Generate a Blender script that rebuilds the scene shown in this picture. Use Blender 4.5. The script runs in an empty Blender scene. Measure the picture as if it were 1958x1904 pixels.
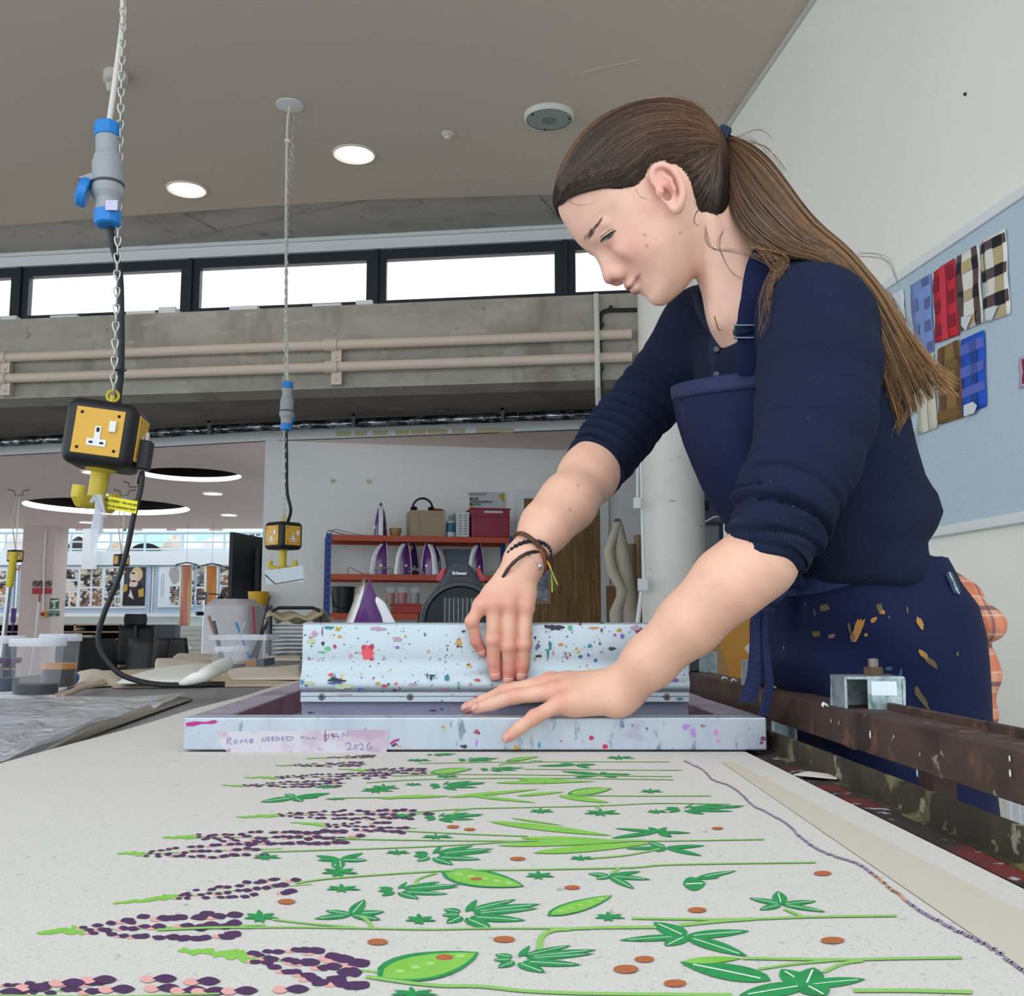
import bpy, bmesh, math, random
import numpy as np
from mathutils import Vector, Matrix
R = math.radians
scn = bpy.context.scene
COL = scn.collection
# ---------------------------------------------------------------- camera
W_, H_ = 1958, 1904
FPX = 2000.0
CAMZ = 1.05
PITCH = math.atan(244 / FPX)
cp, sp = math.cos(PITCH), math.sin(PITCH)
cam_d = bpy.data.cameras.new('camera'); cam = bpy.data.objects.new('camera', cam_d); COL.objects.link(cam)
cam.location = (0, 0, CAMZ); cam.rotation_euler = (R(90) + PITCH, 0, 0)
cam_d.sensor_fit = 'HORIZONTAL'; cam_d.sensor_width = 36; cam_d.lens = 36 * FPX / W_
cam_d.clip_start = 0.02; cam_d.clip_end = 200
scn.camera = cam

def ray(px, py):
    a = (px - 979) / FPX; b = -(py - 952) / FPX
    return np.array([a, cp - b * sp, sp + b * cp])
def PY(px, py, Y):                       # point seen at a photo position, at distance Y
    r = ray(px, py); t = Y / r[1]
    return np.array([0, 0, CAMZ]) + r * t
def PZ(px, py, z):                       # point at height z
    r = ray(px, py); t = (z - CAMZ) / r[2]
    return np.array([0, 0, CAMZ]) + r * t
def SC(Y, z=1.05):                       # pixels per metre
    return FPX / (Y * cp + (z - CAMZ) * sp)

def lin(c):
    return c / 12.92 if c <= 0.04045 else ((c + 0.055) / 1.055) ** 2.4
def rgb(h, k=1.0):
    h = h.lstrip('#')
    return tuple(lin(int(h[i:i + 2], 16) / 255) * k for i in (0, 2, 4)) + (1.0,)

# ---------------------------------------------------------------- materials
MATS = {}
def mat(name, col='#808080', rough=0.6, metal=0.0, **kw):
    if name in MATS: return MATS[name]
    m = bpy.data.materials.new(name); m.use_nodes = True
    nt = m.node_tree; b = nt.nodes['Principled BSDF']
    c = rgb(col) if isinstance(col, str) else col
    b.inputs['Base Color'].default_value = c
    b.inputs['Roughness'].default_value = rough
    b.inputs['Metallic'].default_value = metal
    for k, v in kw.items():
        if k == 'noise': continue
        if k == 'alpha': b.inputs['Alpha'].default_value = v
        if k == 'emit':
            b.inputs['Emission Color'].default_value = c; b.inputs['Emission Strength'].default_value = v
        if k == 'trans': b.inputs['Transmission Weight'].default_value = v
        if k == 'sss':
            b.inputs['Subsurface Weight'].default_value = v
            b.inputs['Subsurface Radius'].default_value = (1, .35, .2); b.inputs['Subsurface Scale'].default_value = .006
        if k == 'coat': b.inputs['Coat Weight'].default_value = v
        if k == 'sheen': b.inputs['Sheen Weight'].default_value = v
    if 'noise' in kw:                     # (scale, second colour, amount, bump)
        sc, c2, amt, bump = kw['noise']
        tc = nt.nodes.new('ShaderNodeTexCoord'); n = nt.nodes.new('ShaderNodeTexNoise')
        n.inputs['Scale'].default_value = sc; n.inputs['Detail'].default_value = 5; n.inputs['Roughness'].default_value = .65
        nt.links.new(tc.outputs['Object'], n.inputs['Vector'])
        mr = nt.nodes.new('ShaderNodeMapRange'); mr.inputs['From Min'].default_value = .35; mr.inputs['From Max'].default_value = .68
        mr.inputs['To Max'].default_value = amt
        nt.links.new(n.outputs['Fac'], mr.inputs['Value'])
        mx = nt.nodes.new('ShaderNodeMix'); mx.data_type = 'RGBA'
        mx.inputs['A'].default_value = c; mx.inputs['B'].default_value = rgb(c2) if isinstance(c2, str) else c2
        nt.links.new(mr.outputs['Result'], mx.inputs['Factor']); nt.links.new(mx.outputs['Result'], b.inputs['Base Color'])
        if bump:
            bp = nt.nodes.new('ShaderNodeBump'); bp.inputs['Strength'].default_value = bump; bp.inputs['Distance'].default_value = .004
            nt.links.new(n.outputs['Fac'], bp.inputs['Height']); nt.links.new(bp.outputs['Normal'], b.inputs['Normal'])
    MATS[name] = m
    return m

def layered(name, col, rough, metal, layers, bump=None, scalevec=(1, 1, 1)):
    """base colour with blots: layers = (noise scale, low, high, colour or None for random hues, stretch, seed)"""
    m = bpy.data.materials.new(name); m.use_nodes = True; nt = m.node_tree; b = nt.nodes['Principled BSDF']
    b.inputs['Roughness'].default_value = rough; b.inputs['Metallic'].default_value = metal
    tc = nt.nodes.new('ShaderNodeTexCoord')
    cur = None; ccol = rgb(col)
    for (sc, lo, hi, c2, st, seed) in layers:
        mp = nt.nodes.new('ShaderNodeMapping'); mp.inputs['Scale'].default_value = st; mp.inputs['Location'].default_value = (seed, seed * .7, seed * .3)
        nt.links.new(tc.outputs['Object'], mp.inputs['Vector'])
        n = nt.nodes.new('ShaderNodeTexNoise'); n.inputs['Scale'].default_value = sc; n.inputs['Detail'].default_value = 3; n.inputs['Roughness'].default_value = .6
        nt.links.new(mp.outputs['Vector'], n.inputs['Vector'])
        mr = nt.nodes.new('ShaderNodeMapRange'); mr.inputs['From Min'].default_value = lo; mr.inputs['From Max'].default_value = hi
        nt.links.new(n.outputs['Fac'], mr.inputs['Value'])
        mx = nt.nodes.new('ShaderNodeMix'); mx.data_type = 'RGBA'
        if cur is None: mx.inputs['A'].default_value = ccol
        else: nt.links.new(cur, mx.inputs['A'])
        if c2 is None:
            v = nt.nodes.new('ShaderNodeTexNoise'); v.inputs['Scale'].default_value = sc * .45; v.inputs['Detail'].default_value = 0
            nt.links.new(mp.outputs['Vector'], v.inputs['Vector'])
            cr = nt.nodes.new('ShaderNodeValToRGB'); cr.color_ramp.interpolation = 'CONSTANT'
            cols = ['#2e6f86', '#7a2f52', '#c8a23a', '#2a2a44', '#b34a58', '#3e8a6c', '#5b3f92', '#c23a4e', '#28303c', '#a88b56']
            el = cr.color_ramp.elements
            el[0].position = 0; el[0].color = rgb(cols[0]); el[1].position = .33; el[1].color = rgb(cols[1])
            for i, cc in enumerate(cols[2:]):
                e = el.new(.37 + i * .035); e.color = rgb(cc)
            nt.links.new(v.outputs['Fac'], cr.inputs['Fac']); nt.links.new(cr.outputs['Color'], mx.inputs['B'])
        else: mx.inputs['B'].default_value = rgb(c2)
        nt.links.new(mr.outputs['Result'], mx.inputs['Factor']); cur = mx.outputs['Result']
        last = n
    nt.links.new(cur, b.inputs['Base Color'])
    if bump:
        bp = nt.nodes.new('ShaderNodeBump'); bp.inputs['Strength'].default_value = bump; bp.inputs['Distance'].default_value = .002
        nt.links.new(last.outputs['Fac'], bp.inputs['Height']); nt.links.new(bp.outputs['Normal'], b.inputs['Normal'])
    MATS[name] = m
    return m

def vcol_mat(name, rough, attr='tint', sss=0, sheen=0, bumpscale=None, bump=.3, spec=None):
    m = bpy.data.materials.new(name); m.use_nodes = True; nt = m.node_tree; b = nt.nodes['Principled BSDF']
    a = nt.nodes.new('ShaderNodeAttribute'); a.attribute_name = attr
    nt.links.new(a.outputs['Color'], b.inputs['Base Color']); b.inputs['Roughness'].default_value = rough
    if sss:
        b.inputs['Subsurface Weight'].default_value = sss; b.inputs['Subsurface Radius'].default_value = (1, .35, .2); b.inputs['Subsurface Scale'].default_value = .006
    if sheen: b.inputs['Sheen Weight'].default_value = sheen
    if spec is not None: b.inputs['Specular IOR Level'].default_value = spec
    if bumpscale:
        tc = nt.nodes.new('ShaderNodeTexCoord'); n = nt.nodes.new('ShaderNodeTexNoise'); n.inputs['Scale'].default_value = bumpscale; n.inputs['Detail'].default_value = 3
        nt.links.new(tc.outputs['Object'], n.inputs['Vector'])
        bp = nt.nodes.new('ShaderNodeBump'); bp.inputs['Strength'].default_value = bump; bp.inputs['Distance'].default_value = .001
        nt.links.new(n.outputs['Fac'], bp.inputs['Height']); nt.links.new(bp.outputs['Normal'], b.inputs['Normal'])
    MATS[name] = m
    return m

# ---------------------------------------------------------------- objects
def tag(o, label=None, cat=None, group=None, kind=None):
    if label: o['label'] = label
    if cat: o['category'] = cat
    if group: o['group'] = group
    if kind: o['kind'] = kind
    return o
def thing(name, label, cat, loc=(0, 0, 0), group=None):
    o = bpy.data.objects.new(name, None); COL.objects.link(o); o.location = Vector([float(v) for v in loc]); o.empty_display_size = .05
    return tag(o, label, cat, group)
def setparent(o, parent):
    if parent is None: return
    o.parent = parent
    loc = parent.location.copy() if parent.type == 'EMPTY' else Vector((0, 0, 0))
    o.matrix_parent_inverse = Matrix.Translation(-loc)
def copy_tree(o, parent=None):
    c = o.copy(); COL.objects.link(c)
    if parent is not None:
        c.parent = parent; c.matrix_parent_inverse = o.matrix_parent_inverse.copy()
    for ch in list(o.children): copy_tree(ch, c)
    return c

class MB:
    def __init__(s): s.v = []; s.f = []; s.m = []; s.xf = None
    def add(s, vs, fs, mi=0):
        n = len(s.v)
        for p in vs:
            p = (float(p[0]), float(p[1]), float(p[2]))
            if s.xf is not None: p = tuple(s.xf @ Vector(p))
            s.v.append(p)
        for f in fs: s.f.append(tuple(n + i for i in f)); s.m.append(mi)
        return s
    def box(s, lo, hi, mi=0):
        x0, y0, z0 = lo; x1, y1, z1 = hi
        return s.add([(x0,y0,z0),(x1,y0,z0),(x1,y1,z0),(x0,y1,z0),(x0,y0,z1),(x1,y0,z1),(x1,y1,z1),(x0,y1,z1)],
              [(0,3,2,1),(4,5,6,7),(0,1,5,4),(1,2,6,5),(2,3,7,6),(3,0,4,7)], mi)
    def prism(s, pts, off, mi=0):        # polygon extruded by a vector
        n = len(pts); a = [tuple(p) for p in pts]; b = [(p[0]+off[0], p[1]+off[1], p[2]+off[2]) for p in pts]
        return s.add(a + b, [tuple(range(n))[::-1], tuple(range(n, 2*n))] + [(i, (i+1) % n, n + (i+1) % n, n + i) for i in range(n)], mi)
    def poly(s, pts, mi=0): return s.add(pts, [tuple(range(len(pts)))], mi)
    def tube(s, pts, r, n=8, mi=0, closed=False, caps=True, flat=1.0, up=None):
        pts = [Vector([float(c) for c in p]) for p in pts]; k = len(pts)
        rs = r if hasattr(r, '__len__') else [r] * k
        ref = None; rings = []
        for i in range(k):
            if closed: t = pts[(i+1) % k] - pts[i-1]
            else: t = pts[min(i+1, k-1)] - pts[max(i-1, 0)]
            t.normalize()
            if ref is None:
                ref = Vector(up) if up is not None else (Vector((0, 0, 1)) if abs(t.z) < .9 else Vector((1, 0, 0)))
            if up is not None: ref = Vector(up)
            a = ref - t * ref.dot(t)
            if a.length < 1e-6: a = t.orthogonal()
            a.normalize(); b = t.cross(a); ref = a
            rings.append([pts[i] + (a * math.cos(2*math.pi*j/n) * flat + b * math.sin(2*math.pi*j/n)) * rs[i] for j in range(n)])
        vs = [p for rg in rings for p in rg]; fs = []
        for i in range(k if closed else k-1):
            i2 = (i+1) % k
            for j in range(n): fs.append((i*n+j, i*n+(j+1) % n, i2*n+(j+1) % n, i2*n+j))
        if caps and not closed: fs += [tuple(range(n))[::-1], tuple((k-1)*n+j for j in range(n))]
        return s.add(vs, fs, mi)
    def ribbon(s, pts, wv, th=.0015, mi=0):   # pts centre line, wv = half-width vectors
        a = []; fs = []
        k = len(pts)
        for i in range(k):
            p = np.array(pts[i]); w = np.array(wv[i] if isinstance(wv, list) else wv)
            t = np.array(pts[min(i+1, k-1)]) - np.array(pts[max(i-1, 0)]); n = np.cross(t, w); n = n / (np.linalg.norm(n) + 1e-9) * th
            a += [p - w - n, p + w - n, p + w + n, p - w + n]
        for i in range(k-1):
            for j in range(4): fs.append((i*4+j, i*4+(j+1) % 4, (i+1)*4+(j+1) % 4, (i+1)*4+j))
        fs += [(3,2,1,0), tuple((k-1)*4+j for j in range(4))]
        return s.add(a, fs, mi)
    def lathe(s, prof, c=(0, 0, 0), axis=(0, 0, 1), n=24, mi=0, caps=True):   # prof: (radius, height)
        q = Vector((0, 0, 1)).rotation_difference(Vector([float(v) for v in axis]).normalized()); c = Vector([float(v) for v in c])
        vs = []; fs = []; k = len(prof)
        for (r, h) in prof:
            for j in range(n):
                a = 2*math.pi*j/n; vs.append(c + q @ Vector((r*math.cos(a), r*math.sin(a), h)))
        for i in range(k-1):
            for j in range(n): fs.append((i*n+j, i*n+(j+1) % n, (i+1)*n+(j+1) % n, (i+1)*n+j))
        if caps:
            if prof[0][0] > 1e-5: fs.append(tuple(range(n))[::-1])
            if prof[-1][0] > 1e-5: fs.append(tuple((k-1)*n+j for j in range(n)))
        return s.add(vs, fs, mi)
    def ball(s, c, r, mi=0, n=12, sc=(1, 1, 1)):
        vs = []; fs = []; m = n//2
        for i in range(m+1):
            th = math.pi*i/m
            for j in range(n):
                ph = 2*math.pi*j/n
                vs.append((c[0]+r*sc[0]*math.sin(th)*math.cos(ph), c[1]+r*sc[1]*math.sin(th)*math.sin(ph), c[2]+r*sc[2]*math.cos(th)))
        for i in range(m):
            for j in range(n): fs.append((i*n+j, (i+1)*n+j, (i+1)*n+(j+1) % n, i*n+(j+1) % n))
        return s.add(vs, fs, mi)
    def grid(s, fn, nu, nv, mi=0, thick=None):   # fn(u,v)->point
        vs = [fn(i/(nu-1), j/(nv-1)) for i in range(nu) for j in range(nv)]
        fs = [(i*nv+j, (i+1)*nv+j, (i+1)*nv+j+1, i*nv+j+1) for i in range(nu-1) for j in range(nv-1)]
        return s.add(vs, fs, mi)
    def build(s, name, mats, parent=None, smooth=False, bevel=0, solid=0, angle=35):
        me = bpy.data.meshes.new(name); me.from_pydata(s.v, [], s.f)
        if not isinstance(mats, (list, tuple)): mats = [mats]
        for m in mats: me.materials.append(m)
        if len(mats) > 1: me.polygons.foreach_set('material_index', s.m)
        bm = bmesh.new(); bm.from_mesh(me); bmesh.ops.remove_doubles(bm, verts=bm.verts, dist=1e-6)
        bmesh.ops.recalc_face_normals(bm, faces=bm.faces); bm.to_mesh(me); bm.free()
        o = bpy.data.objects.new(name, me); COL.objects.link(o)
        if smooth:
            me.polygons.foreach_set('use_smooth', [True] * len(me.polygons))
            if angle < 180: me.set_sharp_from_angle(angle=R(angle))
        if solid:
            md = o.modifiers.new('solid', 'SOLIDIFY'); md.thickness = solid; md.offset = 0
        if bevel:
            md = o.modifiers.new('bevel', 'BEVEL'); md.width = bevel; md.segments = 2; md.limit_method = 'ANGLE'
        setparent(o, parent)
        return o

def spline(pts, n):                      # Catmull-Rom resample
    P = [np.array(p, float) for p in pts]; k = len(P)
    out = []
    for q in range(n):
        t = q/(n-1)*(k-1); i = min(int(t), k-2); u = t - i
        p0 = P[max(i-1, 0)]; p1 = P[i]; p2 = P[i+1]; p3 = P[min(i+2, k-1)]
        out.append(.5*((2*p1)+(-p0+p2)*u+(2*p0-5*p1+4*p2-p3)*u*u+(-p0+3*p1-3*p2+p3)*u**3))
    return out

def text(body, size, origin, xdir, ydir, m, parent, name='lettering', align='CENTER', depth=.0004, bold=False):
    cu = bpy.data.curves.new(name, 'FONT'); cu.body = body; cu.size = size; cu.align_x = align; cu.align_y = 'CENTER'; cu.extrude = depth
    cu.resolution_u = 2
    if bold: cu.offset = size * .02
    tmp = bpy.data.objects.new(name, cu); COL.objects.link(tmp)
    bpy.context.view_layer.update()
    me = bpy.data.meshes.new_from_object(tmp.evaluated_get(bpy.context.evaluated_depsgraph_get()))
    bpy.data.objects.remove(tmp)
    x = Vector([float(v) for v in xdir]).normalized(); y = Vector([float(v) for v in ydir]); y = (y - x*y.dot(x)).normalized(); z = x.cross(y)
    M = Matrix((x, y, z)).transposed().to_4x4(); M.translation = Vector([float(v) for v in origin])
    me.transform(M); me.materials.clear(); me.materials.append(m)
    o = bpy.data.objects.new(name, me); COL.objects.link(o); setparent(o, parent)
    return o

def structure(o): o['kind'] = 'structure'; return o
# ================================================================ the room
def on_plane(px, py, A, B, off=0.0):      # plane Y = A + B*X (off towards the camera)
    r = ray(px, py); t = (A - off) / (r[1] - B * r[0]); return np.array([0, 0, CAMZ]) + r * t
WA, WB = 1.907, -.117                     # right wall: X = WA + WB*Y
def on_right(px, py, off=0.0):
    r = ray(px, py); t = (WA - off) / (r[0] - WB * r[1]); return np.array([0, 0, CAMZ]) + r * t

M_wall = mat('wall_paint', '#f0f1f0', .85, noise=(1.3, '#e7e9e8', .5, 0))
M_wallr = mat('wall_paint_warm', '#f3f2ea', .85, noise=(1.1, '#eae9e1', .5, 0))
M_ceil = mat('ceiling_paint', '#cfc2b5', .9)
M_ceil2 = mat('low_ceiling_paint', '#f6e3de', .9)
M_soff = layered('fair_faced_concrete_pale', '#b9b6b0', .9, 0, [(2.0, .45, .65, '#a5a19a', (1, 1, 1), 3), (9, .6, .75, '#8f8a84', (1, 1, 1), 9)])
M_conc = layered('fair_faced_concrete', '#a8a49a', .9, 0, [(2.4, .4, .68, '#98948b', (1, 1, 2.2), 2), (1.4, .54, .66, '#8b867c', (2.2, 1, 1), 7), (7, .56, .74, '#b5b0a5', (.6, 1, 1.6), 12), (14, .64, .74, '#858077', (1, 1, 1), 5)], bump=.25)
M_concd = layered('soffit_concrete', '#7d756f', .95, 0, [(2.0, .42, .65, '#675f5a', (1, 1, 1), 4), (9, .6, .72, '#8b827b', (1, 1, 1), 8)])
M_white = mat('white_gloss_trim', '#e2e6e8', .45)
M_dark = mat('window_frame_slate', '#16222e', .5)
M_floor = mat('floor_lino', '#a9a8a4', .5, noise=(3, '#989894', .6, 0))
M_glass = mat('window_glass', '#ffffff', .02, alpha=.06)

b = MB(); b.box((-16, -4, -.1), (6, 26, 0)); structure(b.build('floor', M_floor))
# plaster ceiling
edge = [PZ(0, 432, 3.9), PZ(350, 405, 3.9), PZ(700, 382, 3.9), PZ(1050, 372, 3.9)]
sl = (edge[0] - edge[1]); el = edge[0] + sl * ((-9.5 - edge[0][0]) / sl[0]); sr = edge[3] - edge[2]; er = edge[3] + sr * ((2.0 - edge[3][0]) / sr[0])
poly = [(-9.5, .3), (2.6, .3), (2.6, er[1] - .1)] + [(e[0], e[1]) for e in [er] + edge[::-1] + [el]]
b = MB(); b.prism([(x, y, 3.9) for x, y in poly], (0, 0, .03)); structure(b.build('ceiling', M_ceil))
b = MB(); b.prism([(-9.5, 5.2, 3.931), (2.6, 5.2, 3.931), (2.6, 7.35, 3.931), (-9.5, 9.0, 3.931)], (0, 0, .2)); structure(b.build('ceiling_slab', M_soff))
# joint lines in the slab
b = MB()
for (p, q) in (((280, 470), (700, 383)), ((352, 408), (425, 445)), ((1033, 376), (1075, 425))):
    a = PZ(p[0], p[1], 3.93); c = PZ(q[0], q[1], 3.93); b.tube([a, c], .004, 4)
structure(b.build('trim_1', mat('joint_line', '#8d857e', .9)))
# access hatch outline in the plaster ceiling, right
b = MB()
for (p, q) in (((1118, 137), (1228, 112)), ((1348, 205), (1400, 194)), ((1400, 194), (1407, 205))):
    b.tube([PZ(p[0], p[1], 3.899), PZ(q[0], q[1], 3.899)], .004, 4)
structure(b.build('trim_2', mat('hatch_trim', '#bdb4aa', .8)))
# beam
BA, BB = 6.80, -.137
def strip_y(x):                           # line of the low ceiling edge
    xs = [-12, -4.53, -2.01, .525, 3]; ys = [11.3, 9.15, 8.41, 7.91, 7.41]; return float(np.interp(x, xs, ys))
b = MB(); x0, x1 = -9.5, .86
b.prism([(x0, BA + BB*x0, 2.65), (x1, BA + BB*x1, 2.65), (x1, BA + BB*x1 + .28, 2.65), (x0, BA + BB*x0 + .28, 2.65)], (0, 0, .58))
structure(b.build('wall_clerestory', M_conc))
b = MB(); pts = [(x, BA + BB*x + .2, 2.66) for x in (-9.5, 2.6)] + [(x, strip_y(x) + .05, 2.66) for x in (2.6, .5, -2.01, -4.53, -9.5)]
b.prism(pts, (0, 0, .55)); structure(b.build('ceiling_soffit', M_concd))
b = MB(); xs = [-9.5, -4.53, -2.01, .525, 2.6]
for i in range(4):
    xa, xb = xs[i], xs[i+1]; ya, yb = strip_y(xa), strip_y(xb)
    b.prism([(xa, ya, 2.55), (xb, yb, 2.55), (xb, yb + .06, 2.55), (xa, ya + .06, 2.55)], (0, 0, .095))
structure(b.build('trim_3', M_white))
# masking tape left on the fascia
b = MB()
for (a0, a1, yy) in ((642, 672, 829), (677, 702, 828), (713, 742, 827), (755, 783, 826), (785, 815, 825), (817, 856, 824), (864, 890, 823), (910, 950, 822), (950, 983, 822)):
    def fz(px, py):
        r = ray(px, py); s_ = (7.91 - 8.41) / 2.535; A = 8.41 + s_ * 2.01 - .004; t = A / (r[1] - s_*r[0]); return np.array([0, 0, CAMZ]) + r * t
    b.poly([fz(a0, yy - 4), fz(a1, yy - 4), fz(a1 - 2, yy + 5), fz(a0 + 1, yy + 5)])
b.build('masking_tape', mat('tape_cream', '#c9bf9c', .8), bpy.data.objects['trim_3'])['kind'] = 'stuff'
# clerestory windows
GA = 7.38
def on_win(px, py): return on_plane(px, py, GA, BB)
bounds = [-330, 37, 363, 719, 1081, 1262]; wn = 0
zt, zb, zg = 3.835, 3.2, 3.755
for i in range(5):
    xa = on_win(bounds[i], 560)[0]; xb = on_win(bounds[i+1], 560)[0]; wn += 1
    def q(x, z, d=0): return (x, GA + BB*x + d, z)
    f = MB()
    def fr(x0, x1, z0, z1, d0=0, d1=.07): f.prism([q(x0, z0, d0), q(x1, z0, d0), q(x1, z1, d0), q(x0, z1, d0)], (0, d1 - d0, 0))
    mw = .075
    fr(xa, xa + mw, zb, zt); fr(xb - mw, xb, zb, zt); fr(xa + mw, xb - mw, zg, zt); fr(xa + mw, xb - mw, zb, 3.44)
    fr(xa - .015, xa + .015, zb, zt, -.02, 0)
    w = structure(f.build('window_%d' % wn, M_dark))
    g = MB(); g.prism([q(xa + mw, 3.44, .03), q(xb - mw, 3.44, .03), q(xb - mw, zg, .03), q(xa + mw, zg, .03)], (0, .006, 0)); g.build('pane', M_glass, w)
b = MB(); xa, xb = -9.5, 1.2
b.prism([(xa, GA + BB*xa - .03, 3.83), (xb, GA + BB*xb - .03, 3.83), (xb, GA + BB*xb + .15, 3.83), (xa, GA + BB*xa + .15, 3.83)], (0, 0, .11))
b.prism([(xa, GA + BB*xa - .06, 3.905), (xb, GA + BB*xb - .06, 3.905), (xb, GA + BB*xb - .02, 3.905), (xa, GA + BB*xa - .02, 3.905)], (0, 0, .03))
structure(b.build('trim_4', M_white))
# boxes / sills standing on the beam ledge
for (a0, a1, y0, y1) in ((0, 30, 604, 614), (95, 147, 603, 611), (240, 295, 595, 603), (302, 335, 587, 600), (438, 492, 585, 592), (597, 652, 581, 588), (680, 712, 574, 588)):
    p = on_plane(a0, y1, BA + .05, BB); q_ = on_plane(a1, y1, BA + .05, BB); t_ = on_plane(a0, y0, BA + .05, BB)
    m = MB(); h = max(.022, t_[2] - 3.23)
    m.prism([(p[0], p[1], 3.23), (q_[0], q_[1], 3.23), (q_[0], q_[1] + .12, 3.23), (p[0], p[1] + .12, 3.23)], (0, 0, h))
    tag(m.build('window_wedge', M_white, bevel=.004), 'small white plastic block lying on the concrete ledge below the clerestory', 'block', 'white blocks on the concrete ledge')
# right wall
b = MB(); ya, yb = -3.0, 5.9
b.prism([(WA + WB*ya, ya, 0), (WA + WB*yb, yb, 0), (WA + WB*yb + .15, yb, 0), (WA + WB*ya + .15, ya, 0)], (0, 0, 3.95)); b.prism([(WA + WB*5.9, 5.9, 2.3), (WA + WB*6.7, 6.7, 2.3), (WA + WB*6.7 + .15, 6.7, 2.3), (WA + WB*5.9 + .15, 5.9, 2.3)], (0, 0, 1.6)); structure(b.build('wall_right', M_wallr))
b = MB(); b.prism([(WA + WB*ya - .012, ya, 3.87), (WA + WB*yb - .012, yb, 3.87), (WA + WB*yb, yb, 3.87), (WA + WB*ya, ya, 3.87)], (0, 0, .03)); structure(b.build('trim_5', mat('grey_trim', '#c9cac6', .6)))
# wall with the shelving and door, corner at the left
SA, SB = 8.812, .2
b = MB(); xa, xb = -2.01, 3.0
b.prism([(xa, SA + SB*xa, 0), (xb, SA + SB*xb, 0), (xb, SA + SB*xb + .2, 0), (xa, SA + SB*xa + 2.2, 0)], (0, 0, 2.55)); structure(b.build('wall_back', M_wall))
b = MB(); b.box((2.62, 5.9, 0), (2.8, 9.6, 3.9)); b.box((WA + WB*5.9, 5.9, 0), (2.8, 6.0, 3.9)); structure(b.build('wall_side', M_wall))
# round column with conduit
cx, cy, cr = 1.022, 6.62, .202
b = MB(); b.lathe([(cr, 0), (cr, 3.9)], (cx, cy, 0), n=48)
structure(b.build('column_round', layered('column_paint', '#ebe8e3', .8, 0, [(2.5, .5, .7, '#e0ddd8', (1, 1, 1), 3), (9, .67, .72, '#9b9a92', (1, 1, 3), 6)]), smooth=True))
t = thing('cable_conduit', 'white conduit with switch boxes running down the round column', 'conduit', (.8, 6.5, 0))
m = MB()
def cp_(px, py): return PY(px, py, 6.46)
m.tube([cp_(1224, 740), cp_(1226, 900), cp_(1232, 1110)], .011, 8); m.tube([cp_(1219, 880), cp_(1219, 950)], .008, 8); m.tube([cp_(1228, 1120), cp_(1218, 1200), cp_(1214, 1290)], .014, 8)
m.build('pipe', M_white, t, smooth=True)
m = MB(); p = cp_(1219, 962); m.box((p[0]-.025, p[1]-.03, p[2]-.035), (p[0]+.02, p[1]+.02, p[2]+.035)); m.build('switch_box', M_white, t, bevel=.004)
m = MB(); p = cp_(1229, 1118); m.box((p[0]-.03, p[1]-.03, p[2]-.038), (p[0]+.03, p[1]+.02, p[2]+.038)); m.build('switch_box', M_white, t, bevel=.004)
# low ceiling with two round openings
hol = [((-5.15, 13.25), 1.0), ((-3.23, 10.4), .5)]
bm = bmesh.new(); ed = []
def loop(pts):
    vs = [bm.verts.new((x, y, 2.55)) for x, y in pts]
    for i in range(len(vs)): ed.append(bm.edges.new((vs[i], vs[(i+1) % len(vs)])))
loop([(-14, 16.2), (-14, strip_y(-12) + .03)] + [(x, strip_y(x) + .03) for x in (-9.5, -4.53, -2.01, .525, 3)] + [(3, 16.2)])
for (c, r) in hol: loop([(c[0] + r*math.cos(a*math.pi/24), c[1] + r*math.sin(a*math.pi/24)) for a in range(48)])
bmesh.ops.triangle_fill(bm, use_beauty=True, use_dissolve=False, edges=ed)
me = bpy.data.meshes.new('ceiling_low'); bm.to_mesh(me); bm.free(); me.materials.append(M_ceil2)
o = bpy.data.objects.new('ceiling_low', me); COL.objects.link(o); structure(o)
b = MB(); b.prism([(-14, 16.2, 2.551), (3, 16.2, 2.551), (3, 16.26, 2.551), (-14, 16.26, 2.551)], (0, 0, .3)); b.prism([(-14, 8, 3.3), (3, 8, 3.3), (3, 16.2, 3.3), (-14, 16.2, 3.3)], (0, 0, .05)); structure(b.build('ceiling_slab_far', M_ceil2))
M_lit = mat('lit_ring', '#fff4f6', .5, emit=1.6); M_lit2 = mat('lit_ring_dim', '#f6dcea', .5, emit=.75); M_void = mat('void_black', '#0b0b10', .9)
for i, (c, r) in enumerate(hol):
    t = thing('light_well', ['bright white ring of light round the large ceiling opening', 'dimmer pinkish ring of light round the smaller ceiling opening'][i], 'ceiling light', (c[0], c[1], 2.55))
    m = MB(); m.lathe([(r, 2.552), (r - .001, 2.62 - .0 if i == 0 else 2.60)], (c[0], c[1], 0), n=64, caps=False); m.build('lit_rim', M_lit if i == 0 else M_lit2, t, smooth=True)
    m = MB(); m.lathe([(r + .002, 2.60), (r + .05, 2.68), (r + .05, 3.1), (0, 3.1)], (c[0], c[1], 0), n=64, caps=False); m.build('shaft', M_void, t, smooth=True)
# square far column
b = MB(); b.box((-7.36, 15.7, 0), (-6.88, 16.18, 2.55)); structure(b.build('column_square', mat('column_paint_pink', '#cdbdb9', .8)))
# far wall with pinboards, balcony above it
b = MB(); b.box((-14, 18.0, 0), (3, 18.2, 2.32)); structure(b.build('wall_far', mat('far_wall', '#e6f2f2', .8)))
b = MB(); b.box((-14, 17.9, 2.08), (3, 18.0, 2.32)); b.box((-14, 17.93, 1.2), (3, 18.0, 1.26)); b.box((-14, 18.0, 2.2), (3, 22, 2.3)); structure(b.build('trim_6', mat('balcony_white', '#e4eef2', .6)))
b = MB(); b.box((-16, 22.0, 0), (6, 22.2, 7)); structure(b.build('wall_atrium', mat('atrium_wall', '#d8dde0', .9)))
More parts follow.
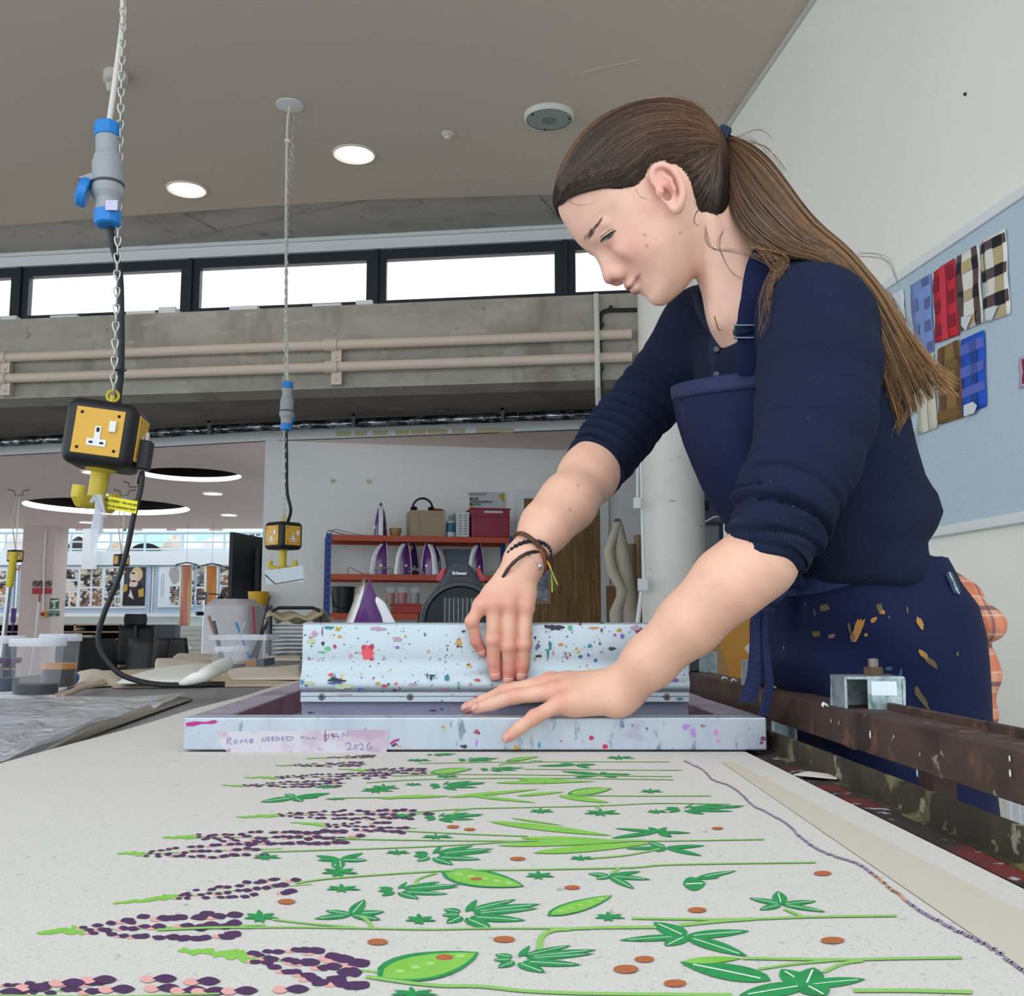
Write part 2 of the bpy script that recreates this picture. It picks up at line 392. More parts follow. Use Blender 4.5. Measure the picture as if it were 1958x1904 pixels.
# high wall above the far openings, behind the clerestory roof line, keeps the windows clear
for (nm, lab, c, r, M) in (): pass
# ================================================================ print table
TZ = .90
M_tab = mat('table_rubber_grey', '#77757a', .4, noise=(6, '#82807f', .5, 0))
M_alu = layered('frame_aluminium_stained', '#b9c2cc', .42, .55, [(5, .45, .75, '#a9b4c4', (6, 1, 1), 1), (14, .62, .74, '#a68fae', (.8, 1, 1), 5), (60, .66, .7, None, (.7, 1, .8), 11), (24, .62, .7, '#7d8c98', (3, 1, 1), 21)])
M_sq = layered('squeegee_aluminium_splattered', '#afbac1', .38, .45, [(48, .645, .69, None, (1, 1, .8), 2), (95, .64, .68, None, (1, 1, 1), 8), (150, .67, .70, '#3a3f52', (1, 1, 1), 6)])
M_alu_c = mat('aluminium_clean', '#b9c3cb', .38, .45)
M_rub = mat('squeegee_rubber', '#868aa0', .55, noise=(30, '#7b6f8e', .6, 0))
M_rust = layered('rusty_steel', '#4c3a34', .75, .2, [(9, .5, .65, '#33231f', (1, 1, 1), 2), (26, .55, .66, '#6a4c3a', (1, 1, 1), 7), (40, .66, .7, '#8d8574', (1, 1, 1), 4)], bump=.6)
M_moss = layered('grimy_steel', '#433a2c', .8, .15, [(13, .46, .62, '#2e2a20', (1, 1, 1), 3), (22, .54, .63, '#75714c', (1, 1, 1), 9), (38, .62, .66, '#8a8674', (1, 1, 1), 14)], bump=.7)
def ax(x0, Y): return x0 - .0205 * Y     # table axis drifts slightly left with distance
t = thing('print_table', 'long grey rubber topped screen printing table under the printed cloth', 'table', (-.4, 2, 0))
b = MB(); b.prism([(ax(-1.55, .1), .1, TZ-.006), (ax(.345, .1), .1, TZ-.006), (ax(.345, 4.75), 4.75, TZ-.006), (ax(-.95, 4.75), 4.75, TZ-.006), (ax(-1.45, 3.4), 3.4, TZ-.006)], (0, 0, -.05)); b.build('tabletop', M_tab, t)
for (x, y) in ((-1.3, .4), (.2, .4), (-1.3, 2.4), (.2, 2.4), (-.9, 4.4), (.2, 4.4)):
    b = MB(); b.box((ax(x, y)-.04, y-.04, 0), (ax(x, y)+.04, y+.04, TZ-.056)); b.build('leg', M_rust, t)
# steel strips beside the cloth
b = MB(); b.prism([(ax(.315, .2), .2, TZ-.006), (ax(.335, .2), .2, TZ-.006), (ax(.335, 4.7), 4.7, TZ-.006), (ax(.315, 4.7), 4.7, TZ-.006)], (0, 0, .003)); b.build('edge_strip', layered('edge_strip_paint', '#3a3030', .6, .2, [(9, .5, .62, '#7a3030', (1, 1, 1), 5), (40, .6, .66, '#b9c4cc', (1, 1, 1), 2)]), t)

# ---- rails
t = thing('stop_rail', 'rusty brown steel stop rail along the right side of the print table', 'rail', (.38, 1.5, TZ))
b = MB(); y0, y1 = .35, 4.3
def pr(bb, xa, xb, za, zb): bb.prism([(ax(xa, y0), y0, za), (ax(xb, y0), y0, za), (ax(xb, y1), y1, za), (ax(xa, y1), y1, za)], (0, 0, zb - za))
pr(b, .372, .378, .925, .9585); pr(b, .372, .418, .9585, .9625)
b.build('top_rail', M_rust, t, bevel=.0012)
b = MB()
b.prism([(ax(.418, .35), .35, .9585), (ax(.424, .35), .35, .9585), (ax(.424, 1.25), 1.25, .9585), (ax(.418, 1.25), 1.25, .9585)], (0, 0, .011)); b.build('back_lip', M_rust, t, bevel=.0012)
b = MB(); pr(b, .343, .348, TZ-.004, .921); pr(b, .335, .343, TZ-.005, TZ-.002); b.build('lower_rail', M_moss, t)
b = MB(); b.prism([(ax(.43, y0), y0, .78), (ax(.47, y0), y0, .78), (ax(.47, 1.0), 1.0, .78), (ax(.43, 1.0), 1.0, .78)], (0, 0, .05))
for Y in (.62, .93, 1.9, 2.8, 3.7):
    p = MB(); p.box((ax(.378, Y), Y-.016, TZ-.03), (ax(.398, Y), Y+.016, .958)); p.build('post', M_rust, t)
p = MB()
rr = random.Random(4)
for (px, py, s_, ci) in ((1665, 1404, 7, 0), (1755, 1478, 6, 1), (1933, 1478, 5, 0), (1932, 1450, 4, 0), (1590, 1378, 4, 0), (1605, 1382, 4, 2), (1710, 1408, 3, 0), (1760, 1442, 3, 2)):
    r = ray(px, py); tt = .3715 / (r[0] + .0205*r[1]); c = np.array([0, 0, CAMZ]) + r*tt; e = .0006 * s_
    p.poly([(c[0]-.0006, c[1] + e*math.cos(a)*.6, c[2] + e*1.3*math.sin(a)*(1 if k % 2 else .55)) for k, a in enumerate([i*math.pi/4 for i in range(8)])], ci)
p.build('paint_flecks', [mat('fleck_white', '#dfe3e6', .6), mat('fleck_blue', '#a9cbe6', .6), mat('fleck_cream', '#cfc6a0', .6)], t)['kind'] = 'stuff'
# ---- stop brackets
M_galv = layered('galvanised', '#a9b6ba', .45, .7, [(60, .5, .65, '#7f8f94', (1, 1, 1), 2), (30, .62, .68, '#5f8f88', (1, 1, 1), 5)])
M_bolt = mat('bolt_brown', '#5a4636', .7, .4)
def bracket(Yc, w, h, dep, label, bolt=True, stick=True):
    x0 = ax(.374, Yc)
    t = thing('stop_bracket', label, 'bracket', (x0, Yc, .9625), 'galvanised stop brackets on the rail')
    b = MB(); z0 = .9627
    b.box((x0, Yc, z0), (x0+w, Yc+.003, z0+h)) if False else None
    # U profile: left web, top plate, right web and a folded front plate on the right half
    b.box((x0, Yc, z0), (x0+.003, Yc+dep, z0+h)); b.box((x0, Yc, z0+h), (x0+w, Yc+dep, z0+h+.003)); b.box((x0, Yc+dep-.003, z0), (x0+w, Yc+dep, z0+h))
    b.box((x0+w*.38, Yc, z0-.004), (x0+w*.95, Yc+.003, z0+h)); b.box((x0+w-.003, Yc, z0), (x0+w, Yc+dep, z0+h))
    b.build('channel', M_galv, t, bevel=.0008)
    if stick:
        m = MB(); m.box((x0+w*.44, Yc-.0006, z0+h*.45), (x0+w*.86, Yc, z0+h*.93)); m.build('label_patch', mat('patch_pale', '#d9e4ec', .5), t, bevel=.0003)
    if bolt:
        bo = MB(); c = (x0+w*.62, Yc+dep*.5, z0+h+.003)
        bo.lathe([(.0105, 0), (.0105, .008), (.0095, .009)], c, n=6); bo.build('nut', M_bolt, t)
        bo = MB(); bo.lathe([(.0055, 0), (.0055, .017), (.005, .018)], c, n=12); bo.build('bolt', mat('bolt_steel', '#7c756c', .5, .7), t)
    return t
bracket(1.12, .064, .031, .05, 'galvanised stop bracket with a brown bolt, nearest on the rusty rail')
bracket(1.53, .066, .034, .05, 'galvanised stop bracket on the rail behind the hanging apron ties', stick=False)
bracket(2.0, .055, .034, .05, 'farthest galvanised stop bracket on the rail, by the end of the squeegee', stick=False)
# chip of white paint, screw scraps on the rail
for (px, py, l) in ((1572, 1350, .006), (1470, 1315, .01), (1380, 1298, .009), (1398, 1302, .008)):
    p = PZ(px, py, .9632); b = MB(); b.ribbon([p, p + [l*.5, .004, .003], p + [l, 0, .001]], np.array([0, .003, .001]), .0005)
    tag(b.build('paint_chip', mat('fleck_white'), None), 'small curl of dried white paint lying on the rusty rail', 'paint chip', 'dried paint curls on the rail')
b = MB(); c = PZ(1575, 1484, TZ+.001); b.prism([PZ(1517, 1482, TZ), PZ(1600, 1490, TZ), PZ(1608, 1484, TZ), PZ(1545, 1476, TZ)], (0, 0, .001)); tag(b.build('paper_scrap', mat('scrap', '#d9d2c6', .8)), 'scrap of pale paper tape lying beside the lower rail', 'paper')
# wooden wedge and white clamp pieces hanging under the top rail
b = MB(); c = PY(1661, 1425, 1.22); b.box((c[0]-.022, c[1]-.01, c[2]-.004), (c[0]+.025, c[1]+.02, c[2]+.03)); tag(b.build('wooden_wedge', mat('wedge_green', '#78764c', .8), bevel=.003), 'olive green wooden wedge held under the rusty rail', 'wedge')
b = MB(); c = PY(1500, 1395, 1.5); b.box((c[0]-.018, c[1], c[2]-.02), (c[0]-.014, c[1]+.03, c[2]+.03)); b.box((c[0]-.018, c[1], c[2]+.02), (c[0]+.018, c[1]+.03, c[2]+.03)); b.box((c[0]+.014, c[1], c[2]-.02), (c[0]+.018, c[1]+.03, c[2]+.03)); b.box((c[0]-.018, c[1]+.03, c[2]-.02), (c[0]+.018, c[1]+.033, c[2]+.03))
tag(b.build('under_rail_clamp', M_galv), 'pale metal channel clamp fixed below the rusty rail beside the screen frame', 'clamp')

# ================================================================ printed cloth
M_cl = layered('cotton_cloth', '#d6d1cb', .95, 0, [(260, .62, .70, '#b5afa9', (1, 1, 1), 2), (90, .69, .74, '#a9a39e', (1, .5, 1), 5), (700, .5, .7, '#c0bbb5', (1, 1, 1), 8)], bump=.1)
M_dg = layered('ink_dark_green', '#23944f', .8, 0, [(120, .5, .7, '#1c7f43', (1, 1, 1), 2)]); M_lg = mat('ink_light_green', '#7ec043', .8, noise=(70, '#9bd268', .5, 0)); M_pu = mat('ink_purple', '#4c2b57', .8)
M_pk = mat('ink_pink', '#e6aaa4', .8); M_br = mat('ink_brown', '#b3663a', .8); M_ol = mat('ink_green_line', '#8fc468', .8); M_ed = mat('cloth_edge', '#b59d86', .9); M_band = mat('cloth_masked_band', '#cac2b1', .95); M_vio = mat('stitch_violet', '#9a87a3', .9); M_ora = mat('stitch_orange', '#cf9a7d', .9); M_glow = mat('ink_pale_green', '#a9d67e', .8); M_wht = mat('ink_white', '#eef0ea', .8)
b = MB(); zc = TZ + .0012
Yn, Yf = .25, 3.35
def cloth_l(Y): return ax(-.53, Y) + .004*math.sin(Y*9)
ys = [Yn + (Yf-Yn)*i/60 for i in range(61)]
for i in range(60):
    a, c = ys[i], ys[i+1]
    b.poly([(cloth_l(a), a, zc), (ax(.304, a), a, zc), (ax(.304, c), c, zc), (cloth_l(c), c, zc)], 0)
    b.poly([(cloth_l(a), a, TZ-.006), (cloth_l(a), a, zc), (cloth_l(c), c, zc), (cloth_l(c), c, TZ-.006)], 7)
    b.poly([(ax(.3065, a), a, TZ-.006), (ax(.304, a), a, zc), (ax(.304, c), c, zc), (ax(.3065, c), c, TZ-.006)], 7)
ZL = [zc + .00022]
def zz(): ZL[0] += .0000003; return ZL[0]
def P2(px, py, z): return tuple(PZ(px, py, z))
def blob(pts, mi):
    z = zz(); b.poly([P2(x, y, z) for x, y in pts], mi)
def leaf(x0, y0, x1, y1, w, mi=0, n=9, fat=.45):
    # lens between two points; the width is a real ground-plane width given in pixels of height
    dx, dy = x1-x0, y1-y0; L = math.hypot(dx, dy*3.2) + 1e-6
    up = []; dn = []
    for i in range(n+1):
        u = i/n; h = w*.5*(math.sin(math.pi*u**(.8 if fat < .5 else 1.1)))**.8
        nx, ny = -dy*3.2/L, dx/L
        up.append((x0+dx*u + nx*h*2.2, y0+dy*u + ny*h)); dn.append((x0+dx*u - nx*h*2.2, y0+dy*u - ny*h))
    blob(up + dn[::-1][1:-1], mi)
DG, LG, PU, PK, BR, OL = 1, 2, 3, 4, 5, 6
def line(pts, w, mi=OL):
    P = spline(pts, max(4, len(pts)*5)); z = zz(); A = []
    for i, p in enumerate(P):
        d = P[min(i+1, len(P)-1)] - P[max(i-1, 0)]; L = np.hypot(d[0], d[1]*3)+1e-6; n_ = np.array([-d[1]*3/L*2, d[0]/L])*w/2
        A.append((p + n_, p - n_))
    vs = []; 
    for (u, v) in A: vs += [P2(u[0], u[1], z), P2(v[0], v[1], z)]
    b.add(vs, [(2*i, 2*i+1, 2*i+3, 2*i+2) for i in range(len(A)-1)], mi)
def leaf_v(x0, y0, x1, y1, w):
    leaf(x0, y0, x1, y1, w, DG)
    if w > 7: line([(x0+(x1-x0)*.12, y0+(y1-y0)*.12), ((x0+x1)/2, (y0+y1)/2-.4), (x0+(x1-x0)*.86, y0+(y1-y0)*.86)], max(.7, w*.07), 12)
def leaf_rib(*a): leaf_v(*a)
rg = random.Random(11)
def spike(x0, y0, x1, y1, x2, y2, th):     # green tip from (x0,y0) to (x1,y1) then petals to (x2,y2)
    n = max(6, int((x1-x0)/6))
    for i in range(n):
        u = i/(n-1); x = x0+(x1-x0)*u; y = y0+(y1-y0)*u; h = th*.1 + th*.22*u
        leaf(x-5, y + rg.uniform(-h, h)*.5, x+9, y + rg.uniform(-h, h)*.5, max(1.5, h*1.1), LG)
    line([(x1, y1), ((x1+x2)/2, (y1+y2)/2), (x2+th, y2)], max(1, th*.06), OL)
    L = x2-x1; k = max(12, int(L/ (7 + th*.33)) )
    rows = 3; later = []
    for i in range(k):
        u = (i+.5)/k; x = x1 + L*u; hh = th*.5*min(1, .25+1.6*u)
        for r_ in range(rows):
            if rg.random() < .1: continue
            y = y1+(y2-y1)*u + (r_-(rows-1)/2)*hh*.78 + rg.uniform(-.08, .08)*th; xx = x + rg.uniform(-.4, .4)*L/k
            pl = (8 + th*.42)*rg.uniform(.8, 1.15)*(.6+.5*u); pw = th*.235*rg.uniform(.8, 1.15)*(.55+.55*u); sl = (r_-(rows-1)/2)*-.5*pw
            if rg.random() < .45: leaf(xx-pl*.95, y+sl*.3+pw*.3, xx+pl*.1, y+sl*.2, pw*.8, PK)
            later.append((xx-pl*.5, y+sl*.5, xx+pl*.62, y-sl*.5 + rg.uniform(-.25, .25)*pw, pw*1.15))
    for a_ in later: leaf(*a_, PU, fat=.6)
for s_ in ((-120, 1898, -60, 1896, 200, 1893, 40), (345, 1817, 478, 1826, 700, 1862, 62), (75, 1782, 150, 1778, 458, 1768, 50), (220, 1726, 335, 1714, 566, 1690, 30), (228, 1631, 276, 1632, 512, 1622, 27), (315, 1600, 375, 1600, 660, 1601, 26), (560, 1572, 622, 1577, 778, 1583, 20), (455, 1562, 530, 1558, 790, 1556, 19), (428, 1501, 462, 1501, 650, 1497, 12), (470, 1486, 525, 1486, 745, 1482, 12), (650, 1470, 700, 1472, 810, 1474, 11), (530, 1463, 560, 1463, 692, 1460, 8), (590, 1450, 622, 1448, 715, 1445, 5)):
    spike(*s_)
for (x, y) in ((200, 1872), (235, 1890), (315, 1870), (322, 1888), (398, 1875), (372, 1892), (412, 1894), (470, 1893), (568, 1890), (140, 1878), (75, 1887), (20, 1896)):
    leaf(x-48, y+2, x-14, y+1, 14, PK); leaf(x-24, y, x+24, y, 16, PU, fat=.6)
leaf(808, 1556, 832, 1555, 6, PU); leaf(680, 1597, 700, 1597, 7, PU); leaf(665, 1598, 682, 1598, 5, PK)
T1 = [((.03, -.1), (.23, -.93), .2), ((.1, -.2), (.98, -.95), .3), ((.15, -.12), (1.44, -.63), .38), ((.15, 0), (1.4, -.35), .3), ((.1, .2), (1.16, .45), .42), ((.02, .3), (.5, 1.0), .45), ((-.05, .2), (-.34, .65), .35), ((-.1, .05), (-.43, .1), .3), ((-.08, -.1), (-.4, -.3), .3)]
def palm(x0, x1, cy, h, flip=False):       # spans x0..x1
    k = (x1-x0)/1.87; cx_ = x0 + .43*k; kh = h/2
    for (a, c, w_) in T1:
        sgn = -1 if flip else 1
        leaf_rib(cx_ + a[0]*k, cy + sgn*a[1]*kh, cx_ + c[0]*k, cy + sgn*c[1]*kh, w_*kh*1.15)
for a in ((845, 1034, 1746, 58), (722, 882, 1701, 34), (943, 1142, 1832, 54), (790, 944, 1634, 38), (810, 926, 1562, 19), (820, 930, 1501, 18), (917, 1003, 1470, 10), (875, 955, 1452, 10), (1270, 1426, 1546, 20), (815, 875, 1442, 6)): palm(*a)
# five-lobed leaves
for (x, y, L) in ((1311, 1789, ((1183, 1797, 12), (1250, 1762, 20), (1272, 1808, 17), (1434, 1779, 15), (1430, 1828, 18))),
    (1541, 1882, ((1656, 1871, 18), (1494, 1852, 24), (1556, 1849, 26), (1412, 1903, 26), (1580, 1903, 26))),
    (1475, 1874, ((1300, 1838, 30),)),
    (1259, 1590, ((1174, 1583, 5), (1240, 1581, 6), (1275, 1581, 6), (1322, 1592, 5), (1168, 1602, 7), (1285, 1600, 7))),
    (1272, 1620, ((1195, 1622, 6), (1349, 1616, 7), (1343, 1636, 7), (1238, 1609, 8), (1255, 1628, 7))),
    (1494, 1728, ((1432, 1716, 9), (1487, 1703, 13), (1562, 1722, 9), (1580, 1743, 8), (1452, 1739, 10))),
    (1331, 1678, ((1409, 1664, 8), (1376, 1677, 6))),
    (1165, 1674, ((1124, 1669, 8), (1245, 1681, 8), (1226, 1665, 7), (1213, 1699, 9), (1140, 1680, 8))),
    (563, 1524, ((498, 1533, 9), (545, 1517, 8), (578, 1532, 10), (632, 1516, 7), (610, 1524, 5))),
    (650, 1643, ((604, 1635, 7), (606, 1644, 6), (637, 1658, 9), (652, 1660, 8), (695, 1630, 7), (703, 1644, 8))),
    (672, 1748, ((600, 1756, 10), (622, 1740, 9), (697, 1719, 12), (736, 1742, 11), (728, 1758, 12))),
    (1100, 1462, ((1026, 1464, 4), (1072, 1459, 5), (1140, 1461, 4), (1128, 1468, 4))), (1148, 1480, ((1072, 1474, 5), (1160, 1476, 6), (1208, 1480, 4), (1098, 1486, 5), (1180, 1486, 5)))):
    for (a, c, w_) in L: leaf_rib(x, y, a, c, w_)
leaf_rib(1306, 1690, 1350, 1688, 26)
ST = [(-.9, .25), (-.75, -.45), (-.1, -1), (.15, .9), (.75, -.5), (1, .3), (-.3, .8)]
for (x, y, kx, ky) in ((1031, 1673, 30, 9), (648, 1666, 38, 12), (655, 1698, 36, 9), (498, 1752, 36, 13), (803, 1757, 32, 11), (1165, 1752, 32, 10), (1112, 1640, 26, 6), (509, 1638, 30, 7), (1035, 1550, 26, 6), (1150, 1553, 38, 8), (1256, 1551, 22, 5), (735, 1505, 30, 7), (624, 1504, 26, 4), (770, 1559, 20, 5), (760, 1629, 26, 6), (835, 1599, 34, 6), (855, 1484, 24, 4), (790, 1499, 18, 4), (640, 1527, 22, 3), (720, 1510, 34, 7), (1245, 1512, 24, 5), (1185, 1448, 30, 5), (1025, 1455, 16, 2), (800, 1453, 26, 4), (790, 1898, 50, 12)):
    for (u, v) in ST: leaf(x, y, x+u*kx, y+v*ky, max(1.2, ky*.42), DG)
# light green blades
for a in ((935, 1570, 1172, 1597, 11), (975, 1563, 1080, 1578, 3), (950, 1616, 1240, 1605, 10), (1018, 1630, 1250, 1611, 13), (995, 1602, 1160, 1604, 8), (740, 1524, 862, 1521, 6), (855, 1524, 1032, 1508, 6), (892, 1520, 1026, 1534, 5), (988, 1521, 1080, 1513, 5), (945, 1496, 1142, 1493, 6), (990, 1489, 1092, 1492, 6), (1068, 1521, 1166, 1534, 8), (1305, 1838, 1420, 1831, 13), (722, 1524, 760, 1526, 4)): leaf(*a[:5], LG)
def pod(x0, y0, x1, y1, w):
    leaf(x0, y0, x1, y1, w*1.5, DG); leaf(x0+(x1-x0)*.05, y0+(y1-y0)*.05+w*.05, x0+(x1-x0)*.97, y0+(y1-y0)*.97, w*1.18, LG)
    for k in range(5):
        u = .2+.15*k; leaf(x0+(x1-x0)*u-5, y0+(y1-y0)*u-w*.1, x0+(x1-x0)*(u+.07), y0+(y1-y0)*(u+.03), w*.2, 11)
pod(722, 1868, 916, 1820, 36); pod(843, 1666, 1003, 1694, 22); pod(1046, 1750, 1171, 1711, 14); pod(1085, 1517, 1171, 1507, 9); pod(822, 1477, 904, 1469, 7); pod(967, 1454, 1030, 1446, 4)
# stems
for (P, w_) in (([(455, 1773), (560, 1772), (700, 1774), (820, 1776), (940, 1774), (1100, 1774), (1250, 1773)], 3), ([(520, 1757), (590, 1765), (680, 1772)], 3), ([(690, 1750), (705, 1762), (712, 1772)], 4),
    ([(565, 1688), (640, 1678), (850, 1664), (1000, 1662), (1200, 1658), (1290, 1652), (1560, 1648)], 2.6), ([(795, 1692), (800, 1680), (835, 1668)], 3), ([(1168, 1670), (1185, 1658)], 3.5),
    ([(500, 1628), (700, 1622), (850, 1616), (1020, 1606)], 2), ([(640, 1603), (830, 1606), (1000, 1607), (1250, 1607), (1462, 1604)], 2), ([(775, 1588), (900, 1594), (1010, 1598)], 2), ([(1130, 1640), (1200, 1634), (1262, 1622)], 2.5),
    ([(790, 1553), (880, 1546), (1000, 1543), (1140, 1540), (1260, 1535), (1395, 1537)], 1.6), ([(865, 1558), (875, 1549), (900, 1546)], 2), ([(1140, 1544), (1150, 1537)], 2),
    ([(640, 1525), (740, 1524)], 1.5), ([(1070, 1520), (1200, 1521), (1360, 1521)], 1.5), ([(700, 1496), (800, 1490), (1000, 1487), (1288, 1490)], 1.3), ([(750, 1483), (900, 1480), (1285, 1484)], 1.2), ([(800, 1459), (1000, 1456), (1280, 1456)], 1), ([(955, 1468), (962, 1460), (1020, 1457)], 1.3), ([(1000, 1470), (1304, 1472)], 1.1),
    ([(1030, 1815), (1036, 1790), (1058, 1778), (1090, 1776)], 6), ([(1088, 1775), (1180, 1772), (1255, 1772)], 5), ([(1208, 1755), (1400, 1757), (1560, 1752), (1715, 1750)], 4), ([(1300, 1768), (1380, 1760), (1440, 1756)], 6), ([(1500, 1737), (1535, 1752)], 4),
    ([(700, 1866), (780, 1878), (850, 1884), (920, 1885), (1010, 1894), (1150, 1899), (1400, 1901)], 6), ([(1420, 1831), (1600, 1834), (1700, 1832), (1840, 1830)], 5), ([(1450, 1852), (1520, 1842), (1600, 1835)], 4), ([(1574, 1858), (1610, 1842), (1650, 1836)], 5), ([(1632, 1893), (1740, 1893), (1860, 1896)], 7), ([(0, 1902), (200, 1904), (420, 1899)], 3), ([(300, 1777), (400, 1773), (470, 1772)], 4)): line(P, w_)
for (x, y, rx, ry) in ((722, 1800, 20, 6), (964, 1795, 21, 6), (1232, 1833, 19, 6), (1197, 1852, 24, 8), (1291, 1879, 22, 7), (1592, 1797, 23, 6.5), (1333, 1739, 18, 5), (1573, 1669, 17, 4.5), (1094, 1696, 15, 4), (990, 1641, 15, 3.6), (866, 1580, 12, 3), (898, 1585, 11, 2.6), (1372, 1583, 11, 2.6), (548, 1723, 17, 5), (850, 1830, 17, 6), (911, 1680, 12, 3)):
    blob([(x+rx*math.cos(a), y+ry*math.sin(a)) for a in [i*math.pi/9 for i in range(18)]], BR)
# masked band and stitched line
z = zz(); b.poly([PZ(1380, 1457, z), PZ(1404, 1457, z), PZ(1985, 1758, z), PZ(1985, 1872, z)], 8)
z = zz()
sq_ = spline([(1308, 1455), (1345, 1473), (1362, 1490), (1395, 1503), (1420, 1520), (1440, 1540), (1500, 1572), (1530, 1600), (1570, 1628), (1640, 1652), (1680, 1680), (1712, 1706), (1765, 1745), (1840, 1785), (1900, 1815), (1962, 1862)], 150)
for i in range(0, 149):
    p, q_ = sq_[i], sq_[i+1]; mi = 10 if 96 < i < 114 else 9
    g_ = 1 + (p[1]-1455)/200; o_ = rg.uniform(-.8, .8)*g_
    b.poly([PZ(p[0]-1.2*g_, p[1]+o_, z), PZ(q_[0]-.5*g_, q_[1]+o_, z), PZ(q_[0]+1.2*g_, q_[1]+o_-1.2*g_, z), PZ(p[0]+.8*g_, p[1]-1.4*g_+o_, z)], mi)
tag(b.build('printed_cloth', [M_cl, M_dg, M_lg, M_pu, M_pk, M_br, M_ol, M_ed, M_band, M_vio, M_ora, M_glow, M_wht]), 'cream cotton cloth printed with purple lupins and green leaves on the table', 'fabric')

# ================================================================ screen frame
FY = 1.267; FX0 = -.390; FX1 = .3025; FH = .0415; FL = .95
M_mesh = mat('screen_mesh_mauve', '#8e7f90', .5)
M_alu_in = layered('frame_aluminium_mauve', '#a79fb0', .5, .35, [(7, .45, .7, '#8a7690', (1, 1, 1), 3), (50, .66, .7, '#7a2a5c', (1, 1, 1), 9)])
M_red = layered('ink_stained_rail', '#84586a', .55, .2, [(10, .45, .65, '#6e3f52', (1, 1, 1), 3), (70, .66, .7, '#4c1f38', (1, 1, 1), 9)])
fz0 = TZ + .0035
t = thing('screen_frame', 'aluminium screen printing frame with a handwritten tape label on its front bar', 'screen', (-.04, FY, fz0))
def dx(Y): return -.0335*(Y-FY)
b = MB(); b.box((FX0, FY, fz0), (FX1, FY+.041, TZ+FH)); b.build('front_bar', M_alu, t, bevel=.0018)
def rail(xa, xb, nm, mt):
    b = MB(); ya, yb = FY+.0412, FY+FL
    b.prism([(xa+dx(ya), ya, fz0), (xb+dx(ya), ya, fz0), (xb+dx(yb), yb, fz0), (xa+dx(yb), yb, fz0)], (0, 0, TZ+FH-fz0)); return b.build(nm, mt, t, bevel=.0015)
rail(FX0, FX0+.046, 'side_bar', [M_alu_in]); rail(FX1-.046, FX1, 'side_bar', [M_alu_in])
yb = FY+FL; b = MB(); b.box((FX0+dx(yb)+.046, yb-.041, fz0), (FX1+dx(yb)-.046, yb, TZ+FH)); b.build('back_bar', M_alu_in, t, bevel=.0015)
# ink film on the inner faces of the side bars
for xa, s_ in ((FX0+.0462, 1), (FX1-.0462, -1)):
    b = MB(); ya, yc = FY+.045, FY+FL-.045
    b.prism([(xa+dx(ya), ya, fz0+.001), (xa+dx(yc), yc, fz0+.001), (xa+dx(yc), yc, TZ+FH-.002), (xa+dx(ya), ya, TZ+FH-.002)], (.0005*s_, 0, 0)); b.build('ink_film', M_red, t)
b = MB(); b.prism([(FX0+.04, FY+.04, fz0), (FX1-.04, FY+.04, fz0), (FX1-.04+dx(yb), yb-.04, fz0), (FX0+.04+dx(yb), yb-.04, fz0)], (0, 0, .001)); b.build('mesh', M_mesh, t)
# marks on the front bar (real patches of dry ink)
def onbar(px, py): return PY(px, py, FY-.0004)
b = MB(); b.poly([onbar(415, 1398), onbar(745, 1395), onbar(741, 1417), onbar(739, 1440), onbar(436, 1440), onbar(428, 1430), onbar(418, 1415)], 0); lab = b.build('tape_label', [layered('tape_label_grubby', '#c9c2cb', .8, 0, [(22, .5, .68, '#b59fb0', (1, 1, 1), 2), (55, .6, .68, '#a37a95', (1, 1, 1), 7)])], t)
b = MB()
def stroke(pts, w=1.0): b.tube([PY(x, y, FY-.0007) for x, y in pts], .00038*w, 5)
def X4(pts): return [(330 + x/3.435, 1150 + y/3.435) for x, y in pts]
for s_ in (((362, 900), (356, 938)), ((360, 902), (380, 893), (385, 905), (365, 918), (385, 935)), ((408, 912), (400, 925), (410, 935), (425, 925), (420, 910), (408, 912)), ((445, 932), (450, 905), (465, 922), (480, 902), (490, 932)), ((505, 915), (530, 912), (525, 903), (505, 908), (505, 925), (530, 925)),
           ((588, 922), (590, 895), (608, 920), (613, 888)), ((640, 890), (624, 890), (624, 915), (640, 915)), ((624, 902), (638, 902)), ((668, 888), (651, 890), (652, 913), (668, 912)), ((651, 900), (666, 900)), ((680, 890), (680, 912)), ((677, 890), (695, 892), (703, 901), (695, 911), (678, 912)), ((733, 888), (716, 889), (717, 911), (733, 911)), ((716, 900), (731, 899)), ((748, 888), (748, 911)), ((745, 888), (775, 888), (796, 894), (782, 908), (746, 911)),
           ((835, 890), (865, 888)), ((850, 890), (850, 905)), ((875, 890), (875, 902)), ((890, 888), (892, 900), (905, 900)), ((918, 886), (920, 897), (940, 896)), ((990, 880), (1035, 872)), ((1025, 873), (1022, 900), (1005, 912), (990, 905)), ((1055, 905), (1072, 860), (1095, 898)), ((1062, 888), (1090, 885)), ((1115, 890), (1118, 862), (1145, 885), (1155, 855)),
           ((1135, 935), (1155, 925), (1170, 932), (1165, 955), (1145, 972), (1180, 968)), ((1195, 945), (1190, 972), (1210, 965), (1212, 940), (1195, 943)), ((1222, 940), (1240, 932), (1252, 942), (1245, 960), (1230, 972), (1262, 970)), ((1290, 925), (1275, 950), (1280, 972), (1300, 970), (1310, 958), (1290, 952))):
    stroke(X4(s_))
b.build('handwriting', mat('pen_violet', '#6a6fa8', .7), lab)
b = MB()
SPL = [0]
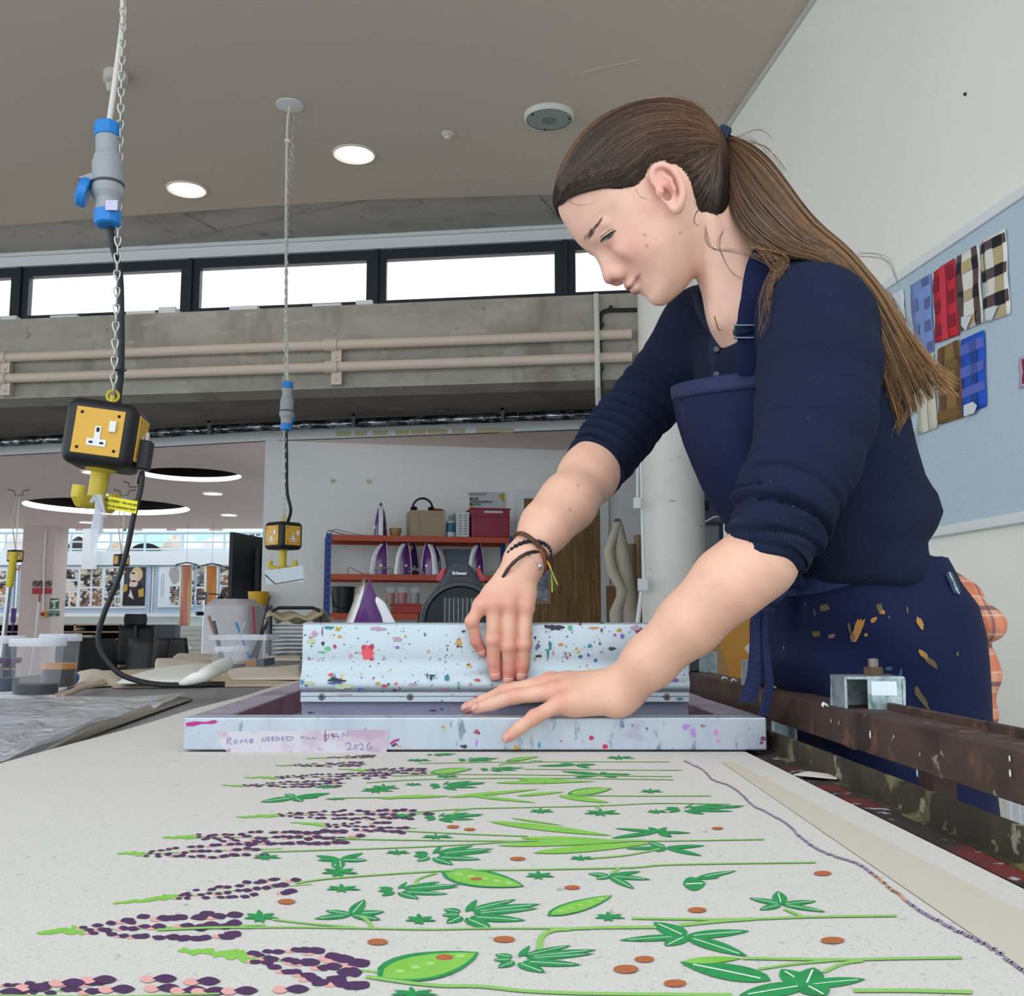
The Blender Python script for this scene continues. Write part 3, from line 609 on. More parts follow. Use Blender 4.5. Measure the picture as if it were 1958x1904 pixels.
def splat(px, py, rx, ry, mi, seed=0, Y=FY-.0005, k=14, fn=None):
    r_ = random.Random(seed+int(px*7+py)); pts = []; SPL[0] += 1
    for i in range(k):
        a = 2*math.pi*i/k; q_ = r_.uniform(.55, 1.1); pts.append((fn or (lambda x, y: PY(x, y, Y)))(px+rx*q_*math.cos(a), py+ry*q_*math.sin(a)))
    b.poly([p-np.array([0, SPL[0]*4e-6, 0]) for p in pts], mi)
b.poly([onbar(*p) for p in ((355, 1382), (372, 1379), (395, 1380), (410, 1376), (417, 1380), (408, 1384), (385, 1384), (368, 1389), (356, 1388))], 0)
b.poly([onbar(*p) for p in ((745, 1421), (752, 1415), (764, 1411), (763, 1416), (754, 1419), (748, 1424))], 0)
splat(1131, 1411, 5, 5, 1); splat(1157, 1427, 6, 6, 1); splat(887, 1427, 8, 4, 2); splat(911, 1420, 3, 9, 3); splat(1031, 1424, 3, 7, 4); splat(1192, 1388, 3, 3, 5); splat(1312, 1390, 9, 7, 3); splat(1326, 1402, 6, 12, 3); splat(1370, 1400, 5, 8, 6); splat(1374, 1417, 5, 5, 6); splat(1459, 1412, 7, 5, 7); splat(1456, 1420, 5, 4, 7)
splat(1209, 1387, 2, 3, 5); splat(1073, 1417, 3, 1.5, 1); splat(622, 1408, 3, 12, 8); splat(636, 1405, 4, 5, 8)
b.build('ink_splats', [mat('splat_magenta', '#ac2277', .4), mat('splat_crimson', '#bb2453', .4), mat('splat_ink', '#3a3350', .5), mat('splat_violet', '#ad86c8', .6), mat('splat_blue', '#3f8fca', .5), mat('splat_royal', '#4a55b0', .5), mat('splat_rose', '#c98ac0', .6), mat('splat_plum', '#7d2f62', .5), mat('splat_brown', '#9c5f70', .6)], t)['kind'] = 'stuff'

# ================================================================ squeegee
SY = 1.405; t = thing('squeegee', 'long aluminium squeegee spattered with ink, held upright inside the frame', 'squeegee', (-.02, SY, TZ+.005))
sx0 = PY(577, 1250, SY)[0]; sx1 = PY(1316, 1250, SY)[0]
def zs(py): return PY(950, py, SY)[2]
z_top, z_a, z_b, z_c, z_d, z_e = zs(1190), zs(1272), zs(1300), zs(1322), zs(1342), TZ+.0052
prof = [(0, z_d), (0, z_c+.0003), (.0012, z_c), (-.002, z_c-.0), (-.006, z_c+.002), (-.0075, z_c+.006), (-.006, z_b+.003), (.001, z_b+.010), (.004, z_a+.002), (.004, z_a+.01), (.004, z_top-.006), (.0055, z_top-.002), (.009, z_top), (.022, z_top), (.0255, z_top-.002), (.027, z_top-.006), (.027, z_a), (.03, z_b+.01), (.036, z_b), (.036, z_c), (.028, z_c-.001), (.028, z_d)]
b = MB(); n = len(prof)
b.add([(sx0, SY+y, z) for y, z in prof] + [(sx1, SY+y, z) for y, z in prof], [tuple(range(n)), tuple(range(n, 2*n))[::-1]] + [(i, (i+1) % n, n+(i+1) % n, n+i) for i in range(n)], 0)
b.build('handle', M_sq, t, smooth=True, angle=50)
b = MB(); zm = (z_c+z_d)/2
b.box((sx0, SY-.0025, zm+.0006), (sx1, SY, z_c-.0008)); b.box((sx0, SY-.0025, z_d), (sx1, SY, zm-.0006)); b.build('clamp_strip', M_alu_c, t, bevel=.0008)
b = MB(); b.box((sx0+.0005, SY+.006, z_e), (sx1-.0005, SY+.019, z_d+.004)); b.build('rubber_blade', M_rub, t)
for px in (615, 784, 1275):
    c = PY(px, 1332, SY-.0027); b = MB(); b.lathe([(.0046, 0), (.0044, .0008), (.0034, .0012), (.0032, .0004), (0, .0004)], (c[0], c[1], c[2]), (0, -1, 0), 20, 0)
    s_ = b.build('screw', mat('screw_steel', '#77797a', .4, .8), t, smooth=True)
    b = MB(); b.box((c[0]-.0024, c[1]-.0009, c[2]-.0006), (c[0]+.0024, c[1]-.0004, c[2]+.0006)); b.box((c[0]-.0006, c[1]-.0009, c[2]-.0024), (c[0]+.0006, c[1]-.0004, c[2]+.0024)); b.build('cross_slot', mat('slot_black', '#1c1c1c', .6), s_)
b = MB()
fs = lambda x, y: PY(x, y, SY + (.0034 if y < 1285 else -.0085))
SP = [(705, 1248, 14, 17, 0), (710, 1237, 7, 7, 1), (695, 1237, 5, 5, 1), (640, 1236, 5, 4, 1), (646, 1203, 6, 5, 2), (649, 1217, 4, 3, 2), (627, 1240, 8, 5, 3), (615, 1247, 9, 3, 3), (617, 1230, 4, 5, 4), (628, 1200, 12, 4, 5), (616, 1206, 2, 12, 6), (670, 1254, 4, 6, 7), (725, 1202, 22, 4, 8), (759, 1222, 10, 6, 8), (760, 1238, 5, 4, 9), (775, 1217, 3, 3, 2), (886, 1207, 4, 3, 4), (1062, 1200, 22, 6, 4), (1050, 1197, 16, 3, 4), (1090, 1200, 5, 7, 3), (1225, 1212, 11, 15, 10), (1218, 1200, 14, 6, 8), (1190, 1216, 6, 6, 9), (1184, 1204, 7, 4, 2), (1072, 1232, 7, 4, 11), (1052, 1234, 4, 12, 5), (1048, 1250, 3, 8, 5), (1058, 1248, 3, 6, 8), (1110, 1255, 6, 4, 12), (1125, 1252, 3, 4, 12), (1139, 1262, 4, 4, 12), (1170, 1240, 9, 4, 4), (1147, 1230, 2, 4, 4), (1150, 1205, 3, 5, 10), (1030, 1254, 8, 3, 4), (1135, 1200, 12, 3, 11), (1023, 1219, 3, 3, 4), (1044, 1207, 2, 4, 8), (1128, 1235, 5, 5, 5), (602, 1212, 8, 8, 8), (595, 1225, 10, 6, 13), (1063, 1278, 8, 2.5, 4), (1085, 1284, 4, 3, 0)]
SP2 = [(590, 1306, 14, 4, 13), (640, 1300, 22, 5, 4), (655, 1312, 20, 6, 13), (633, 1290, 6, 4, 0), (640, 1306, 18, 3, 12), (735, 1311, 8, 3, 1), (722, 1307, 6, 4, 2), (743, 1308, 3, 3, 4), (757, 1307, 4, 3, 0), (817, 1291, 2, 6, 4), (826, 1291, 8, 2, 4), (824, 1296, 3, 5, 4), (855, 1295, 6, 7, 5), (912, 1300, 7, 3, 0), (900, 1308, 4, 5, 8), (790, 1308, 10, 3, 8), (690, 1318, 8, 3, 12), (850, 1318, 5, 2, 1), (1150, 1308, 14, 3, 4), (1230, 1306, 12, 3, 4), (1290, 1300, 8, 4, 9)]
for (x, y, rx, ry, mi) in SP + SP2: splat(x, y, rx, ry, mi, fn=fs, k=16)
r_ = random.Random(5)
for i in range(60):
    x = r_.choice([r_.uniform(585, 890), r_.uniform(1035, 1310)]); y = r_.uniform(1196, 1270); splat(x, y, r_.uniform(.8, 2.6), r_.uniform(.8, 2.2), r_.choice([1, 2, 4, 5, 8, 9, 12]), i, fn=fs, k=6)
for (x, y, rx, ry, mi) in ((594, 1362, 8, 1.5, 4), (755, 1353, 1.5, 1.5, 8), (828, 1358, 8, 2, 4), (845, 1355, 3, 2, 4)): splat(x, y, rx, ry, mi, fn=lambda x, y: PY(x, y, SY+.0055))
for (x, y, rx, ry, mi) in ((865, 1328, 3, 2, 8), (910, 1332, 5, 3, 0), (845, 1340, 2, 2, 4), (660, 1328, 16, 1.6, 8), (1300, 1336, 8, 3, 5)): splat(x, y, rx, ry, mi, fn=lambda x, y: PY(x, y, SY-.003))
b.build('ink_splats', [mat('dry_coral', '#d9505a', .5), mat('dry_red', '#b23146', .5), mat('dry_ochre', '#b9983a', .5), mat('dry_green', '#5fae84', .5), mat('dry_black', '#2b3040', .5), mat('dry_teal', '#2e8390', .5), mat('dry_plum', '#8c6a8a', .6), mat('dry_lilac', '#c688cc', .5), mat('dry_pinkish', '#b795a8', .6), mat('dry_violet', '#7c62a8', .5), mat('dry_maroon', '#75263a', .4), mat('dry_orange', '#cb8f50', .5), mat('dry_blue', '#3559a0', .5), mat('dry_moss', '#b9bf9a', .6)], t)['kind'] = 'stuff'
# ink inside the front of the screen
b = MB(); b.prism([PZ(970, 1364, TZ+.006), PZ(1045, 1364, TZ+.006), PZ(1040, 1352, TZ+.006), PZ(985, 1352, TZ+.006)], (0, 0, .012))
tag(b.build('ink_pool', mat('ink_wine', '#5a1a2c', .3)), 'dark wine red lump of ink behind the flat hand in the screen', 'ink')
# ================================================================ things on and under the ceiling
M_blk = mat('rubber_black', '#0d0e12', .5); M_yel = mat('socket_yellow', '#dca93a', .5); M_wpl = mat('plastic_white', '#e6e8ea', .4)
M_gry = mat('connector_grey', '#9aa0a4', .5); M_blu = mat('connector_blue', '#1b7fd0', .45); M_chn = mat('chain_steel', '#c4c4c0', .35, .6)
M_hky = mat('hook_yellow', '#c9b437', .5); M_cab = mat('cable_black', '#0e1216', .45); M_cabw = mat('cable_white', '#d6d2cb', .5); M_hole = mat('hole_black', '#120d08', .8)
def recess_light(px, py, zc_, r, glow=9.0, lab='', nm='ceiling_light'):
    c = PZ(px, py, zc_)
    t = thing(nm, lab, 'ceiling light', (c[0], c[1], zc_))
    m = MB(); m.lathe([(r, 0), (r, -.008), (r*.93, -.012), (r*.86, -.006), (r*.80, -.002)], (c[0], c[1], zc_), n=40, caps=False); m.build('rim', mat('rim_white', '#e6ddd4', .5), t, smooth=True)
    m = MB(); m.lathe([(0, -.0025), (r*.82, -.0025)], (c[0], c[1], zc_), n=40, caps=False); m.build('diffuser', mat('lamp_glow_%g' % glow, '#fff6ee', .5, emit=glow), t)
    return t
recess_light(677, 294, 3.9, .132, lab='round lit ceiling light nearer the hanging chain with the ceiling rose')
recess_light(357, 361, 3.9, .132, lab='round lit ceiling light at the left of the plaster ceiling')
for k, (px, py, r, lb) in enumerate(((180, 902, .125, 'lit ceiling light glowing behind the black socket box'), (190, 944, .12, 'lit ceiling light behind the yellow hook, above the large ring'), (407, 943, .12, 'lit ceiling light just below the smaller ring'), (438, 984, .12, 'lit ceiling light far back at the right of the large ring'), (165, 998, .11, 'lit ceiling light behind the hanging torn strip, far left'))):
    recess_light(px, py, 2.549, r, 10.0, lb)
# ceiling speaker
c = PZ(1050, 220, 3.9); t = thing('ceiling_speaker', 'round pale grey ceiling speaker with three dark clips', 'speaker', c)
m = MB(); m.lathe([(.142, 0), (.142, -.02), (.135, -.03), (.128, -.03)], c, n=48, caps=False); m.build('rim', mat('speaker_rim', '#d6d8d2', .5), t, smooth=True)
m = MB(); m.lathe([(.13, -.026), (.06, -.034), (0, -.036)], c, n=48, caps=False); m.build('grille', mat('speaker_grille', '#93a09c', .6), t, smooth=True)
m = MB(); m.lathe([(.042, -.037), (0, -.038)], c, n=24, caps=False); m.build('cone', mat('speaker_cone', '#7d7f78', .6), t)
for a in (100, 215, 350):
    m = MB(); m.ball((c[0]+.115*math.cos(R(a)), c[1]+.115*math.sin(R(a)), c[2]-.031), .007, n=8); m.build('clip', M_blk, t)
c = PZ(856, 255, 3.9); m = MB(); m.lathe([(.038, 0), (.038, -.01), (.028, -.02), (.02, -.022), (.014, -.036), (0, -.038)], c, n=24); tag(m.build('smoke_detector', mat('detector', '#cfcac2', .5), smooth=True), 'small white smoke detector on the ceiling left of the speaker', 'detector')
c = PZ(222, 140, 3.9); m = MB(); m.lathe([(.062, 0), (.062, -.05), (.045, -.06), (0, -.06)], c, n=28); m.lathe([(.02, -.06), (.012, -.1), (0, -.1)], (c[0]-.03, c[1], c[2]), n=12); tag(m.build('ceiling_sensor', mat('detector'), smooth=True), 'white round sensor on the ceiling behind the nearest chain', 'sensor')

def chain(path, pitch, wire, lw, name, parent, kinked_from=1.0):
    P = [np.array(p) for p in path]; seg = [np.linalg.norm(P[i+1]-P[i]) for i in range(len(P)-1)]; L = sum(seg); n = int(L/pitch)
    m = MB(); cum = np.cumsum([0]+seg)
    for k in range(n):
        s = (k+.5)*pitch; i = max(0, min(len(seg)-1, int(np.searchsorted(cum, s))-1)); u = (s-cum[i])/seg[i]; c = P[i]*(1-u)+P[i+1]*u; d = (P[i+1]-P[i])/seg[i]
        a = (k % 2)*90 + 18; side = np.array([math.cos(R(a)), math.sin(R(a)), 0]); side = side - d*side.dot(d); side /= np.linalg.norm(side)
        h = pitch*.5+wire; w = lw/2
        kink = s/L > kinked_from
        loop_ = []
        for q in range(12):
            an = 2*math.pi*q/12; x = math.cos(an); y = math.sin(an)
            if kink: ww = w*(1.25 - .9*(y+1)/2)
            else: ww = w
            loop_.append(c + side*ww*np.sign(x)*abs(x)**.6 + d*h*np.sign(y)*abs(y)**.8)
        m.tube(loop_, wire, 5, closed=True)
    o = m.build(name, M_chn, parent, smooth=True, angle=180); o['kind'] = 'stuff' if False else 'thing'
    del o['kind']; return o

def socket_face(parent, c, ux, uz, nrm, s, extra=False):
    ux, uz, nrm = [np.array(v, float) for v in (ux, uz, nrm)]; c = np.array(c, float)
    def q(x, z, d): return c + ux*x*s + uz*z*s + nrm*d
    def slab(mb, x0, x1, z0, z1, d0, d1, mi=0): mb.prism([q(x0, z0, d0), q(x1, z0, d0), q(x1, z1, d0), q(x0, z1, d0)], tuple(nrm*(d1-d0)), mi)
    m = MB(); slab(m, -.5, .5, -.5, .5, 0, .003); pl = m.build('socket_plate', M_yel, parent, bevel=.0008)
    m = MB(); slab(m, -.065, .065, -.18, .12, .003, .0055); slab(m, -.20, .20, -.32, -.16, .003, .0055); m.build('socket_insert', M_wpl, pl, bevel=.001)
    m = MB(); slab(m, -.03, .03, -.01, .085, .0056, .006); slab(m, -.15, -.07, -.265, -.22, .0056, .006); slab(m, .07, .15, -.265, -.22, .0056, .006); m.build('pin_hole', M_hole, pl)['kind'] = 'stuff'
    m = MB(); slab(m, .22, .36, .02, .26, .003, .010); m.build('rocker_switch', M_wpl, pl, bevel=.0015)
    for x, z in ((-.38, .38), (.38, .38), (-.38, -.38), (.38, -.38)):
        m = MB(); p = q(x, z, .0025); m.lathe([(.0038, .0008), (0, .0012)], p, nrm, 10, caps=False); m.build('screw', M_hole, pl)
def rounded_box(mb, lo, hi, r, rot, c):
    pass
def powerbox(Y, px, py, hw, rotz, tilt, label, side_plug):
    s_ = SC(Y, 1.3); c = PY(px, py, Y)
    root = thing('hanging_socket_box', label, 'socket box', tuple(c), 'socket boxes hanging on chains')
    Rm = Matrix.Rotation(R(tilt), 3, 'Y') @ Matrix.Rotation(R(rotz), 3, 'Z')
    def loc(x, y, z): v = Rm @ Vector((x, y, z)); return np.array([c[0]+v.x, c[1]+v.y, c[2]+v.z])
    bm = bmesh.new(); bmesh.ops.create_cube(bm, size=1); bmesh.ops.scale(bm, vec=(2*hw, 2*hw, 2*hw*.97), verts=bm.verts)
    bmesh.ops.bevel(bm, geom=bm.edges[:] + bm.verts[:], offset=hw*.34, segments=6, profile=.5, affect='EDGES')
    M = Rm.to_4x4(); M.translation = Vector([float(v) for v in c]); bm.transform(M)
    me = bpy.data.meshes.new('body'); bm.to_mesh(me); bm.free(); me.materials.append(M_blk); me.polygons.foreach_set('use_smooth', [True]*len(me.polygons))
    o = bpy.data.objects.new('body', me); COL.objects.link(o); setparent(o, root)
    v = lambda x, y, z: np.array(Rm @ Vector((x, y, z)))
    socket_face(root, loc(0, -hw, 0), v(1, 0, 0), v(0, 0, 1), v(0, -1, 0), hw*1.34)
    socket_face(root, loc(hw, 0, 0), v(0, 1, 0), v(0, 0, 1), v(1, 0, 0), hw*1.34)
    m = MB(); m.lathe([(hw*.2, 0), (hw*.2, hw*.06), (hw*.08, hw*.08), (hw*.08, hw*.3)], loc(0, 0, hw*.96), v(0, 0, 1), 14); m.tube([loc(hw*.17*math.cos(a), 0, hw*1.25+hw*.17*math.sin(a)) for a in [i*math.pi/5 for i in range(10)]], hw*.045, 6, closed=True); m.build('eye_bolt', M_hky, root, smooth=True)
    return root, loc, v, hw
# ---- nearest box
hw = .078
root, loc, v, hw = powerbox(2.38, 203, 836, hw, 9, 6.5, 'nearest black and yellow socket box hanging on a chain, with a caution tag cable', True)
m = MB(); m.lathe([(hw*.46, .0), (hw*.4, -.004), (hw*.27, -.008), (hw*.26, -.05), (hw*.25, -.082)], loc(0, 0, -hw*.97), v(0, 0, 1), 20); 
m.build('hook_post', M_hky, root, smooth=True)
m = MB(); 
for s_ in (-1, 1): m.tube([loc(0, 0, -hw*1.92), loc(-.010*s_, -.03*s_, -hw*2.0), loc(-.020*s_, -.055*s_, -hw*2.0), loc(-.024*s_, -.066*s_, -hw*1.86), loc(-.024*s_, -.066*s_, -hw*1.58)], [.0155, .0155, .0155, .0155, .015], 12)
m.build('double_hook', M_hky, root, smooth=True)
m = MB(); a_ = loc(hw*1.02, -hw*.1, -hw*.42); m.add(*(lambda q: q)(([loc(hw+x, -hw*.35+y, -hw*.40+z) for z in (-.034, .034) for x, y in ((0, 0), (.028, 0), (.028, .046), (0, .046))], [(0, 1, 2, 3), (4, 7, 6, 5), (0, 4, 5, 1), (1, 5, 6, 2), (2, 6, 7, 3), (3, 7, 4, 0)]))); m.build('plug', M_blk, root, bevel=.004)
m = MB(); m.tube([loc(hw+.012, -hw*.1, -hw*.40-.034), loc(hw+.011, -hw*.1, -hw*.40-.072)], .0085, 10); m.build('cord_grip', mat('grip_grey', '#8e9099', .5), root, smooth=True)
# supply: cable with blue connector
def pc(px, py, Y): return PY(px, py, Y)
topc = pc(240, -60, 2.38)
m = MB(); m.tube(spline([(topc[0]+.03, 2.40, 3.9), topc, pc(237, 20, 2.38), pc(222, 140, 2.38), pc(208, 240, 2.38)], 24), .0068, 10); m.build('supply_cable', M_cabw, root, smooth=True)
m = MB(); m.tube(spline([pc(208, 425, 2.36), pc(216, 470, 2.37), pc(228, 520, 2.39), pc(231, 590, 2.40), pc(231, 700, 2.40), pc(224, 775, 2.40), loc(.01, .02, hw)], 30), .0085, 10); m.build('drop_cable', M_cab, root, smooth=True)
for (x, y) in ((221, 474), (231, 709)):
    m = MB(); p = pc(x, y, 2.39); m.tube([p+np.array([-.012, -.01, 0]), p+np.array([.016, -.01, -.001])], .0028, 6); m.build('cable_tie', M_blk, root)
chain([(PY(237, -100, 2.36)[0], 2.36, 3.88), pc(236, 0, 2.36), pc(230, 250, 2.36), pc(226, 420, 2.36), pc(222, 600, 2.36), pc(217, 745, 2.37), loc(0, 0, hw*1.22)], .0205, .0021, .015, 'chain', root, .50)
c = PY(237, -100, 2.36); m = MB(); m.lathe([(.07, 0), (.065, -.008), (0, -.01)], (c[0], 2.36, 3.9), n=28); m.build('ceiling_rose', M_wpl, root, smooth=True)
def connector(parent, top, bot, sc_, lid_side, nsides=12):
    top, bot = np.array(top), np.array(bot); d = bot-top; L = np.linalg.norm(d); d = d/L
    prof = lambda ps: [(r*sc_, h*L) for r, h in ps]
    m = MB(); m.lathe(prof([(.020, 0), (.023, .01), (.0235, .13), (.0215, .14)]), top, d, nsides); m.build('gland_nut', M_blu, parent, bevel=.001); m = MB(); m.lathe(prof([(.0215, .86), (.0245, .865), (.024, .985), (.019, 1.0)]), top, d, nsides); m.build('gland_nut', M_blu, parent, bevel=.001)
    m = MB(); m.lathe(prof([(.0205, .12), (.0205, .30), (.0235, .33), (.0235, .36), (.026, .37), (.027, .40), (.0272, .62), (.029, .63), (.029, .70), (.0225, .76), (.0215, .87)]), top, d, 28); m.build('shell', M_gry, parent, smooth=True, angle=25)
    m = MB(); m.lathe(prof([(.0283, .59), (.0296, .595), (.0296, .61), (.0283, .615)]), top, d, 28); m.build('seal_ring', mat('seal_dark', '#4a4f54', .6), parent, smooth=True)
    if lid_side is not None:
        ls = np.array(lid_side, float); c = top + d*L*.70 + ls*.042*sc_; ls = ls/np.linalg.norm(ls); tl = (-ls*1.0 + d*.42); tl /= np.linalg.norm(tl)
        nrm = ls + d*-.25; nrm /= np.linalg.norm(nrm)
        m = MB(); m.lathe([(.0, .008*sc_), (.018*sc_, .007*sc_), (.027*sc_, .002*sc_), (.0275*sc_, -.010*sc_), (.025*sc_, -.012*sc_)], c, nrm, 24); lid = m.build('hinged_lid', M_blu, parent, smooth=True)
        e = top + d*L*.52; m = MB(); w = np.cross(d, ls)*.010*sc_; m.prism([e + ls*.024*sc_ - w, e + ls*.05*sc_ + d*.014*sc_ - w, top + d*L*.60 + ls*.026*sc_ - w], tuple(2*w)); m.build('hinge', M_gry, parent)
        m = MB(); m.lathe([(.0, .0095*sc_), (.006*sc_, .0085*sc_)], c, nrm, 8, caps=False); m.build('embossed_mark', M_wpl, lid)
connector(root, pc(205, 236, 2.36), pc(206, 432, 2.35), 1.28, (-1, -.35, 0))
c = pc(213, 392, 2.318); m = MB(); m.box((c[0]-.014, c[1], c[2]-.012), (c[0]+.014, c[1]+.002, c[2]+.012)); m.build('rating_label', mat('label_lilac', '#c9c3de', .6), root)
# flexible cable from the plug down to the table, with the yellow tag
tg = [loc(hw+.011, -hw*.1, -hw*.40-.07), pc(272, 905, 2.36), pc(268, 940, 2.35), pc(255, 990, 2.34), pc(243, 1050, 2.34), pc(225, 1110, 2.34), pc(200, 1170, 2.34), pc(188, 1215, 2.34), pc(195, 1250, 2.34), pc(225, 1285, 2.34), pc(262, 1301, 2.34), pc(310, 1309, 2.32), pc(370, 1309, 2.32), pc(430, 1308, 2.33)]
m = MB(); m.tube(spline(tg, 70), .0062, 10); m.build('flex_cable', M_cab, root, smooth=True)
A = pc(263, 958, 2.33); B_ = pc(260, 982, 2.33); C_ = pc(205, 972, 2.34); D_ = pc(209, 949, 2.34)
m = MB(); m.prism([D_, A, B_, C_], (0, .0012, 0)); tagp = m.build('caution_tag', mat('tag_yellow', '#e6dc1c', .5), root)
ux = A-D_; uz = D_-C_; mid = (A+B_+C_+D_)/4
M_ink = mat('print_black', '#24241c', .6)
text('CAUTION - Do not plug', .0082, mid+uz*.2+np.array([-.003, -.0012, 0]), ux, uz, M_ink, tagp); text('into an extension lead', .0080, mid-uz*.2+np.array([-.003, -.0012, 0]), ux, uz, M_ink, tagp)
# torn clear plastic hanging from the hook
m = MB(); r_ = random.Random(3)
m.ribbon([pc(186, 948, 2.31), pc(190, 970, 2.31), pc(185, 1012, 2.31), pc(175, 1058, 2.31)], [np.array([w, .0, 0]) for w in (.006, .010, .014, .001)], .0004)
m.ribbon([pc(188, 945, 2.30), pc(195, 965, 2.30), pc(203, 990, 2.30)], [np.array([w, .002, 0]) for w in (.004, .003, .001)], .0004); m.ribbon([pc(184, 945, 2.30), pc(178, 955, 2.30), pc(174, 961, 2.30)], [np.array([w, .002, 0]) for w in (.004, .005, .003)], .0004); m.ribbon([pc(190, 946, 2.305), pc(187, 980, 2.305), pc(193, 1020, 2.305)], [np.array([w, .003, 0]) for w in (.006, .007, .004)], .0004)
tag(m.build('torn_plastic', mat('torn_plastic', '#cdd2dc', .25, alpha=.6)), 'torn strip of clear plastic hanging from the yellow hook', 'plastic strip')
# ---- second box
root, loc, v, hw = powerbox(5.42, 542, 1025, .074, -38, 0, 'farther socket box hanging on a chain in front of the pale wall', False)
m = MB(); m.lathe([(hw*.35, 0), (hw*.27, -.006), (hw*.26, -.09)], loc(0, 0, -hw*.95), v(0, 0, 1), 18); m.build('hook_post', M_hky, root, smooth=True)
m = MB(); q = loc(0, 0, -hw*2.2)
m.tube(spline([q+np.array([-.062, 0, .035]), q+np.array([-.064, 0, .008]), q+np.array([-.03, 0, -.006]), q, q+np.array([.03, 0, -.006]), q+np.array([.064, 0, .008]), q+np.array([.062, 0, .035])], 22), .0125, 10); m.build('double_hook', M_hky, root, smooth=True)
top = PZ(554, 200, 3.9)
chain([(top[0]+.03, top[1], 3.86), PY(549, 400, 5.43), PY(545, 700, 5.40), PY(543, 960, 5.41), loc(0, 0, hw*1.3)], .027, .0022, .016, 'chain', root, .55)
m = MB(); m.lathe([(.075, 0), (.075, -.006), (.02, -.012), (0, -.012)], top, n=36); m.build('ceiling_rose', M_wpl, root, smooth=True)
m = MB(); m.tube(spline([(top[0], top[1], 3.89), PY(549, 260, 5.46), PY(547, 500, 5.44), PY(549, 700, 5.42), PY(551, 734, 5.42)], 26), .0075, 8); m.build('supply_cable', M_cabw, root, smooth=True)
m = MB(); c = PY(549, 270, 5.45); m.box((c[0]-.012, c[1]-.012, c[2]-.008), (c[0]+.012, c[1]+.012, c[2]+.008)); m.build('cable_clip', M_wpl, root)
connector(root, PY(550, 730, 5.42), PY(547, 823, 5.42), 1.3, (0, 1, 0))
m = MB(); m.tube(spline([PY(547, 822, 5.42), PY(548, 880, 5.42), PY(549, 940, 5.42), PY(556, 975, 5.42), loc(.045, -.01, hw)], 20), .0085, 8); m.build('drop_cable', M_cab, root, smooth=True)
m = MB(); P_ = [PY(x, y, 5.40) for x, y in ((506, 1091), (579, 1081), (582, 1112), (509, 1117))]; m.poly([tuple(p) for p in P_]); pp_ = tag(m.build('hanging_paper', mat('paper_blue_white', '#d5e0ea', .7), solid=.002), 'creased pale paper hanging by threads under the hook of the farther socket box', 'paper')
m = MB(); m.tube([PY(543, 1079, 5.41), PY(530, 1089, 5.40)], .0012, 4); m.tube([PY(543, 1079, 5.41), PY(556, 1086, 5.40)], .0012, 4); m.tube([PY(507, 1099, 5.397), PY(527, 1117, 5.397)], .003, 4); m.tube([PY(527, 1116, 5.397), PY(581, 1107, 5.397)], .002, 4); m.build('ink_line', mat('thread_slate', '#4a5668', .7), pp_)['kind'] = 'stuff'
# ---- far small boxes
for (px, py, Y, lab) in ((29, 1063, 11.5, 'small far socket box at the left edge, behind the pole with the yellow grip'), (232, 1071, 11.5, 'small far socket box behind the black cable, before the posters')):
    root, loc, v, hw = powerbox(Y, px, py, .068, -35, 0, lab, False)
    c = loc(0, 0, hw); m = MB(); m.tube([c, (c[0]+.01, c[1], 2.5)], .006, 5); m.build('chain', M_chn, root); m = MB(); m.tube([c, (c[0]-.06, c[1], 2.2), (c[0], c[1], 2.54)], .006, 5); m.build('drop_cable', M_cabw, root)
    m = MB(); c = loc(0, 0, -hw); m.tube([c, c-np.array([0, 0, .07])], .014, 8); m.tube([c-np.array([.05, 0, .055]), c-np.array([.04, 0, .08]), c-np.array([-.04, 0, .08]), c-np.array([-.05, 0, .055])], .011, 6); m.build('double_hook', mat('hook_orange', '#c98f35', .5), root)
    m = MB(); m.tube([(c[0]-.12, c[1], 2.545), (c[0]-.05, c[1], 2.53), (c[0]-.04, c[1], 2.48), (c[0]+.04, c[1], 2.48), (c[0]+.05, c[1], 2.53), (c[0]+.12, c[1], 2.545)], .006, 5); m.build('ceiling_hook', mat('hook_steel', '#5c5450', .6), root)
# empty ceiling hook
c = PZ(254, 920, 2.55); m = MB(); m.tube([(c[0]-.1, c[1], 2.545), (c[0]-.04, c[1], 2.53), (c[0]-.035, c[1], 2.49), (c[0]+.035, c[1], 2.49), (c[0]+.04, c[1], 2.53), (c[0]+.1, c[1], 2.545)], .006, 5); tag(m.build('ceiling_hook', mat('hook_steel')), 'empty dark wire hook on the low ceiling right of the yellow hook', 'hook')

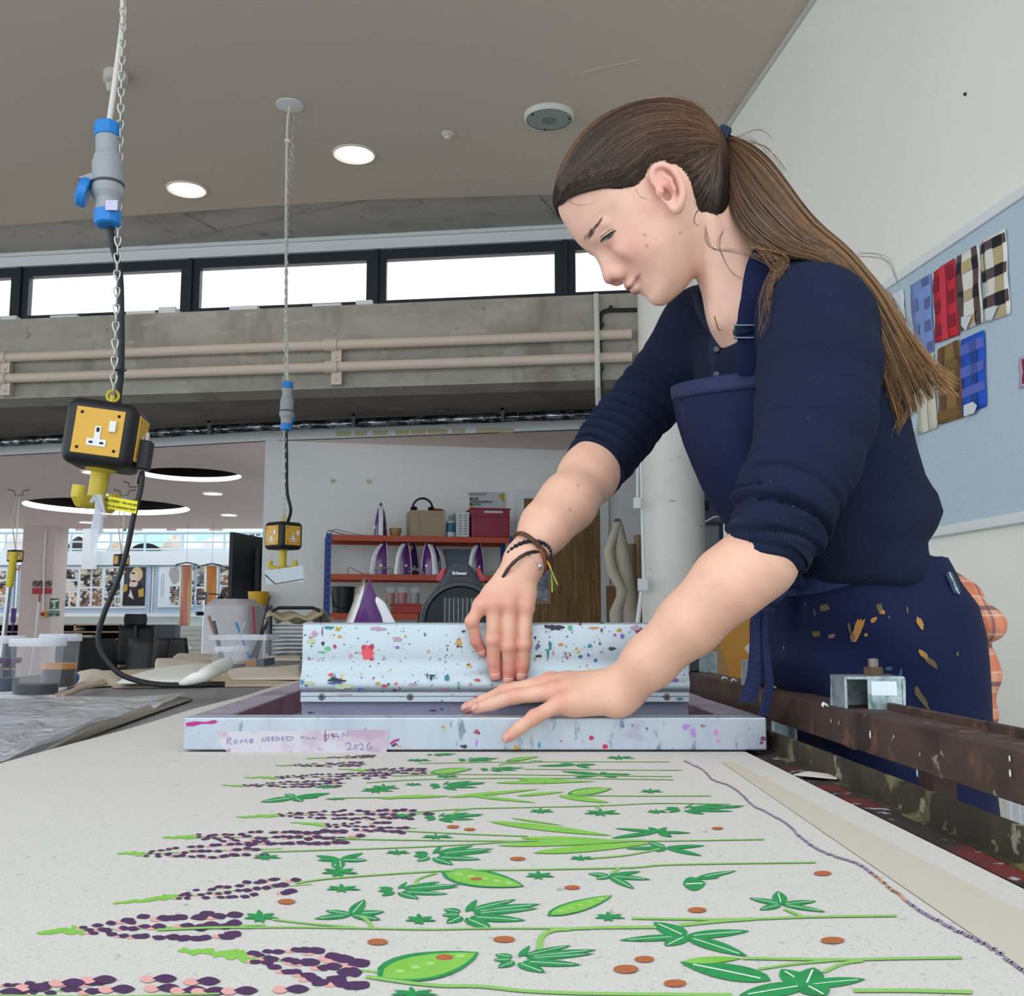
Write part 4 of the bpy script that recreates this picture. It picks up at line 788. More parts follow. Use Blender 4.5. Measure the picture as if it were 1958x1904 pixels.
# ================================================================ pipes on the beam
M_pipe = mat('pipe_cream', '#cfc0b2', .55)
def onb(px, py, off): return on_plane(px, py, BA, BB, off)
for k, (y0, y1, lab) in enumerate(((683, 627, 'upper of the two long cream pipes along the concrete beam'), (724, 674, 'lower of the two long cream pipes along the concrete beam'))):
    a = onb(0, y0, .06); c = onb(640, (660, 702)[k], .06); d_ = onb(1240, (636, 683)[k], .06)
    zc_ = (a[2]+c[2])/2; x0, x1 = -9, .78
    t = thing('heating_pipe', lab, 'pipe', (c[0], c[1], c[2]), 'pipes along the beam')
    m = MB(); m.tube([(x, BA+BB*x-.065, c[2]+.0) for x in (x0, -4, x1)], .034, 14); m.build('pipe', M_pipe, t, smooth=True)
    for px in (4, 634, -640):
        e = onb(px, (660, 702)[k], .06); e = np.array([e[0], BA+BB*e[0]-.065, c[2]])
        m = MB(); m.tube([e-np.array([.045, -.006, 0]), e+np.array([.045, -.006, 0])], .043, 14); m.prism([e+np.array([.0, .0, -.12]), e+np.array([.07, -.01, -.12]), e+np.array([.07, -.01, .03]), e+np.array([.0, 0, .03])], (0, .06, 0)); br = m.build('bracket', M_pipe, t, smooth=True, angle=30)
        m = MB(); m.lathe([(.008, 0), (.006, .006)], e+np.array([.035, -.008, -.09]), (0, -1, 0), 8); m.build('bolt', mat('bolt_pale', '#b7b0a6', .5), br)
# vertical white conduit and black cable on the beam
m = MB(); m.tube([onb(1140, 563, .02), onb(1142, 660, .14), onb(1143, 740, .14), on_plane(1144, 776, BA, BB, .02)], .018, 8); tag(m.build('white_conduit', mat('conduit_white', '#cfd0c8', .5), smooth=True), 'thin white vertical conduit crossing the two cream pipes', 'conduit')
t = thing('clipped_cable', 'black cable clipped to the concrete beam, bending round beside the white conduit', 'cable', tuple(onb(1155, 640, .02)))
m = MB(); m.tube(spline([onb(1262, 583, .02), onb(1235, 591, .02), onb(1180, 593, .02), onb(1160, 594, .02), onb(1149, 603, .02), onb(1147, 640, .02), onb(1147, 720, .02), onb(1147, 775, .02)], 40), .014, 8); m.build('cable', M_cab, t, smooth=True)
for (x, y) in ((1168, 588), (1228, 586), (1151, 620), (1151, 703), (1151, 735), (1151, 745), (1151, 757), (1151, 768)):
    m = MB(); p = onb(x, y, .03); m.box(p-np.array([.012, .01, .012]), p+np.array([.012, .02, .012])); m.build('clip', M_blk, t)
# foil wrapped pipe
M_foil = layered('foil_wrap', '#3a4046', .22, .9, [(30, .5, .6, '#9aa2a8', (.3, 1, 1), 3), (60, .6, .66, '#d6dadd', (.3, 1, 1), 6)], bump=1.0)
t = thing('foil_duct', 'foil wrapped pipe running in the shadow above the white ceiling fascia', 'duct', (-1.5, 8.0, 2.6))
xs_ = [-9, -4.53, -2.01, .525, 1.5]
def fy(x): return strip_y(x) - .3
m = MB(); pts = []
for i in range(90):
    x = -9 + i*(10.0/89); pts.append((x, fy(x), 2.602))
r_ = random.Random(2); m.tube(pts, [.037 + r_.uniform(-.003, .003) for _ in pts], 12); m.build('pipe', M_foil, t, smooth=True, angle=180)
for px in (404, 678, 961):
    for yy in (0,):
        x = None; r = ray(px, 805); 
        for q_ in range(400):
            Y = 7 + q_*.01; X = r[0]/r[1]*Y
            if Y > fy(X)-.02: break
        m = MB(); m.box((X-.014, Y-.06, 2.56), (X+.014, Y-.045, 2.66)); m.box((X-.014, Y-.06, 2.645), (X+.04, Y-.03, 2.66)); m.build('hanger', mat('hanger_grey', '#4d5656', .5, .4), t)
# ================================================================ shelf unit by the back wall
th = math.atan(SB); ex = np.array([math.cos(th), math.sin(th), 0]); ey = np.array([-math.sin(th), math.cos(th), 0])
OFF = .55
O = on_plane(622, 1100, SA, SB, OFF); O = np.array([O[0], O[1], 0])
def S(x, y, z): return O + ex*x + ey*y + np.array([0, 0, z])
def sx(px, py, y):                        # local x and z of a photo position at local depth y
    p = on_plane(px, py, SA, SB, OFF - y*math.sqrt(1+SB*SB)); d = p - O; return float(d.dot(ex)), float(p[2])
LX = sx(984, 1030, 0)[0]
z1 = sx(640, 1022, 0)[1]; z2 = sx(640, 1097, 0)[1]; z3 = sx(640, 1172, 0)[1]
def sbox(m, x0, x1, y0, y1, za, zb, mi=0):
    m.prism([S(x0, y0, za), S(x1, y0, za), S(x1, y1, za), S(x0, y1, za)], (0, 0, zb-za), mi)
M_sho = mat('shelf_orange', '#b5482a', .5); M_shb = mat('shelf_blue', '#24449a', .5); M_chip = mat('shelf_board', '#8d7a68', .8)
t = thing('shelving_unit', 'shelving unit with orange beams and blue uprights against the pale wall', 'shelving', tuple(S(LX/2, .2, 0)))
for i, z in enumerate((z1, z2, z3, .6, .15)):
    m = MB(); sbox(m, .035, LX-.035, 0, .02, z-.045, z); sbox(m, .035, LX-.035, .40, .42, z-.045, z); m.build('beam_pair', M_sho, t, bevel=.002)['kind'] = 'thing'
    m = MB(); sbox(m, .03, LX-.03, .02, .40, z-.014, z-.002); m.build('shelf', M_chip, t)
for x in (0, LX-.04):
    for y in (-.004, .385):
        m = MB(); sbox(m, x, x+.04, y, y+.004, 0, z1+.01); sbox(m, x if x == 0 else x+.036, x+.004 if x == 0 else x+.04, y, y+.04, 0, z1+.01); up = m.build('upright', M_shb, t)
        if y < 0:
            m = MB()
            for k in range(34): sbox(m, x+.014, x+.026, y-.0015, y, .06+k*.05, .06+k*.05+.022)
            m.build('slots', mat('slot_navy', '#141f4a', .7), up)['kind'] = 'stuff'
for o_ in t.children:
    if o_.name.startswith('beam_pair') and 'kind' in o_: del o_['kind']
# ---- irons
M_irp = mat('iron_purple', '#5c2a72', .22, coat=.4); M_irw = mat('iron_white', '#e9ebf0', .3); M_irs = mat('iron_sole', '#8f8479', .25, .85); M_ird = mat('iron_dark', '#22182c', .35); M_irm = mat('iron_mauve', '#7b2f6e', .3)
def iron(label, group='steam irons standing on the shelf'):
    t = thing('steam_iron', label, 'iron', (0, 0, 0), group)
    H = .275
    def hw(z): return .054*max(0.0, 1-(max(z, 0)/H)**2.1)**.75
    def dep(z): return float(np.interp(z, [0, .04, .1, .16, .2, .25, H], [.092, .092, .092, .084, .066, .030, .004]))
    zs_ = [0, .01, .03, .06, .09, .12, .15, .18, .21, .235, .255, .268, H]
    def loft(m, secs):
        n = len(secs[0]); vs = [p for s in secs for p in s]
        fs = [(i*n+j, i*n+(j+1) % n, (i+1)*n+(j+1) % n, (i+1)*n+j) for i in range(len(secs)-1) for j in range(n)]
        m.add(vs, fs + [tuple(range(n))[::-1], tuple((len(secs)-1)*n+j for j in range(n))])
    m = MB(); loft(m, [[(-.004, -hw(z)-.001, z), (0, -hw(z)-.002, z), (0, hw(z)+.002, z), (-.004, hw(z)+.001, z)] for z in zs_]); m.build('soleplate', M_irs, t)
    m = MB(); loft(m, [[(0, -hw(z)-.002, z), (.007*min(1, (H-z)*20), -hw(z)-.001, z), (.007*min(1, (H-z)*20), hw(z)+.001, z), (0, hw(z)+.002, z)] for z in zs_]); m.build('white_skirt', M_irw, t, smooth=True)
    secs = []
    for z in zs_:
        s = []; w = hw(z)*.96; d = max(dep(z), .0125)
        for k in range(11):
            a = -90 + 18*k; s.append((.0071 + (d-.0071)*math.cos(R(a))**.7, w*math.sin(R(a)), z))
        secs.append(s)
    m = MB(); loft(m, secs); m.build('body', M_irp, t, smooth=True, angle=50)
    out = [(.030, .247), (.050, .239), (.080, .208), (.108, .15), (.122, .08), (.130, .02), (.130, 0), (.088, 0), (.088, .05), (.085, .1), (.077, .145), (.056, .195), (.030, .23)]
    m = MB(); m.prism([(x, -.017, z) for x, z in out], (0, .034, 0)); m.build('handle', M_irw, t, bevel=.006)
    m = MB(); m.lathe([(.011, 0), (.011, .004), (0, .005)], (.055, -.0415, .07), (.35, -1, 0), 16); m.lathe([(.011, 0), (.011, .004), (0, .005)], (.055, .0415, .07), (.35, 1, 0), 16); m.build('dial', M_irw, t)
    m = MB(); m.tube([(.122, 0, .03), (.134, 0, .028)], .012, 12); m.build('cord_knob', M_irw, t, smooth=True)
    m = MB(); m.prism([(.062, -.013, .002), (.094, -.013, .002), (.086, -.013, .05), (.07, -.013, .06)], (0, .026, 0)); m.build('heel_panel', M_irm, t)
    return t
SIr = [(727, 1022, .16, -80, 'steam iron standing alone on the top shelf beside a small pot'),
       (737, 1097, .12, -150, 'steam iron at the left end of the row on the middle shelf'), (777, 1097, .10, -125, 'steam iron in front of another, second from the left on the middle shelf'), (791, 1097, .3, -120, 'steam iron half hidden behind the second one from the left'),
       (816, 1097, .10, -50, 'steam iron turned to the right in the middle of the middle shelf'), (830, 1097, .3, -40, 'steam iron peeping out behind the one turned to the right'), (916, 1097, .14, -125, 'steam iron at the right, behind the fan heater top')]
proto = iron(SIr[0][4])
for i, (px, py, y, rz, lb) in enumerate(SIr):
    o = proto if i == 0 else copy_tree(proto); o['label'] = lb
    x, _ = sx(px, py, y); p = S(x, y, (z1 if i == 0 else z2) + .001); o.location = Vector([float(v) for v in p]); o.rotation_euler = (0, 0, R(rz))
near = iron('large purple and white steam iron standing on the table behind the squeegee', None)
lt = text('Russell Hobbs', .012, (.034, -.0465, .12), (.33, -.1, -.94), (.94, 0.2, .33), M_irw, near, 'brand_lettering')
near.scale = (1.18, 1.1, 1.0)
p = PZ(688, 1325, TZ); near.location = (float(p[0]), 2.30, TZ-.004); near.location.x = float(PY(660, 1180, 2.30)[0]) - .052; near.rotation_euler = (0, R(20), R(12))
# ---- other things on the shelf
def onshelf(px, py, y, z): x, _ = sx(px, py, y); return S(x, y, z)
M_card = mat('cardboard', '#a3927a', .85)
x0, _ = sx(784, 1022, .05); x1, zt_ = sx(851, 976, .05)
m = MB(); sbox(m, x0, x1, .06, .36, z1+.001, zt_); cb = m.build('cardboard_box', M_card, bevel=.002); tag(cb, 'plain brown cardboard box on the top shelf with headphones on it', 'box')
m = MB(); sbox(m, x0+.07, x0+.072, .0585, .06, z1+.002, zt_-.001); m.build('fold_line', mat('card_dark', '#8b7b64', .9), cb)
t = thing('ear_defenders', 'black ear defenders lying on the cardboard box', 'headphones', tuple(onshelf(808, 970, .15, zt_)))
c = onshelf(808, 970, .15, zt_+.02); m = MB(); m.tube([c + ex*.08*math.cos(a) + np.array([0, 0, .085*math.sin(a)]) for a in [R(d) for d in range(0, 181, 12)]], .009, 8); m.build('headband', M_blk, t, smooth=True)
for s_ in (-1, 1): m = MB(); m.ball(c + ex*.07*s_ + np.array([0, 0, .002]), .03, n=12, sc=(1, 1, .65)); m.build('ear_cup', M_blk, t, smooth=True)
m = MB(); c = onshelf(836, 972, .15, zt_); m.ball(c + np.array([0, 0, .012]), .045, n=12, sc=(1.2, 1, .28)); tag(m.build('red_pouch', mat('pouch_red', '#8e2626', .6), smooth=True), 'small flat red pouch on the cardboard box beside the headphones', 'pouch')
t = thing('spray_bottle', 'bottle with a blue label between the cardboard box and the white carton', 'bottle', tuple(onshelf(862, 1022, .1, z1)))
c = onshelf(862, 1022, .1, z1+.001); m = MB(); m.lathe([(.034, 0), (.035, .01), (.035, .12), (.018, .135)], c, n=20); m.build('bottle_body', mat('bottle_pale', '#b9c4cc', .3), t, smooth=True)
m = MB(); m.lathe([(.0355, .04), (.0355, .115)], c, n=20, caps=False); m.build('bottle_label', mat('label_teal', '#23617f', .5), t, smooth=True); m = MB(); m.lathe([(.016, .135), (.016, .175), (0, .176)], c, n=14); m.build('cap', mat('cap_grey', '#8f8c88', .5), t, smooth=True)
x0, _ = sx(873, 1022, .05); x1, zt_ = sx(897, 979, .05); m = MB(); sbox(m, x0, x1, .05, .25, z1+.001, zt_); o = tag(m.build('white_carton', mat('carton_white', '#cfd3d6', .6), bevel=.001), 'white carton with columns of small print, left of the crimson crate', 'carton')
m = MB()
for cc in (.14, .58):
    for k in range(8): sbox(m, x0+(x1-x0)*cc, x0+(x1-x0)*(cc+.3), .0485, .05, zt_-.03-k*.021, zt_-.02-k*.021)
m.build('print_block', mat('print_grey', '#8b9198', .7), o)['kind'] = 'stuff'
t = thing('storage_crate', 'crimson plastic crate at the right end of the top shelf', 'crate', tuple(onshelf(938, 1022, .1, z1)))
x0, _ = sx(900, 1022, .02); x1, zt_ = sx(977, 972, .02); M_cr = mat('crate_crimson', '#8a1238', .4)
m = MB(); sbox(m, x0+.01, x1-.008, .03, .36, z1+.001, zt_-.004); m.build('crate_body', M_cr, t, bevel=.006); m = MB(); sbox(m, x0, x1, .02, .37, zt_-.012, zt_); sbox(m, x0+.004, x1-.004, .024, .366, zt_-.075, zt_-.066); m.build('rim', M_cr, t, bevel=.002)
m = MB(); xm = (x0+x1)/2+.02; sbox(m, xm-.075, xm+.075, .017, .02, zt_-.04, zt_-.022); m.build('hand_slot', mat('slot_pale', '#cfc6c8', .6), t, bevel=.0014)
m = MB(); c = onshelf(756, 1022, .12, z1+.001); m.lathe([(.032, 0), (.045, .03), (.05, .066), (.046, .066), (.042, .03), (0, .02)], c, n=22); tag(m.build('clay_pot', mat('pot_tan', '#b08552', .5), smooth=True, angle=60), 'small tan clay pot on the top shelf', 'pot')
def cord(pts, name, lab, z, y=.1):
    q = [onshelf(px, 1022 if z == z1 else 1097, y+dy, z + .004 + dz) for px, dz, dy in pts]
    m = MB(); m.tube(spline(q, len(q)*5), .0045, 6); return tag(m.build(name, mat('cord_grey', '#a39f98', .6), smooth=True), lab, 'cable', 'loose iron cables on the shelves')
cord([(625, .0, 0), (628, .035, 0), (640, .03, .05), (665, .012, .1), (700, .003, .05), (715, 0, 0), (690, .004, 0), (660, .03, .02), (640, .05, .06), (634, .01, .02), (660, 0, 0)], 'power_cord', 'grey cable looped at the left end of the top shelf', z1)
cord([(665, 0, 0), (667, .05, 0), (680, .03, 0), (700, 0, .02), (720, .04, -.03), (745, .045, -.04), (760, 0, -.03), (750, .02, -.05), (775, .05, -.04), (800, .03, -.05), (812, .0, -.04), (800, .045, -.03), (775, .012, -.05), (745, 0, -.04)], 'power_cord', 'pale cable tangled across the front of the middle shelf', z2, .09)
cord([(810, 0, 0), (830, .02, 0), (845, .0, 0), (855, .05, .1), (870, .06, .1)], 'power_cord', 'pale cable behind the left red tab of the fan heater', z2)
cord([(925, .0, 0), (935, .02, 0), (950, .03, 0), (966, .0, 0), (950, .0, 0)], 'power_cord', 'pale cable at the right end of the middle shelf', z2)
x0, _ = sx(849, 1097, .3); x1, zt_ = sx(906, 1050, .3); m = MB(); sbox(m, x0, x1, .30, .37, z2+.001, zt_); sbox(m, x0+.01, x1-.02, .28, .30, z2+.001, zt_-.05); o = tag(m.build('file_box', mat('file_grey_blue', '#6d7b88', .6), bevel=.004), 'grey blue case standing behind the fan heater on the middle shelf', 'case')
t = thing('bucket', 'black plastic bucket on the lower shelf', 'bucket', tuple(onshelf(655, 1172, .15, z3)))
c = onshelf(655, 1172, .16, z3+.001); m = MB(); m.lathe([(.078, 0), (.088, .19), (.095, .19), (.095, .205), (.085, .205)], c, n=28); m.build('bucket_body', M_blk, t, smooth=True, angle=40); m = MB(); m.tube([c+np.array([-.094, 0, .17]), c+np.array([-.06, -.07, .06]), c+np.array([0, -.1, .03]), c+np.array([.06, -.07, .06]), c+np.array([.094, 0, .17])], .003, 6); m.build('bucket_handle', M_blk, t)
M_clr = mat('clear_plastic', '#dfe4ec', .15, alpha=.22)
x0, _ = sx(750, 1172, .05); x1, _ = sx(809, 1172, .05); zt_ = z3+.075
t = thing('red_tray', 'red plastic tray on the lower shelf under the small tubs', 'tray', tuple(S((x0+x1)/2, .2, z3))); m = MB(); sbox(m, x0+.01, x1-.01, .06, .34, z3+.001, zt_-.01); m.build('tray_body', mat('tray_red', '#a82a20', .4), t, bevel=.004); m = MB(); sbox(m, x0, x1, .05, .35, zt_-.012, zt_); m.build('rim', mat('tray_red'), t, bevel=.002)
for px, col, lb in ((743, '#a8622c', 'small tub of orange ink on the red tray'), (766, '#b23a30', 'small tub of red ink on the red tray'), (790, '#8d8a8c', 'small empty clear tub on the red tray')):
    c = onshelf(px+3, 1160, .15, zt_+.001); t = thing('ink_tub', lb, 'tub', tuple(c), 'small tubs on the red tray')
    m = MB(); m.lathe([(.036, 0), (.04, .12), (.044, .12), (.044, .13), (.04, .13)], c, n=20); m.build('tub_wall', M_clr, t, smooth=True, angle=40)
    m = MB(); m.lathe([(.034, .002), (.037, .085), (0, .087)], c, n=20); m.build('ink', mat('ink_'+col[1:], col, .4), t, smooth=True)
# notice on the wall behind the crate
def wl(px, py, o=.02): return on_plane(px, py, SA, SB, o)
m = MB(); m.poly([wl(898, 940), wl(964, 941), wl(964, 985), wl(898, 985)]); o = tag(m.build('wall_notice', mat('notice_white', '#c7ccd2', .7), solid=.003), 'white printed notice on the wall above the crimson crate', 'notice')
m = MB()
for (a, b_, c_, d_) in ((898, 951, 914, 956), (898, 957, 942, 961), (898, 962, 919, 966)): m.prism([wl(a, d_, .024), wl(c_, d_, .024), wl(c_, b_, .024), wl(a, b_, .024)], (0, -.003, 0))
m.build('caption_bars', M_blk, o)['kind'] = 'stuff'
m = MB(); m.prism([wl(953, 947, .024), wl(964, 941, .024), wl(964, 962, .024)], (0, -.003, 0)); m.prism([wl(899, 985, .024), wl(899, 967, .024), wl(910, 970, .024)], (0, -.003, 0)); m.build('gold_mark', mat('notice_gold', '#b59a3c', .6), o)['kind'] = 'stuff'
nx_ = wl(910, 950) - wl(900, 950); up_ = (0, 0, 1)
text('FALMOUTH', .03, wl(912, 945, .028), nx_, up_, M_blk, o); text('NEW', .022, wl(907, 953.5, .03), nx_, up_, M_wpl, o); text('FALMOUTH STORES', .022, wl(920, 959, .03), nx_, up_, M_wpl, o); text('ONLINE', .02, wl(910, 964, .03), nx_, up_, M_wpl, o)
# tape remnants and smudges on the wall
m = MB()
for (px, py) in ((635, 919), (704, 920)): m.poly([wl(px-4, py-2), wl(px+3, py-4), wl(px+5, py+3), wl(px-2, py+4)])
m.build('tape_remnants', mat('tape_cream'), bpy.data.objects['wall_back'])['kind'] = 'stuff'
# door
M_oak = layered('oak_veneer', '#8a6a3e', .55, 0, [(3, .35, .7, '#6e5230', (7, 7, .35), 2), (9, .45, .6, '#9c7b4c', (9, 9, .25), 5), (22, .5, .62, '#5f4526', (10, 10, .3), 8)])
a = wl(1002, 955, .03); c = wl(1147, 955, .03); zt_ = wl(1080, 955, .03)[2]
m = MB(); m.prism([(a[0], a[1], 0), (c[0], c[1], 0), (c[0], c[1], zt_), (a[0], a[1], zt_)], (0, .03, 0)); d_ = structure(m.build('door_1', M_oak))
ux = (c-a); ux[2] = 0; ux = ux/np.linalg.norm(ux)
def q(p, z): return (p[0], p[1], z)
m = MB(); w_ = .075
m.prism([q(a-ux*w_, 0), q(a, 0), q(a, zt_+w_), q(a-ux*w_, zt_+w_)], (0, -.02, 0)); m.prism([q(c, 0), q(c+ux*w_, 0), q(c+ux*w_, zt_+w_), q(c, zt_+w_)], (0, -.02, 0)); m.prism([q(a, zt_), q(c, zt_), q(c, zt_+w_), q(a, zt_+w_)], (0, -.02, 0)); m.build('door_frame', M_white, d_)
v0, v1 = wl(1034, 1080, .035), wl(1049, 1155, .035)
m = MB(); m.prism([(v0[0]-.15, v0[1]-.03, v1[2]), (v1[0]+.02, v1[1], v1[2]), (v1[0]+.02, v1[1], v1[2]+.75), (v0[0]-.15, v0[1]-.03, v1[2]+.75)], (0, -.012, 0)); m.build('window_bead', mat('oak_bead', '#a58b60', .5), d_)
m = MB(); m.prism([(v0[0]-.13, v0[1]-.045, v1[2]+.03), (v1[0], v1[1]-.015, v1[2]+.03), (v1[0], v1[1]-.015, v1[2]+.72), (v0[0]-.13, v0[1]-.045, v1[2]+.72)], (0, -.002, 0)); m.build('vision_panel', mat('panel_view', '#54606a', .2, noise=(12, '#c6ccd8', 1, 0)), d_)

# rolls and boards leaning in the corner by the column
t = thing('fabric_roll', 'tall cream fabric roll with loose cloth, leaning beside the door', 'fabric roll', (PY(1190, 1200, 7.9)[0], 7.9, 0))
def l8(px, py, Y=7.9): return PY(px, py, Y)
def down(p, z, k=0.0): return np.array([p[0]+k, p[1], z])
m = MB(); a = l8(1180, 998); c = l8(1208, 1190)
m.tube([a, l8(1190, 1060), l8(1202, 1190), (c[0]+.02, 7.85, .02)], [.038, .06, .085, .10], 20); m.build('cloth_layer', mat('roll_cream', '#cdc6b4', .9, noise=(4, '#b7b09e', .6, .4)), t, smooth=True)
m = MB(); m.tube([a+np.array([-.0, -.02, -.02]), l8(1163, 1055, 7.85), l8(1170, 1090, 7.85), l8(1192, 1130, 7.85), l8(1178, 1170, 7.85), (l8(1180, 1190)[0], 7.8, .02)], [.03, .035, .045, .04, .05, .06], 14); m.build('loose_cloth', mat('roll_cream'), t, smooth=True)
m = MB(); m.tube([l8(1181, 992), a], .024, 14); m.build('cardboard_core', mat('core_brown', '#6b6258', .8), t, smooth=True)
for (px, py, Y, r, col, lb) in ((1206, 1040, 8.3, .045, '#9c8468', 'brown cardboard tube standing between the cream roll and the column'), (1220, 1023, 8.5, .035, '#a98a70', 'paler thin cardboard tube nearest the column')):
    a = PY(px, py, Y); m = MB(); m.lathe([(r, 0), (r, a[2]), (r*.8, a[2]), (r*.8, a[2]-.05), (0, a[2]-.05)], (a[0], a[1], 0), n=18); tag(m.build('cardboard_tube', mat('tube_'+col[1:], col, .8), smooth=True, angle=40), lb, 'tube')
a = PY(1172, 1120, 8.4); m = MB(); m.box((a[0]-.05, 8.42, 0), (a[0]+.06, 8.45, a[2])); tag(m.build('brown_board', mat('board_brown', '#7c5a3c', .7)), 'brown wooden board standing behind the cream fabric roll', 'board')

# unit seen between the column and the apron
M_bg = mat('cabinet_bluegrey', '#4e5a70', .6)
a = PY(1347, 955, 8.3); c = PY(1420, 1010, 8.3); t = thing('wall_cabinet', 'blue grey shelf cabinet seen between the column and the apron', 'cabinet', (a[0], 8.3, 0))
m = MB(); m.box((a[0], 8.3, 0), (a[0]+.75, 8.33, 2.3)); m.build('back_panel', M_bg, t)
for py in (991, 1075): p = PY(1347, py, 8.1); m = MB(); m.box((a[0], 7.9, p[2]-.012), (a[0]+.75, 8.3, p[2])); m.build('shelf', M_wpl, t)
p = PY(1350, 966, 8.28); m = MB(); m.box((p[0]-.015, 8.29, p[2]-.04), (p[0]+.02, 8.298, p[2]+.04)); m.build('label_plate', M_blk, t)
p = PY(1347, 1060, 8.0); z0 = PY(1347, 1075, 8.1)[2]
m = MB(); m.box((p[0], 7.92, z0+.001), (p[0]+.1, 8.2, z0+.27)); tag(m.build('clear_box', M_clr, bevel=.006), 'clear plastic box on the cabinet shelf right of the column', 'box')
p = PY(1372, 1060, 8.1); m = MB(); m.box((p[0], 7.95, z0+.001), (p[0]+.2, 8.25, z0+.16)); tag(m.build('maroon_box', mat('maroon', '#5f1628', .6), bevel=.004), 'dark maroon box beside the clear plastic box', 'box')

# boards and storage behind the end of the rail
M_kb = mat('kraft_board', '#a8742e', .8)
def lean(pts, Y, off, name, m_, lab, cat):
    P = [PY(x, y, Y + k*.02) for k, (x, y) in enumerate(pts)]; m = MB(); m.prism([(p[0], Y, p[2]) for p in P], (0, off, 0)); return tag(m.build(name, m_), lab, cat)
zf = lambda Y: 1196 + 1.05*SC(Y, 0)
Y = 4.6; lean([(1352, 1215), (1400, 1175), (1436, 1150), (1442, 1215), (1415, 1238), (1432, 1262), (1432, zf(Y)), (1352, zf(Y))], Y, .03, 'kraft_board', mat('kraft_board2', '#a8762f', .8), 'folded ochre cardboard standing behind the end of the rail', 'cardboard')
Y = 4.4; lean([(1362, 1240), (1375, 1232), (1392, 1300), (1392, zf(Y)), (1362, zf(Y))], Y, .02, 'brown_plank', mat('plank_brown', '#8a6a48', .8), 'brown plank standing in front of the ochre cardboard', 'plank')
Y = 5.0; lean([(1425, 1130), (1455, 1130), (1455, zf(Y)), (1418, zf(Y))], Y, .04, 'dark_teal_board', mat('teal_dark', '#1f3440', .7), 'dark teal board behind the apron tie', 'board')
t = thing('storage_rack', 'white rack with stacked boxes seen past the apron ties', 'rack', (PY(1445, 1250, 4.8)[0], 4.8, 0)); m = MB(); a = PY(1428, 1190, 4.8); m.box((a[0], 4.8, 0), (a[0]+.1, 5.05, a[2])); m.build('rack_body', M_wpl, t)
for k, (y0, y1, c_) in enumerate(((1190, 1205, '#8c7a6c'), (1206, 1222, '#8e979b'), (1255, 1268, '#8f7468'), (1270, 1283, '#9b8274'))):
    p = PY(1428, y1, 4.78); q_ = PY(1460, y0, 4.78); m = MB(); m.box((p[0], 4.78, p[2]), (a[0]+.1, 4.8, q_[2])); m.build('box_front', mat('boxfront%d' % k, c_, .7), t)
# radiator at the right wall foot
t = thing('radiator', 'white panel radiator low on the right wall', 'radiator', (1.6, 2.3, .2))
def wr(Y, z, o): return (WA+WB*Y-o, Y, z)
m = MB(); m.prism([wr(1.55, .12, .04), wr(3.2, .12, .04), wr(3.2, .72, .04), wr(1.55, .72, .04)], (-.03, 0, 0)); m.build('panel', M_wpl, t, bevel=.008)
m = MB()
for k in range(36): Y = 1.58 + k*.045; m.prism([wr(Y, .16, .07), wr(Y+.025, .16, .07), wr(Y+.025, .68, .07), wr(Y, .68, .07)], (-.006, 0, 0))
m.build('flutes', M_wpl, t, bevel=.002)['kind'] = 'stuff'
# ================================================================ right wall pinboard
t = thing('pinboard', 'long grey blue pinboard in a white frame on the right wall', 'pinboard', tuple(on_right(1900, 700)))
M_felt = mat('pinboard_felt', '#bccdda', .9, noise=(60, '#b2c4d2', .5, .1))
zb_, zt_ = 1.385, 2.325
def wr(Y, z, o): return (WA+WB*Y-o, Y, z)
m = MB(); m.prism([wr(.5, zb_, 0), wr(5.7, zb_, 0), wr(5.7, zt_, 0), wr(.5, zt_, 0)], (-.018, 0, 0)); m.build('felt', M_felt, t)
for z, h in ((zt_, .035), (zb_-.03, .032)): m = MB(); m.prism([wr(.5, z, 0), wr(5.7, z, 0), wr(5.7, z+h, 0), wr(.5, z+h, 0)], (-.028, 0, 0)); m.build('frame_strip', M_white, t, bevel=.003)
def swatch(quad, base, cells, name, lab, th=.003, cat='fabric swatch', grp='fabric swatches on the pinboard'):
    # quad: four photo corners tl,tr,br,bl ; cells: list (u0,v0,u1,v1,material)
    P = [on_right(x, y, .022) for x, y in quad]
    def f(u, v, o=0): p = (P[0]*(1-u)+P[1]*u)*(1-v) + (P[3]*(1-u)+P[2]*u)*v; return p + np.array([-o - .004*math.sin(v*5+u*2)**2, 0, 0])
    mats = [base]; m = MB(); n = 14
    m.grid(lambda u, v: f(u, v), 5, n, 0)
    o = m.build(name, base, None, smooth=True, solid=.002); tag(o, lab, cat, grp)
    byc = {}
    for (u0, v0, u1, v1, c_) in cells: byc.setdefault(c_, []).append((u0, v0, u1, v1))
    for k, (c_, L) in enumerate(byc.items()):
        m = MB()
        for (u0, v0, u1, v1) in L: m.grid(lambda u, v: f(u0+(u1-u0)*u, v0+(v1-v0)*v, .0032+.0005*k), 3, 5, 0)
        m.build('printed_checks', mat('check_'+c_[1:], c_, .85), o, smooth=True)['kind'] = 'stuff'
    return o
def chk(u, v, w, h, c_): return (u, v, u+w, v+h, c_)
swatch([(1741, 546), (1780, 523), (1786, 670), (1752, 690)], mat('sw_blue', '#7d96cf', .85), [(.62, .02, .95, .12, '#5f6a9c'), (.65, .28, .95, .42, '#5f6a9c'), (.66, .58, .97, .72, '#5f6a9c'), (.68, .86, .98, .98, '#5f6a9c'), (.06, .22, .36, .38, '#6a76a8'), (.06, .56, .36, .70, '#6a76a8')], 'fabric_swatch', 'light blue checked fabric swatch, upper left on the pinboard')
